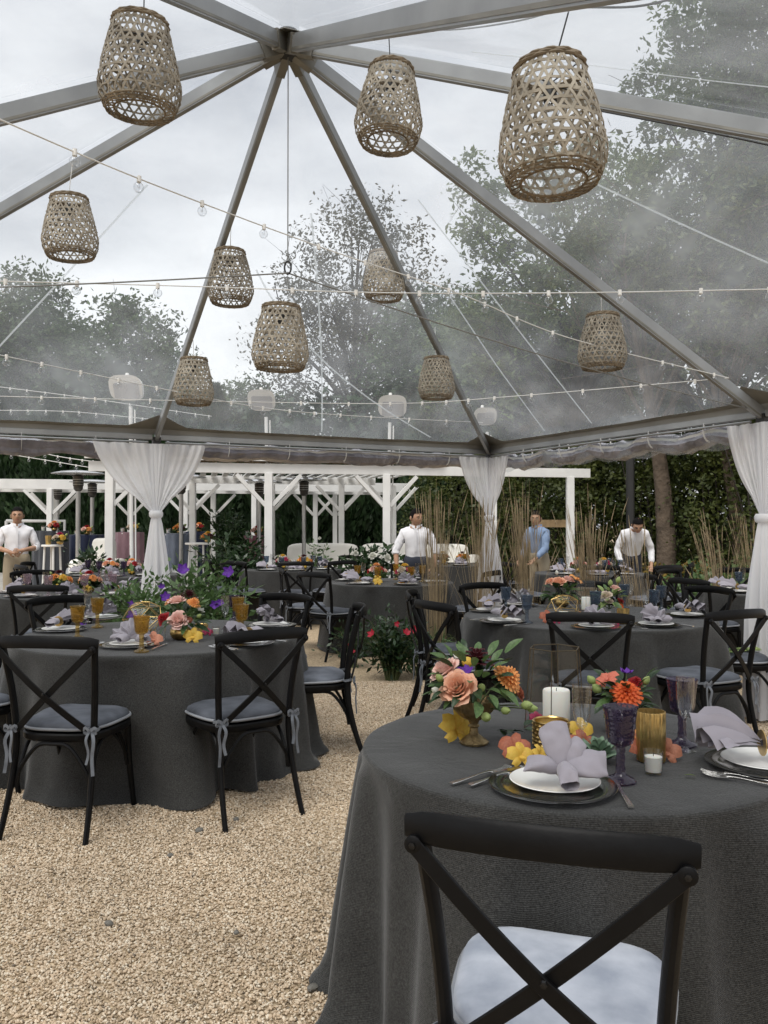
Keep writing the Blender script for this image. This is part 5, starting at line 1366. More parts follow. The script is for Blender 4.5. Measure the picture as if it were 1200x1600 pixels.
def mk_hurricane():
    t = empty('glass_lantern'); hexframe(t, .105, .085, .262); return t
def mk_pillar():
    t = empty('pillar_candle'); b = MB(); b.lathe([(0, 0), (.043, 0), (.044, .003), (.044, .118), (.041, .122), (.032, .119), (0, .116)], 28); b.build('wax', M['wax'], t)
    b = MB(); b.tube([(0, 0, .115), (.001, .001, .127)], .0012, 5); b.build('wick', M['black_cable'], t); return t
def mk_terrarium():
    t = empty('terrarium'); rt = .135
    lv = [(.07, .002, 0), (.128, .075, .5), (.10, .150, 0), (.045, .178, .5)]
    P = [[Vector((r_ * math.cos(2 * math.pi * (k + o) / 5), r_ * math.sin(2 * math.pi * (k + o) / 5), z)) for k in range(5)] for (r_, z, o) in lv]
    fr, n = MB(), 5; faces = [tuple(P[0])]
    for L_ in range(3):
        sh = 0 if lv[L_][2] == 0 else 1
        for k in range(5):
            j = (k + 1) % 5
            if sh == 0: faces += [(P[L_][k], P[L_ + 1][k], P[L_ + 1][k - 1]), (P[L_][k], P[L_][j], P[L_ + 1][k])]
            else: faces += [(P[L_][k], P[L_ + 1][j], P[L_ + 1][k]), (P[L_][k], P[L_][j], P[L_ + 1][j])]
    done = set()
    for f_ in faces:
        m_ = len(f_)
        for i in range(m_):
            a, c = f_[i], f_[(i + 1) % m_]; key = frozenset((tuple(round(x, 4) for x in a), tuple(round(x, 4) for x in c)))
            if key not in done: done.add(key); fr.tube([a, c], .0019, 5)
        b = MB(); b.add(list(f_), [tuple(range(m_))]); b.build('glass_pane', M['pane_glass'], t, smooth=False)
    for k in range(5): fr.tube([P[3][k], P[3][(k + 1) % 5]], .0019, 5)
    fr.build('wire_frame', M['gold'], t)
    b = MB(); b.lathe([(0, .004), (.034, .004), (.034, .06), (0, .062)], 16); b.build('candle', M['wax'], t)
    return t
def mk_succulent():
    t = empty('succulent'); me = None
    b = MB(); b.grid(lambda u, v: Vector(((u - .5) * .52 * math.sin(math.pi * min(.98, .12 + .84 * v)) ** .6, v, .16 * math.sin(v * 1.5) - .28 * (2 * (u - .5)) ** 2 * (1 - v) - .10 * v)), 5, 6)
    b.grid(lambda u, v: Vector(((u - .5) * .50 * math.sin(math.pi * min(.98, .12 + .84 * v)) ** .6, v * .99, .16 * math.sin(v * 1.5) - .30 - .1 * v + .22 * v)), 4, 5)
    me = b.mesh('leaf', M['succulent'])
    for L_, (n, ln, el) in enumerate(((7, .070, 12), (7, .062, 32), (6, .048, 52), (5, .034, 70), (3, .020, 82))):
        for k in range(n): put('leaf', me, t, (0, 0, .018 + .006 * L_), (R(el), 0, 2 * math.pi * k / n + L_ * .55), ln)
    return t
def mk_urn():
    b = MB(); b.lathe([(0, 0), (.042, 0), (.044, .006), (.032, .016), (.014, .030), (.012, .048), (.018, .054), (.013, .060), (.016, .070), (.042, .084), (.060, .104), (.068, .132), (.066, .136), (.056, .106), (0, .095)], 36, ripple=lambda a, z: 1 + .045 * math.cos(a * 14) * (1 if z > .065 or z < .02 else .2))
    return b
def mk_bowl():
    b = MB(); b.lathe([(0, 0), (.030, 0), (.050, .012), (.062, .035), (.058, .060), (.048, .072), (.044, .070), (.052, .058), (0, .05)], 24); return b

def setting(p, face, lab, napkin='ring', far=False, mirror=False):
    """p on the table top; face: rotation so that local -Y points to the diner"""
    Rm = Matrix.Rotation(face, 3, 'Z')
    off = lambda x, y, z=0: tuple(Vector((p.x, p.y, TZ + z)) + Rm @ Vector((x, y, 0)))
    stamp('charger', mk_charger, off(0, 0), face, f'glossy black charger plate {lab}', 'plate', 'black charger plates')
    stamp('plate', mk_plate, off(.005, .01, .0085), face, f'white dinner plate {lab}', 'plate', 'white dinner plates')
    if napkin == 'knot': stamp('nk', mk_napkin_knot, off(.005, -.005, .022), face, f'lilac napkin tied in a knot {lab}', 'napkin', 'lilac napkins')
    elif napkin == 'puff': stamp('np', mk_napkin_puff, off(0, .01, .022), face, f'puffed lilac napkin {lab}', 'napkin', 'lilac napkins')
    elif napkin == 'ring': stamp('nr', mk_napkin_ring(), off(.02, 0, .024), face + (.25 if not mirror else math.pi - .2), f'gold-ringed lilac napkin {lab}', 'napkin', 'lilac napkins')
    if not far:
        stamp('fork', mk_fork, off(-.178, -.02), face + R(0), f'silver fork nearest the charger {lab}', 'fork', 'silver forks')
        stamp('fork', mk_fork, off(-.208, -.025), face + R(3), f'outer silver fork {lab}', 'fork', 'silver forks')
        stamp('knife', mk_knife, off(.18, -.03), face, f'silver knife {lab}', 'knife', 'silver knives')

def arrangement(p, lab, spec, vase='urn', nleaf=26, lsize=.075, rad=.11, h=.16, seed=0, leafmats=('leaf_dark', 'leaf_mid'), foliage=False, sc=1.0):
    """spec: (kind, petal material, size, dx, dy, dz) relative to the table point, metres"""
    t = thing('flower_arrangement', lab, 'flowers', (p.x, p.y, TZ), 0, 'low flower arrangements', sc); rnd = random.Random(seed)
    if vase == 'urn': mk_urn().build('urn', M['antique_gold'], t); zc = .135
    elif vase == 'bowl': mk_bowl().build('bowl', M['gold'], t); zc = .075
    else:
        b = MB(); b.lathe([(0, 0), (.038, 0), (.042, .004), (.045, .075), (.043, .075), (.039, .006), (0, .005)], 20); b.build('glass_bowl', M['pane_glass'], t); zc = .07
    for (k, m_, s_, dx, dy, dz) in spec:
        if k == 'orchid': s_ *= 1.1
        d = Vector((dx, dy - .03, dz - zc * .7)).normalized(); q = Vector((0, 0, 1)).rotation_difference(d)
        o = put(k, fl(k, m_), t, (dx, dy, dz), q.to_euler(), s_)
    rng = np.random.default_rng(seed)
    if foliage:
        n = nleaf * 3; d = rng.normal(size=(n, 3)); d[:, 2] = np.abs(d[:, 2]) * .8 - .1; d /= np.linalg.norm(d, axis=1)[:, None]
        C = d * np.array([rad, rad, h * .8]) * rng.uniform(.5, 1, n)[:, None] + np.array([0, 0, zc])
        put('foliage', np_mesh('foliage', leaves(rng, C, lsize, .5, .3, d), 4, M[leafmats[seed % 2]]), t)
    else:
        for i in range(nleaf):
            a = rnd.uniform(0, 6.283); el = rnd.uniform(-.5, 1.0); r0 = rad * rnd.uniform(.35, .75)
            loc = Vector((math.cos(a) * r0, math.sin(a) * r0, zc + .02 + max(0, el) * h * .5 + rnd.uniform(-.01, .03)))
            put('leaf', fl('leaf', M[rnd.choice(leafmats)]), t, tuple(loc), (el, rnd.uniform(-.5, .5), a - math.pi / 2), lsize * rnd.uniform(.7, 1.25))
    b = MB()
    for (k, m_, s_, dx, dy, dz) in spec: b.tube(bez((0, 0, zc * .7), (dx * .5, dy * .5, zc + (dz - zc) * .7), (dx, dy, dz), 4), .0022, 4)
    b.build('stems', M['stem'], t)
    return t
def loose_orchid(p, m_, s_, lab, rz=0, tilt=1.0, kind='orchid'):
    o = put(kind, fl(kind, m_), None, (p.x, p.y, TZ + s_ * .28), (tilt, .1, rz), s_); tag(o, lab, 'flower', 'loose orchid blooms on the tables')

# ================================================================ the nearest table and all that stands on it
T1 = table((.56, 2.55), .625, 'nearest round table under a floor-length charcoal cloth', 1, 220, flare=.05, amp=1.25)
NC = chair(.268, 1.41, R(-17), 'nearest black cross-back chair with pale velvet cushion, seen from behind')
VP = pmat('slate_velvet_lit', (.53, .56, .62), .6, var=.35, col2=(.30, .33, .39), vs=9, sheen=.12, spec=.2, bump=.35, bs=14)  # same slate velvet made lighter, the light on it put into the colour
p = on(862, 1229); NT = 'at the place in front of the nearest chair'
stamp('charger', mk_charger, (p.x, p.y, TZ), 0, 'glossy black charger ' + NT, 'plate', 'black charger plates')
stamp('plate', mk_plate, (p.x + .008, p.y + .012, TZ + .0085), 0, 'white plate ' + NT, 'plate', 'white dinner plates')
stamp('nk', mk_napkin_knot, (p.x + .012, p.y - .045, TZ + .018), R(-6), 'lilac napkin tied in a knot ' + NT, 'napkin', 'lilac napkins', .94)
q = on(752, 1213); stamp('fork', mk_fork, (q.x, q.y, TZ), R(-52), 'outer silver fork lying left of the nearest charger', 'fork', 'silver forks', 1.15)
q = on(778, 1214); stamp('fork', mk_fork, (q.x, q.y - .005, TZ), R(-50), 'silver fork tucked against the nearest charger', 'fork', 'silver forks', 1.15)
q = on(972, 1242); stamp('knife', mk_knife, (q.x, q.y + .02, TZ), R(-4), 'silver knife lying beside the foot of the nearest purple goblet', 'knife', 'silver knives')
def gob(px, py, mat, lab, s_=1.0): q = on(px, py); stamp('g_' + mat, mk_goblet(mat), (q.x, q.y, TZ), px * .1, lab, 'goblet', 'pressed glass goblets', s_)
def flute(px, py, lab, s_=1.0): q = on(px, py); stamp('flute', mk_flute, (q.x, q.y, TZ), 0, lab, 'flute', 'champagne flutes', s_)
gob(968, 1219, 'purple', 'purple pressed-glass goblet in front of the succulent', 1.02)
gob(1064, 1163, 'purple', 'purple pressed-glass goblet at the back behind a flute', 1.05)
flute(908, 1190, 'clear champagne flute behind the knotted napkin', .98)
flute(1069, 1172, 'clear champagne flute in front of the far purple goblet', .98)
q = on(935, 1190); stamp('succ', mk_succulent, (q.x, q.y + .01, TZ), .3, 'grey-green succulent rosette beside the purple goblet', 'succulent', None, .95)
q = on(866, 1136); stamp('hurr', mk_hurricane, (q.x, q.y, TZ), R(12), 'six-sided glass lantern with thin dark frame on the nearest table', 'lantern')
stamp('pillar', mk_pillar, (q.x + .005, q.y, TZ + .004), 0, 'white pillar candle inside the six-sided glass lantern', 'candle')
q = on(860, 1165); stamp('gv', mk_goldvotive, (q.x, q.y, TZ), 0, 'gold studded candle cup behind the knotted napkin', 'candle holder', None, 1.0)
q = on(1019, 1190); stamp('rib', mk_ribbed, (q.x, q.y + .02, TZ), 0, 'ribbed gold glass vase beside the orange dahlia', 'vase')
q = on(1019, 1207); stamp('vot', mk_votive, (q.x, q.y, TZ), 0, 'white votive candle in clear cup in front of the ribbed vase', 'candle', 'votive candles', 1.0)
q = on(740, 1160)
arrangement(q, 'peach rose arrangement in a fluted bronze urn on the nearest table', [
    ('rose', PEACH, .108, -.05, -.07, .175), ('rose', BLUSH, .092, -.082, -.01, .215), ('dahlia', BURG, .125, .012, .05, .232), ('dahlia', ORANGE, .098, .095, -.03, .200),
    ('ball_flower', YELLOW, .032, -.022, -.02, .250), ('bud', LIME, .040, .02, -.10, .105), ('bud', LIME, .034, .075, -.07, .115), ('bud', LIME, .038, .135, -.05, .125), ('bud', LIME, .034, .155, -.03, .112),
    ('bud', LIME, .034, .012, -.07, .175), ('bud', LIME, .030, -.10, -.05, .20), ('blossom', VIOLET, .05, -.03, -.045, .225), ('bud', WHITEF, .03, -.11, -.05, .165), ('blossom', WHITEF, .035, -.045, .0, .262), ('rose', RUST, .05, .13, -.0, .15)],
    nleaf=95, lsize=.062, rad=.150, h=.18, seed=4, leafmats=('leaf_dark', 'leaf_mid', 'leaf_mid', 'leaf_dark'))
q = on(712, 1156); o = put('tulip', fl('orchid', YELLOW), None, (q.x, q.y, TZ + .035), (R(68), R(20), .5), .115); tag(o, 'yellow orchid bloom leaning at the foot of the bronze urn', 'flower')
q = on(975, 1141)
arrangement(q, 'orange dahlia arrangement behind the nearest purple goblet', [
    ('dahlia', REDORANGE, .100, -.005, -.035, .125), ('dahlia', RED, .05, .035, 0, .155), ('orchid', petal((.78, .22, .14)), .07, -.06, -.01, .165), ('bud', LIME, .04, -.085, -.02, .13), ('bud', LIME, .036, -.10, -.01, .155), ('bud', LIME, .032, .055, -.02, .155), ('blossom', VIOLET, .045, .012, .02, .185)],
    vase='glass', nleaf=46, lsize=.052, rad=.11, h=.12, seed=9)
t = stamp('hexlow', lambda: (lambda e_: (hexframe(e_, .055, .065, .085), e_)[1])(empty('glass_holder')), (q.x, q.y - .0, TZ), .2, 'low six-sided glass holder under the orange dahlia', 'holder')
for (px, py, m_, s_, lab, rz, ti) in ((812, 1192, YELLOW, .075, 'yellow orchid bloom left of the knotted napkin', .2, 1.0), (803, 1180, RUST, .085, 'rust brown orchid bloom beside the gold candle cup', -.3, .9), (842, 1188, YELLOW, .06, 'small yellow orchid bloom against the gold candle cup', .8, 1.1),
        (908, 1180, RUST, .095, 'rust brown orchid bloom behind the nearest flute', .2, 1.0), (905, 1150, YELLOW, .075, 'yellow orchid bloom right of the glass lantern', .0, 1.2), (838, 1130, HOT, .055, 'hot pink orchid bloom at the foot of the pillar candle', .4, 1.0),
        (1002, 1183, RUST, .09, 'rust orchid bloom left of the white votive', .5, 1.0), (1040, 1185, petal((.55, .22, .13)), .075, 'rust pink orchid bloom right of the white votive', -.3, 1.1), (997, 1158, ORANGE, .06, 'orange orchid bloom against the ribbed vase', .1, 1.2)):
    loose_orchid(on(px, py), m_, s_, lab, rz, ti)
q = on(1085, 1214); o = put('leaf', fl('leaf', M['leaf_pale']), None, (q.x, q.y, TZ + .006), (.2, .3, 1.2), .03); tag(o, 'tiny fallen green leaf on the nearest tablecloth', 'leaf')
b_ = on(785, 1150); o = thing('eucalyptus_sprig', 'grey-green eucalyptus leaves lying beside the glass lantern', 'sprig', (b_.x + .02, b_.y, TZ))
for k in range(7): put('leaf', fl('leaf', M['leaf_dark']), o, (.02 * (k % 3) - .02 + .012 * k, .01 * k - .03, .012 + .003 * k), (.25, .2, k * .9), .062)
p = on(1195, 1196); NT2 = 'at the second place of the nearest table'
stamp('charger', mk_charger, (p.x, p.y, TZ), 0, 'black charger ' + NT2, 'plate', 'black charger plates')
stamp('plate', mk_plate, (p.x, p.y + .01, TZ + .0085), 0, 'white plate ' + NT2, 'plate', 'white dinner plates')
stamp('nr', mk_napkin_ring(), (p.x - .012, p.y - .0, TZ + .024), R(-4), 'large lilac napkin in a gold ring ' + NT2, 'napkin', 'lilac napkins', 1.12)
q = on(1145, 1212); stamp('fork', mk_fork, (q.x, q.y - .01, TZ), R(62), 'silver fork nearest the napkin ' + NT2, 'fork', 'silver forks'); stamp('fork', mk_fork, (q.x - .005, q.y - .04, TZ), R(58), 'silver fork nearest the cloth edge ' + NT2, 'fork', 'silver forks')

# ================================================================ left front table
LT = (-1.36, 5.10); T2 = table(LT, .84, 'charcoal-clothed round table with amber goblets at the left front', 2, 220, flare=.04, amp=1.3)
chair_at(LT, -7, 1.34, 'black cross-back chair at the left edge, its back to us, ribbons hanging')
chair_at(LT, 36, 1.34, 'black cross-back chair in the middle foreground with its back to us')
chair_at(LT, 97, 1.22, 'black cross-back chair seen side-on beside the red rose bush')
chair_at(LT, 146, 1.18, 'black cross-back chair facing us behind the amber goblets')
chair_at(LT, -130, 1.20, 'black cross-back chair facing us left of the purple-flowered shrub')
chair_at(LT, -55, 1.36, 'black cross-back chair cut off low at the left, only its seat showing')
chair_at(LT, -97, 1.25, 'black cross-back chair at the left edge beside the amber table, seat half in view')
LTn = 'on the amber-goblet table'
def sett(px, py, c, lab, nap, far=False, mirror=False):
    p = on(px, py); a = math.atan2(p.x - c[0], -(p.y - c[1])); setting(p, a, lab, nap, far, mirror)
sett(203, 1009, LT, 'at the left front place ' + LTn, 'puff')
sett(385, 1006, LT, 'at the right front place ' + LTn, 'ring')
sett(95, 985, LT, 'at the far left place ' + LTn, 'ring', True)
sett(425, 978, LT, 'at the right rear place ' + LTn, 'puff', True)
sett(160, 966, LT, 'at the left rear place ' + LTn, 'puff', True)
for (px, py, lab) in ((222, 1018, 'amber goblet in front of the terrarium'), (122, 997, 'amber goblet at the left rim of its table'), (153, 980, 'amber goblet behind the leftmost amber one'), (378, 994, 'amber goblet nearest the right front place'), (372, 978, 'amber goblet half hidden behind another at the right')):
    gob(px, py, 'amber', lab)
flute(352, 986, 'clear champagne flute left of the paired amber goblets'); flute(138, 972, 'clear champagne flute between the two left amber goblets')
gob(366, 968, 'purple', 'purple goblet at the back of the amber-goblet table', .9)
q = on(225, 985); stamp('terr', mk_terrarium, (q.x, q.y, TZ), .3, 'gold-wired faceted glass terrarium ' + LTn, 'terrarium', None, 1.0)
q = on(283, 999)
arrangement(q, 'blush and orange rose arrangement in a gold bowl ' + LTn, [
    ('rose', BLUSH, .115, .0, -.05, .11), ('rose', BLUSH, .10, -.02, .0, .21), ('dahlia', ORANGE, .085, .08, -.02, .21), ('dahlia', BURG, .11, .03, .06, .24), ('dahlia', RED, .09, -.09, -.02, .12), ('dahlia', ORANGE, .06, -.07, .02, .21), ('bud', LIME, .035, .10, -.02, .13), ('ball_flower', RUST, .04, .06, -.05, .12), ('blossom', WHITEF, .06, .11, 0, .17)],
    vase='bowl', nleaf=40, lsize=.08, rad=.13, h=.16, seed=14)
for (px, py, m_, s_, lab, rz, ti) in ((302, 1002, YELLOW, .10, 'yellow orchid bloom below the blush rose', .1, 1.1), (240, 1007, petal((.75, .32, .20)), .10, 'coral orchid bloom right of the front amber goblet', .3, .9), (325, 992, HOT, .06, 'hot pink petals beside the gold candle cup', .2, .8), (214, 985, REDORANGE, .06, 'orange-red bloom at the foot of the terrarium', 0, 1.0)):
    loose_orchid(on(px, py), m_, s_, lab + ' ' + LTn, rz, ti)
q = on(251, 1000); stamp('vase_small', mk_lathe('glass_jar', [(0, 0), (.03, 0), (.033, .004), (.033, .085), (.031, .085), (.030, .006), (0, .005)], 'clear_glass', 8), (q.x, q.y, TZ), 0, 'clear faceted candle jar right of the front amber goblet', 'jar')
q = on(338, 992); stamp('vot', mk_votive, (q.x, q.y, TZ), 0, 'white votive candle right of the blush roses', 'candle', 'votive candles', .85)
q = on(315, 990); stamp('gv', mk_goldvotive, (q.x, q.y, TZ), 0, 'gold studded candle cup right of the blush roses', 'candle holder', None, .75)

# ================================================================ right table with blue goblets
RT = (1.49, 6.16); T3 = table(RT, .90, 'charcoal-clothed round table with blue goblets right of the middle', 3, 190, flare=.05, amp=1.5)
RTn = 'on the blue-goblet table'
chair_at(RT, -13, 1.42, 'black cross-back chair in the middle of the blue-goblet table, its back to us')
chair_at(RT, 26, 1.36, 'black cross-back chair angled away at the right of the blue-goblet table')
t_gr = chair_at(RT, 77, 1.32, 'black cross-back chair with green stems lying on its seat')
chair_at(RT, 118, 1.30, 'black cross-back chair facing us at the right rear of the blue-goblet table')
chair_at(RT, -60, 1.36, 'black cross-back chair at the left of the blue-goblet table beside the rose bush')
chair_at(RT, -98, 1.30, 'black cross-back chair behind another at the left of the blue-goblet table')
chair_at(RT, -148, 1.24, 'black cross-back chair facing us at the left rear of the blue-goblet table')
chair_at(RT, 168, 1.28, 'black cross-back chair facing us at the back of the blue-goblet table')
# green stems on the chair seat
c0 = t_gr.matrix_basis.translation; o = thing('cut_stems', 'bunch of cut green stems lying on a chair seat', 'stems', (c0[0], c0[1], .52), .5)
b = MB(); rnd = random.Random(8)
for k in range(16):
    y = rnd.uniform(-.05, .05); b.tube(crm([(-.16, y * .4, .006), (0, y * .6, .012), (.17, y * 1.6, .010 + rnd.random() * .02)], 3), .003, 5)
b.build('stalks', M['leaf_pale'], o)
for k in range(14): put('leaf', fl('leaf', M[('leaf_pale', 'leaf_mid')[k % 2]]), o, (-.14 + .02 * k, rnd.uniform(-.05, .05), .014), (.3, rnd.uniform(-.4, .4), rnd.uniform(0, 6.28)), .07)
sett(785, 972, RT, 'at the left front place ' + RTn, 'ring', mirror=True); sett(1025, 978, RT, 'at the right front place ' + RTn, 'puff'); sett(930, 981, RT, 'at the front place ' + RTn, 'puff', True)
sett(765, 955, RT, 'at the far left place ' + RTn, 'ring', True); sett(1075, 963, RT, 'at the far right place ' + RTn, 'ring', True); sett(810, 946, RT, 'at the left rear place ' + RTn, 'puff', True)
for (px, py, lab, s_) in ((823, 973, 'blue goblet at the left front', 1), (790, 956, 'blue goblet at the left rim', 1), (930, 965, 'blue goblet in front of the bouquet', 1), (1022, 962, 'blue goblet at the right', 1), (975, 950, 'blue goblet behind the gold cup', 1), (1033, 953, 'blue goblet at the right rear', 1)):
    gob(px, py, 'blue', lab + ' ' + RTn, s_)
flute(1008, 965, 'clear champagne flute right of the gold cup ' + RTn); flute(812, 958, 'clear champagne flute between the left goblets ' + RTn); flute(985, 946, 'clear champagne flute at the rear ' + RTn)
q = on(880, 968); stamp('terr', mk_terrarium, (q.x, q.y, TZ), .9, 'gold-wired faceted glass terrarium ' + RTn, 'terrarium', None, .95)
q = on(877, 949)
arrangement(q, 'peach rose arrangement with dark leaves ' + RTn, [('rose', PEACH, .12, -.03, -.03, .19), ('rose', BLUSH, .10, .05, 0, .21), ('orchid', ORANGE, .11, .12, 0, .22), ('rose', PEACH, .08, -.09, 0, .20), ('dahlia', BURG, .10, .03, .06, .20), ('bud', WHITEF, .04, -.03, .02, .26)], vase='bowl', nleaf=40, lsize=.085, rad=.15, h=.15, seed=21)
q = on(951, 962)
arrangement(q, 'cream and lime arrangement beside the gold cup ' + RTn, [('rose', CREAM, .09, -.03, -.03, .14), ('rose', BLUSH, .08, .04, -.01, .19), ('bud', LIME, .05, .0, -.03, .22), ('bud', LIME, .05, -.06, -.03, .08), ('dahlia', RED, .07, .08, 0, .10), ('dahlia', REDORANGE, .06, .07, -.04, .07), ('bud', LIME, .05, .06, 0, .24), ('rose', CREAM, .06, .0, 0, .10)], vase='glass', nleaf=34, lsize=.07, rad=.11, h=.16, seed=22, leafmats=('leaf_mid', 'leaf_pale'))
q = on(973, 974); stamp('goldcup', mk_lathe('candle_cup', [(0, 0), (.038, 0), (.041, .003), (.042, .10), (.040, .10), (.039, .008), (0, .006)], 'goldglass', 28, pname='cup'), (q.x, q.y, TZ), 0, 'gold glass candle cup right of the lime arrangement', 'candle holder', 'gold candle cups')
q = on(915, 953); stamp('hurr', mk_hurricane, (q.x, q.y, TZ), .3, 'six-sided glass lantern with thin dark frame ' + RTn, 'lantern', None, .9); stamp('pillar', mk_pillar, (q.x, q.y, TZ + .004), 0, 'white pillar candle inside the glass lantern ' + RTn, 'candle', None, .8)
for (px, py, m_, s_, lab, rz, ti) in ((855, 972, RUST, .11, 'rust orchid bloom left of the terrarium', .2, 1.0), (868, 973, HOT, .08, 'pink orchid bloom against the terrarium', .2, 1.0), (905, 969, ORANGE, .08, 'orange orchid bloom right of the terrarium', -.2, 1.0), (960, 976, HOT, .07, 'magenta orchid bloom left of the gold cup', .2, .8)):
    loose_orchid(on(px, py), m_, s_, lab + ' ' + RTn, rz, ti)

# ================================================================ tables farther back, dressed the same way
PAL = [(PEACH, ORANGE, RED), (BLUSH, RED, ORANGE), (CREAM, HOT, YELLOW), (ORANGE, YELLOW, BURG)]
def where(a):
    sd = 'left ' if a < 0 else 'right '; k = abs(a)
    return 'front' if k < 12 else sd + ('front' if k < 58 else 'side' if k < 105 else 'rear')
def dress(c, r, tn, glass, angs, chairs, seed, extra=True):
    rnd = random.Random(seed)
    for i, a in enumerate(angs):
        k = R(a); p = Vector((c[0] + (r - .2) * math.sin(k), c[1] - (r - .2) * math.cos(k), TZ)); on_ = where(a)
        setting(p, k, f'at the {on_} of {tn}', ('ring', 'puff')[i % 2], True)
        g = Vector((c[0] + (r - .36) * math.sin(k + .32), c[1] - (r - .36) * math.cos(k + .32), TZ))
        stamp('g_' + glass, mk_goblet(glass), tuple(g), i, f'{GN[glass]} glass goblet at the {on_} of {tn}', 'goblet', 'pressed glass goblets')
        if i % 2 == 0:
            g = Vector((c[0] + (r - .42) * math.sin(k + .12), c[1] - (r - .42) * math.cos(k + .12), TZ))
            stamp('flute', mk_flute, tuple(g), i, f'clear champagne flute at the {on_} of {tn}', 'flute', 'champagne flutes')
    for j, dx in enumerate((-.16, .17)):
        P_ = PAL[(seed + j) % 4]
        arrangement(Vector((c[0] + dx, c[1] + .05 * (1 - 2 * j), TZ)), f'{("leftmost", "rightmost")[j]} bright flower arrangement on {tn}', [('rose', P_[0], .12, -.04, -.05, .17), ('dahlia', P_[1], .11, .06, -.04, .18), ('rose', P_[2], .10, .0, .0, .23), ('dahlia', P_[1], .09, -.10, 0, .15), ('rose', P_[0], .09, .12, 0, .15), ('bud', LIME, .05, .03, -.08, .12), ('orchid', YELLOW, .09, .02, -.13, .06), ('bud', LIME, .045, -.07, -.06, .22)], vase='bowl', nleaf=34, lsize=.09, rad=.15, h=.15, seed=seed * 3 + j, foliage=True, sc=.80)
    for (a, rd, lab) in chairs: chair_at(c, a, rd, lab)
GN = {'amber': 'amber', 'blue': 'blue-grey', 'purple': 'dark purple', 'mauve': 'pale mauve'}
c = (.07, 9.80); table(c, .74, 'charcoal-clothed round table in the middle before the shirt-sleeved waiter', 4, 110)
dress(c, .74, 'the middle table', 'amber', (-40, 20, 75, 150, -110), [(-40, 1.28, 'black cross-back chair at the left front of the middle table'), (-82, 1.25, 'black cross-back chair at the left side of the middle table'), (60, 1.3, 'black cross-back chair behind the first grass clump at the middle table'), (168, 1.2, 'black cross-back chair facing us at the back of the middle table')], 1)
q = on(632, 915); loose_orchid(on(590, 913), YELLOW, .10, 'yellow orchid bloom at the front of the middle table', 0, 1.0)
t = stamp('flowervase', mk_lathe('glass_vase', [(0, 0), (.04, 0), (.045, .2), (.043, .2), (.038, .006), (0, .005)], 'pane_glass', 20, pname='vase'), (.20, 9.28, TZ), 0, 'clear glass vase holding orange orchids on the middle table', 'vase')
for k in range(4): loose_orchid(Vector((.20 + .02 * (k % 2), 9.28 + .01 * k, 0)), (ORANGE, YELLOW)[k % 2], .05 + .02 * k, 'orange and yellow orchid inside the clear vase on the middle table', k, 1.2)
c = (-1.38, 12.7); table(c, .78, 'charcoal-clothed round table with blue goblets before the white lounge', 5, 100)
dress(c, .78, 'the table before the lounge', 'blue', (-35, 10, 60, 120, -120), [(-33, 1.32, 'black cross-back chair at the left front of the table before the lounge'), (-68, 1.3, 'black cross-back chair at the left of the table before the lounge'), (8, 1.35, 'black cross-back chair at the front of the table before the lounge'), (38, 1.32, 'black cross-back chair at the right front of the table before the lounge'), (140, 1.3, 'black cross-back chair facing us at the right rear of the table before the lounge')], 2)
c = (-3.05, 8.25); table(c, .78, 'charcoal-clothed round table with mauve goblets behind the left front table', 6, 100)
dress(c, .78, 'the mauve-goblet table', 'mauve', (-30, 15, 60, -90, 130), [(8, 1.32, 'black cross-back chair at the front of the mauve-goblet table, its back to us'), (-58, 1.3, 'black cross-back chair at the left front of the mauve-goblet table'), (-105, 1.28, 'black cross-back chair at the left of the mauve-goblet table'), (-140, 1.25, 'black cross-back chair at the left rear of the mauve-goblet table')], 3)
c = (-3.55, 11.3); table(c, .78, 'charcoal-clothed round table with purple goblets near the standing waiter', 7, 90)
dress(c, .78, 'the table near the standing waiter', 'purple', (-40, 5, 50, -100), [(-50, 1.3, 'black cross-back chair at the left front of the table near the standing waiter'), (-88, 1.25, 'black cross-back chair beside the standing waiter')], 4)
c = (2.85, 11.6); table(c, .78, 'charcoal-clothed round table being set by the bending waiter', 8, 100)
dress(c, .78, 'the table being set', 'blue', (-50, -5, 40, 110, -140), [(-8, 1.35, 'black cross-back chair at the front of the table being set, its back to us'), (66, 1.32, 'black cross-back chair at the right of the table being set'), (-70, 1.3, 'black cross-back chair at the left of the table being set'), (28, 1.42, 'black cross-back chair between the table being set and the blue-goblet table')], 5)
c = (1.15, 14.2); table(c, .76, 'charcoal-clothed round table farthest back behind the dry grasses', 9, 80)
dress(c, .76, 'the farthest table', 'amber', (-40, 10), [(-30, 1.3, 'black cross-back chair at the front of the farthest table'), (50, 1.3, 'black cross-back chair at the right of the farthest table')], 6)
c = (4.02, 8.45); table(c, .80, 'charcoal-clothed round table cut off at the right edge', 10, 100)
dress(c, .80, 'the table at the right edge', 'blue', (-70, -30, -110), [(-95, 1.32, 'black cross-back chair left of the right-edge table beside the leaning grass'), (-62, 1.36, 'black cross-back chair at the left front of the right-edge table'), (-140, 1.3, 'black cross-back chair facing us at the left rear of the right-edge table'), (-22, 1.38, 'black cross-back chair at the front of the right-edge table, cut by the frame'), (178, 1.25, 'black cross-back chair facing us behind the right-edge table in front of the curtain')], 7)

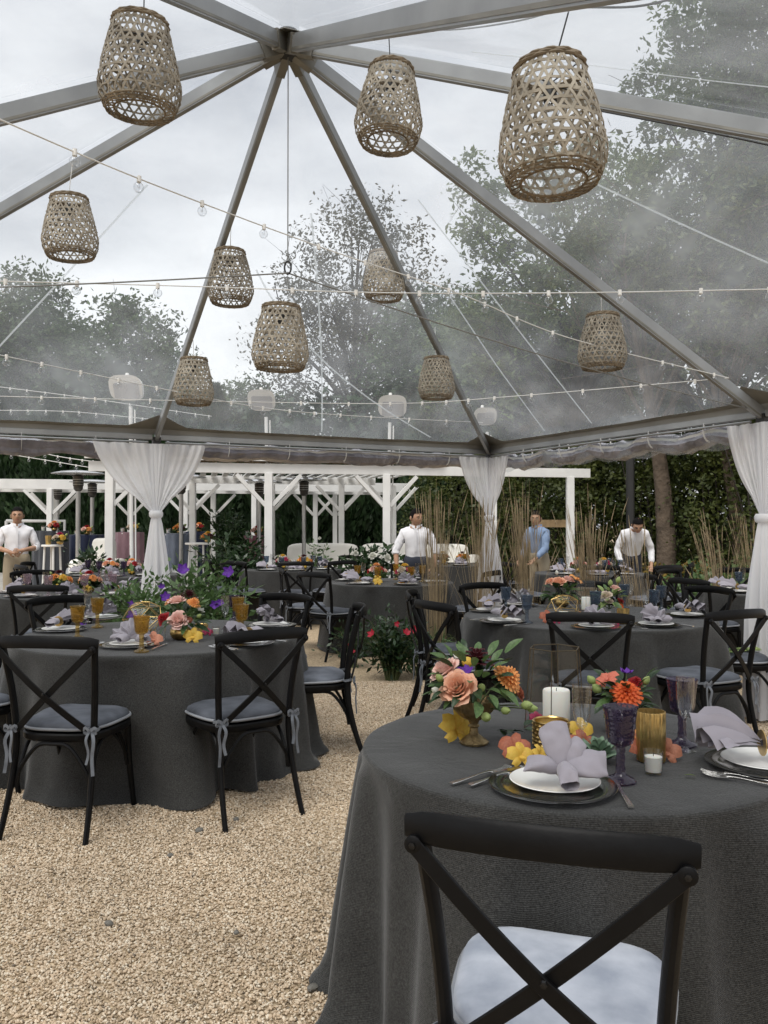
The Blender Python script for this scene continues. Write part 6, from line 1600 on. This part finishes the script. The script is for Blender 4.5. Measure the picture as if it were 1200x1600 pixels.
# cocktail-table bouquets
for i, (p, lab) in enumerate(zip(CT + ST, ('on the slate cocktail table', 'on the navy cocktail table', 'on the dusty pink cocktail table', 'on the blue grey cocktail table', 'on the farthest navy cocktail table', 'on the burgundy cocktail table', 'on the white side table by the waiter', 'on the white side table right of the curtain'))):
    P_ = PAL[i % 4]; old = TZ; TZ = p.z + .003
    arrangement(Vector((p.x + (.08 if i < 6 else .14), p.y - .05, 0)), 'small bright bouquet ' + lab, [('rose', P_[0], .13, -.05, -.05, .12), ('dahlia', P_[2], .13, .06, -.05, .13), ('rose', P_[1], .11, .0, 0, .18), ('bud', LIME, .06, .10, 0, .16), ('rose', P_[0], .10, -.11, 0, .11)], vase='bowl', nleaf=24, lsize=.10, rad=.14, h=.12, seed=70 + i, foliage=True, sc=.85)
    if i < 6: stamp('vot', mk_votive, (p.x - .12, p.y - .06, TZ), 0, 'small candle cup ' + lab, 'candle', 'votive candles', 1.5)
    TZ = old
p = ST[0]; stamp('drink', mk_lathe('drink_cup', [(0, 0), (.035, 0), (.045, .13), (.042, .13), (.033, .006), (0, .005)], 'goldglass', 20, pname='cup'), (p.x - .05, p.y - .03, p.z), 0, 'iced drink in a clear cup on the side table by the waiter', 'cup', None, 1.1)

# ================================================================ shrubs
VB = ('blossom', fl('blossom', VIOLET))
RB = ('blossom', fl('blossom', petal((.55, .02, .05))))
fx = [(-.62, .62, -.25, .10), (-.22, .72, -.3, .11), (.50, 1.05, -.2, .12), (.14, 1.07, -.2, .12), (.40, .80, -.25, .09), (.02, .86, -.25, .10), (-.25, .80, -.25, .08), (.45, .82, -.28, .07), (-.05, .93, -.1, .07), (-.50, .52, -.3, .10)]
shrub('flowering_shrub', 268, 6.75, .62, 1.10, 5200, .072, 'leaf_mid', 81, 'leafy shrub with large purple flowers behind the amber-goblet table', [(x, z, y, s_ * .85, VB) for (x, z, y, s_) in fx], depth=.45, stems=30)
shrub('rose_bush', 612, 7.7, .36, .60, 1500, .065, 'leaf_dark', 82, 'low rose bush with red blooms on the gravel between the tables', [(-.18, .45, -.25, .085, RB), (.13, .46, -.22, .08, RB), (.19, .48, -.2, .085, RB), (.05, .52, -.1, .06, RB), (-.36, .28, -.1, .06, RB)], stems=26)
shrub('rose_bush', 548, 8.4, .22, .38, 500, .06, 'leaf_dark', 83, 'small dark plant behind the side-on chair left of the rose bush', [(.0, .24, -.15, .06, RB)], stems=12)
shrub('leafy_shrub', 368, 13.0, .62, 1.30, 1500, .12, 'leaf_dark', 84, 'dark climbing shrub at the foot of the pergola post left of the lounge', stems=20)
shrub('leafy_shrub', 362, 15.3, .34, 1.55, 900, .13, 'leaf_dark', 85, 'vine climbing the pergola post beside the patio heater', z0=PZ, stems=14)
WB = ('rose', fl('rose', WHITEF))
shrub('leafy_shrub', 577, 12.6, .50, 1.18, 1200, .13, 'leaf_dark', 86, 'dark bush with white blooms left of the shirt-sleeved waiter', [(.06, .95, -.25, .13, WB), (.26, .93, -.25, .12, WB), (-.2, 1.0, -.2, .08, WB)], stems=20)
shrub('leafy_shrub', 500, 13.6, .22, 1.25, 400, .10, 'leaf_mid', 87, 'thin pale-flowered shrub under the long pergola', [(0, 1.2, -.1, .05, WB), (.1, 1.05, -.1, .05, WB), (-.06, .9, -.1, .05, WB)], stems=9)
shrub('leafy_shrub', 162, 11.9, .45, 1.15, 900, .11, 'leaf_dark', 88, 'feathery green shrub behind the purple-goblet table', stems=18)
shrub('grassy_plant', 655, 7.95, .25, .40, 500, .16, 'leaf_mid', 89, 'arching green grass-like plant right of the rose bush', aspect=.08, stems=16)

# the nearest cushion gets the lit velvet copy, bright sheen painted into its colour
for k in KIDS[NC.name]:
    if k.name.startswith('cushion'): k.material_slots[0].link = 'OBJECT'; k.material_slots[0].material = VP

# ================================================================ people
M['skin'] = pmat('skin', (.43, .25, .16), .55, var=.12, vs=14, sss=.15)
M['hair'] = pmat('black_hair', (.006, .005, .005), .8, spec=.15, var=.4, vs=60, bump=.4, bs=90)
M['lips'] = pmat('lips', (.26, .10, .075), .5)
M['eye_white'] = pmat('eye_white', (.62, .58, .53), .3)
M['iris'] = pmat('dark_iris', (.012, .008, .006), .2)
def skin_mesh(name, V, E, Rd, root, sub=2):
    me = bpy.data.meshes.new(name); me.from_pydata([tuple(v) for v in V], E, []); o = bpy.data.objects.new(name, me); COL.objects.link(o)
    md = o.modifiers.new('skin', 'SKIN'); md.use_smooth_shade = True
    sv = me.skin_vertices[0].data
    for i, r_ in enumerate(Rd):
        sv[i].radius = r_ if isinstance(r_, tuple) else (r_, r_); sv[i].use_root = (i == root); sv[i].use_loose = False
    sb = o.modifiers.new('sub', 'SUBSURF'); sb.levels = sub; sb.render_levels = sub
    dg = bpy.context.evaluated_depsgraph_get(); ev = o.evaluated_get(dg)
    out = bpy.data.meshes.new_from_object(ev); bpy.data.objects.remove(o)
    return out
def head_bm(b):
    """head, chin at z=0, crown at z=.225, facing -Y"""
    def P(u, v):
        a = u * 6.2832; ph = (v - .5) * math.pi
        x, y, z = math.cos(ph) * math.cos(a), math.cos(ph) * math.sin(a), math.sin(ph)
        wx = .076 * (1 - .22 * max(0, -z) ** 1.2); fy = .100 if y > 0 else .092
        px_, py_, pz_ = x * wx, y * fy + .012 * (z > 0) * z, .1125 + z * .1125
        if y < 0:
            f = max(0, -y)
            py_ -= .020 * math.exp(-((px_ / .012) ** 2) - (((pz_ - .093) / .016) ** 2)) * f + .010 * math.exp(-((px_ / .010) ** 2) - (((pz_ - .115) / .022) ** 2)) * f     # nose
            py_ += .011 * math.exp(-(((abs(px_) - .032) / .014) ** 2) - (((pz_ - .117) / .010) ** 2)) * f    # eye sockets
            py_ -= .006 * math.exp(-((px_ / .024) ** 2) - (((pz_ - .055) / .012) ** 2)) * f                   # lips
            py_ -= .009 * math.exp(-((px_ / .022) ** 2) - (((pz_ - .014) / .014) ** 2)) * f                   # chin
            py_ -= .005 * math.exp(-(((abs(px_) - .03) / .02) ** 2) - (((pz_ - .133) / .008) ** 2)) * f      # brow
        return Vector((px_, py_, pz_))
    b.grid(P, 40, 28, cu=True)
    for s_ in (-1, 1):
        b.grid(lambda u, v, s_=s_: Vector((s_ * (.074 + .012 * math.sin(v * math.pi) + .004 * math.cos(u * 6.28)), .012 + .016 * math.cos(u * 6.2832) * math.sin(v * math.pi), .105 + .030 * (math.cos(v * math.pi)))), 8, 6, cu=True)
def person(lab, loc, rz, J, shirt, pants, look=(0, 0), sleeves='long', scale=1.0, collar=True):
    """J: joint positions, person faces -Y, feet at z=0"""
    t = thing('person', lab, 'person', loc, rz, None, scale); V_ = {k: Vector(v) for k, v in J.items()}
    def run(keys): 
        vs, es, rs = [], [], []; idx = {}
        def add(k, p, r_):
            idx[k] = len(vs); vs.append(p); rs.append(r_)
        return vs, es, rs, idx, add
    # --- body, one continuous surface
    vs, es, rs, idx, add = run(0)
    add('pel', V_['pelvis'], (.115, .080)); add('waist', V_['waist'], (.105, .072)); add('chest', V_['chest'], (.128, .082)); add('upc', V_['upchest'], (.085, .060)); add('neck', V_['neck'], .062); add('head', V_['head0'], .048)
    es += [(0, 1), (1, 2), (2, 3), (3, 4), (4, 5)]
    for s_ in ('L', 'R'):
        sh, el, wr, ha = (V_[k + s_] for k in ('sh', 'el', 'wr', 'ha'))
        add('sh' + s_, sh, .045); es.append((idx['upc'], idx['sh' + s_])); add('ma' + s_, sh.lerp(el, .5), .046); add('el' + s_, el, .038); add('mf' + s_, el.lerp(wr, .4), .037); add('wr' + s_, wr, .026); add('pa' + s_, wr.lerp(ha, .6), (.032, .020)); add('kn' + s_, ha, (.030, .016))
        for a, c in (('sh', 'ma'), ('ma', 'el'), ('el', 'mf'), ('mf', 'wr'), ('wr', 'pa'), ('pa', 'kn')): es.append((idx[a + s_], idx[c + s_]))
        hd = (ha - wr).normalized(); sd = V_.get('hs' + s_, Vector((1, 0, 0)));  sd = Vector(sd); sd = (sd - hd * sd.dot(hd)).normalized(); cu = hd.cross(sd) * (1 if s_ == 'L' else -1)
        for q, (o_, l_) in enumerate(((-.027, .060), (-.009, .072), (.009, .068), (.027, .052))):
            b0 = ha + sd * o_; m_ = b0 + hd * l_ * .55 + cu * .004; e_ = b0 + hd * l_ * .92 + cu * .028
            add(f'f{q}{s_}', b0 + hd * .006, .0092); add(f'g{q}{s_}', m_, .0085); add(f'h{q}{s_}', e_, .007); es += [(idx['kn' + s_], idx[f'f{q}{s_}']), (idx[f'f{q}{s_}'], idx[f'g{q}{s_}']), (idx[f'g{q}{s_}'], idx[f'h{q}{s_}'])]
        b0 = wr.lerp(ha, .35) - sd * .034; add('t0' + s_, b0, .0105); add('t1' + s_, b0 - sd * .014 + hd * .032 + cu * .01, .0095); add('t2' + s_, b0 - sd * .010 + hd * .058 + cu * .022, .008)
        es += [(idx['pa' + s_], idx['t0' + s_]), (idx['t0' + s_], idx['t1' + s_]), (idx['t1' + s_], idx['t2' + s_])]
        hp, kn, an, to = (V_[k + s_] for k in ('hip', 'knee', 'ank', 'toe'))
        add('hip' + s_, hp, .085); add('th' + s_, hp.lerp(kn, .5), .072); add('kne' + s_, kn, .053); add('ca' + s_, kn.lerp(an, .35), .054); add('an' + s_, an, .036); add('to' + s_, to, (.042, .028))
        es += [(0, idx['hip' + s_]), (idx['hip' + s_], idx['th' + s_]), (idx['th' + s_], idx['kne' + s_]), (idx['kne' + s_], idx['ca' + s_]), (idx['ca' + s_], idx['an' + s_]), (idx['an' + s_], idx['to' + s_])]
    me = skin_mesh('body', vs, es, rs, 0); me.materials.clear(); me.materials.append(M['skin'])
    hb = MB(); head_bm(hb); hp = V_['head']; Rh = (Euler((look[1], 0, look[0])).to_matrix())
    base_n = len(me.vertices)
    import bmesh as _bm
    bm = _bm.new(); bm.from_mesh(me); off = [bm.verts.new(hp + Rh @ (Vector(p) - Vector((0, 0, .02)))) for p in hb.v]
    for f_ in hb.f:
        try: fc = bm.faces.new([off[i] for i in f_]); fc.smooth = True
        except ValueError: pass
    _bm.ops.recalc_face_normals(bm, faces=bm.faces[:]); bm.to_mesh(me); bm.free()
    for p_ in me.polygons: p_.use_smooth = True
    put('body', me, t)
    hm = lambda v: hp + Rh @ (Vector(v) - Vector((0, 0, .02)))
    # --- face details and hair
    for s_ in (-1, 1):
        b = MB(); b.grid(lambda u, v, s_=s_: hm((s_ * .031 + .0125 * math.cos(u * 6.28) * math.sin(v * math.pi), -.0825 - .004 * abs(math.cos(u * 0)) * math.sin(v * math.pi), .116 + .0058 * math.cos(v * math.pi))), 10, 6, cu=True); ey = b.build('eye', M['eye_white'], t)
        b = MB(); b.add([hm((s_ * .031 + .0052 * math.cos(a), -.0875, .116 + .0052 * math.sin(a))) for a in [k * .6283 for k in range(10)]], [tuple(range(10))]); b.build('iris', M['iris'], ey)
        b = MB(); b.rect([hm((s_ * .014, -.096, .132)), hm((s_ * .032, -.094, .136)), hm((s_ * .052, -.080, .131))], .006, .008, ch=.3); b.build('eyebrow', M['hair'], t)
    b = MB(); b.rect([hm((-.024, -.0905, .056)), hm((-.010, -.0985, .058)), hm((0, -.0995, .057)), hm((.010, -.0985, .058)), hm((.024, -.0905, .056))], .006, .010, ch=.4); b.build('mouth', M['lips'], t)
    b = MB()
    def Hr(u, v):
        a = u * 6.2832; top = v
        lim = .160 + .020 * max(0, -math.sin(a)) if math.sin(a) < -.35 else (.062 if math.sin(a) > .15 else .105)
        z = lim + (.236 - lim) * math.sin(top * math.pi / 2); k = max(0, min(1, (z - .1125) / .1245)); rr = math.sqrt(max(0, 1 - k * k)) if z > .1125 else 1 - .1 * (.1125 - z) / .1125
        return hm((math.cos(a) * .0815 * rr, math.sin(a) * (.1075 if math.sin(a) > 0 else .098) * rr + .010 * k, z + .004 * math.sin(a * 13) * (1 - top)))
    b.grid(Hr, 44, 12, cu=True); b.build('hair', M['hair'], t)
    # --- shirt
    vs, es, rs, idx, add = run(0)
    add('hem', V_['pelvis'].lerp(V_['waist'], -1.0), (.150, .110)); add('waist', V_['waist'], (.150, .112)); add('chest', V_['chest'], (.168, .112)); add('upc', V_['upchest'], (.122, .092)); es += [(0, 1), (1, 2), (2, 3)]
    add('nk', V_['neck'].lerp(V_['upchest'], .05), .076); es.append((3, 4))
    for s_ in ('L', 'R'):
        sh, el, wr = (V_[k + s_] for k in ('sh', 'el', 'wr')); add('sh' + s_, sh, .064); add('ma' + s_, sh.lerp(el, .5), .061); es += [(3, idx['sh' + s_]), (idx['sh' + s_], idx['ma' + s_])]
        add('el' + s_, el, .055); es.append((idx['ma' + s_], idx['el' + s_]))
        cf = .88 if sleeves == 'long' else .22
        add('cf' + s_, el.lerp(wr, cf * .6), .050); add('cg' + s_, el.lerp(wr, cf), .046 if sleeves == 'long' else .054); es += [(idx['el' + s_], idx['cf' + s_]), (idx['cf' + s_], idx['cg' + s_])]
    me = skin_mesh('shirt', vs, es, rs, 0, 3); me.materials.clear(); me.materials.append(shirt)
    for v_ in me.vertices:      # cloth creases
        q = v_.co; n_ = mnoise.noise(Vector((q.x * 12, q.y * 12, q.z * 9))) + .5 * mnoise.noise(Vector((q.x * 34, q.y * 34, q.z * 22))); v_.co = q + v_.normal * .011 * n_
    for p_ in me.polygons: p_.use_smooth = True
    so = put('shirt', me, t)
    nk = V_['neck'].lerp(V_['upchest'], .22)
    for s_ in (-1, 1):
        b = MB(); b.grid(lambda u, v, s_=s_: nk + Vector((s_ * (.012 + .072 * u), -.084 + .10 * u * u + .004 * v - .012 * v * (1 - u), .004 + .026 * u - .042 * v * (1 - .35 * u))), 6, 4); c_ = b.build('collar', shirt, so)
    b = MB(); fr = [V_['upchest'].lerp(V_['waist'], k / 5) + Vector((0, -.118 - .012 * math.sin(k * .6), .04 - .03 * k / 5)) for k in range(6)]
    b.rect(fr, .028, .006, ref=(0, 1, 0), ch=.2); b.build('placket', shirt, so)
    # --- trousers, belt, shoes
    vs, es, rs, idx, add = run(0); add('pel', V_['pelvis'], (.155, .115)); add('top', V_['pelvis'].lerp(V_['waist'], 1.0), (.160, .122)); es.append((0, 1))
    for s_ in ('L', 'R'):
        hp_, kn, an = (V_[k + s_] for k in ('hip', 'knee', 'ank')); add('h' + s_, hp_, .105); add('t' + s_, hp_.lerp(kn, .5), .090); add('k' + s_, kn, .074); add('c' + s_, kn.lerp(an, .5), .068); add('a' + s_, an, .060)
        es += [(0, idx['h' + s_]), (idx['h' + s_], idx['t' + s_]), (idx['t' + s_], idx['k' + s_]), (idx['k' + s_], idx['c' + s_]), (idx['c' + s_], idx['a' + s_])]
    me = skin_mesh('trousers', vs, es, rs, 0); me.materials.clear(); me.materials.append(pants)
    for p_ in me.polygons: p_.use_smooth = True
    put('trousers', me, t)
    for s_ in ('L', 'R'):
        an, to = V_['ank' + s_], V_['toe' + s_]; b = MB(); c_ = an.lerp(to, .45)
        b.grid(lambda u, v: Vector((c_.x + .047 * math.cos(u * 6.283) * math.sin(v * 1.57) , c_.y + .135 * math.sin(u * 6.283) * math.sin(v * 1.57), .002 + .075 * math.cos(v * 1.57) * (1.25 if math.sin(u * 6.283) > 0 else .8))), 18, 7, cu=True); b.build('shoe', M['steel_dark'], t)
    return t
def stand(**kw):
    J = dict(pelvis=(0, 0, .95), waist=(0, .0, 1.08), chest=(0, -.005, 1.24), upchest=(0, 0, 1.36), neck=(0, .012, 1.445), head0=(0, 0, 1.52), head=(0, -.015, 1.452),
             shL=(.165, 0, 1.335), elL=(.235, .03, 1.10), wrL=(.20, -.10, .90), haL=(.19, -.14, .83), shR=(-.165, 0, 1.335), elR=(-.235, .03, 1.10), wrR=(-.20, -.10, .90), haR=(-.19, -.14, .83),
             hipL=(.085, 0, .90), kneeL=(.10, -.01, .50), ankL=(.105, .02, .09), toeL=(.115, -.13, .04), hipR=(-.085, 0, .90), kneeR=(-.10, -.01, .50), ankR=(-.105, .02, .09), toeR=(-.115, -.13, .04))
    J.update(kw); return J
def bend(J, ang, up=('waist', 'chest', 'upchest', 'neck', 'head0', 'head', 'shL', 'elL', 'wrL', 'haL', 'shR', 'elR', 'wrR', 'haR'), keep=()):
    pv = Vector(J['pelvis']); Rm = Matrix.Rotation(ang, 3, 'X')
    for k in up:
        if k not in keep: J[k] = tuple(pv + Rm @ (Vector(J[k]) - pv))
    return J
SW = pmat('white_shirt', (.76, .76, .78), .85, var=.06, vs=5, sheen=.1); SB = pmat('blue_shirt', (.21, .29, .43), .85, var=.15, vs=6)
KH = pmat('khaki_trousers', (.33, .28, .20), .9, var=.15, vs=6); DK = pmat('dark_trousers', (.03, .035, .05), .9)
# standing at the left with hands clasped before him
J = stand(elL=(.245, -.02, 1.11), wrL=(.095, -.205, 1.085), haL=(.02, -.215, 1.075), elR=(-.245, -.02, 1.11), wrR=(-.095, -.195, 1.065), haR=(-.015, -.20, 1.035), hsL=(0, 0, 1), hsR=(0, 0, 1))
person('person in white shirt and khaki trousers standing at the left with hands clasped', base(27, 11.4), R(22), J, SW, KH, (0, 0), 'rolled', 1.0)
# behind the middle table, looking to his left, hands down on the table
J = bend(stand(elL=(.27, -.04, 1.10), wrL=(.24, -.12, .90), haL=(.22, -.16, .83), elR=(-.27, -.04, 1.10), wrR=(-.25, -.12, .90), haR=(-.23, -.16, .83)), R(7))
person('person in white shirt with rolled sleeves leaning over the middle table, looking sideways', base(650, 11.05), R(-4), J, SW, DK, (R(38), R(8)), 'rolled', .985)
# blue shirt, turned towards the left
J = bend(stand(elL=(.20, -.10, 1.10), wrL=(.14, -.30, .97), haL=(.12, -.37, .93), elR=(-.20, -.08, 1.10), wrR=(-.14, -.28, .97), haR=(-.12, -.35, .93)), R(9))
person('person in light blue shirt walking behind the table being set', base(843, 12.6), R(-48), J, SB, KH, (R(30), R(4)), 'long', .985)
# bending over the table, head down, white gloves-like cuffs reaching to the cutlery
J = bend(stand(), R(30), keep=('elL', 'wrL', 'haL', 'elR', 'wrR', 'haR'))
for s_, x in (('L', .27), ('R', -.25)):
    sh = Vector(J['sh' + s_]); J['el' + s_] = (x, sh.y + .06, sh.z - .25); J['wr' + s_] = (x * .86, sh.y - .06, sh.z - .47); J['ha' + s_] = (x * .80, sh.y - .10, sh.z - .53)
J['head'] = tuple(Vector(J['head']) + Vector((.0, -.035, -.045)))
person('person in white shirt bending over the table while laying cutlery', base(985, 12.85), R(2), J, SW, DK, (R(-8), R(34)), 'long', 1.0)

# ================================================================ labels: every one on its own
seen = {}
for o in bpy.data.objects:
    if o.parent is None and o.get('label'): seen.setdefault(o['label'], []).append(o)
ORD = ['leftmost', 'second from left', 'third from left', 'fourth from left', 'fifth from left', 'sixth from left', 'seventh from left', 'eighth from left']
for lb, os_ in seen.items():
    if len(os_) > 1:
        os_.sort(key=lambda o: proj(o.location)[0])
        for i, o in enumerate(os_): o['label'] = f'{lb}, {ORD[min(i, 7)]}'
bpy.context.view_layer.update()
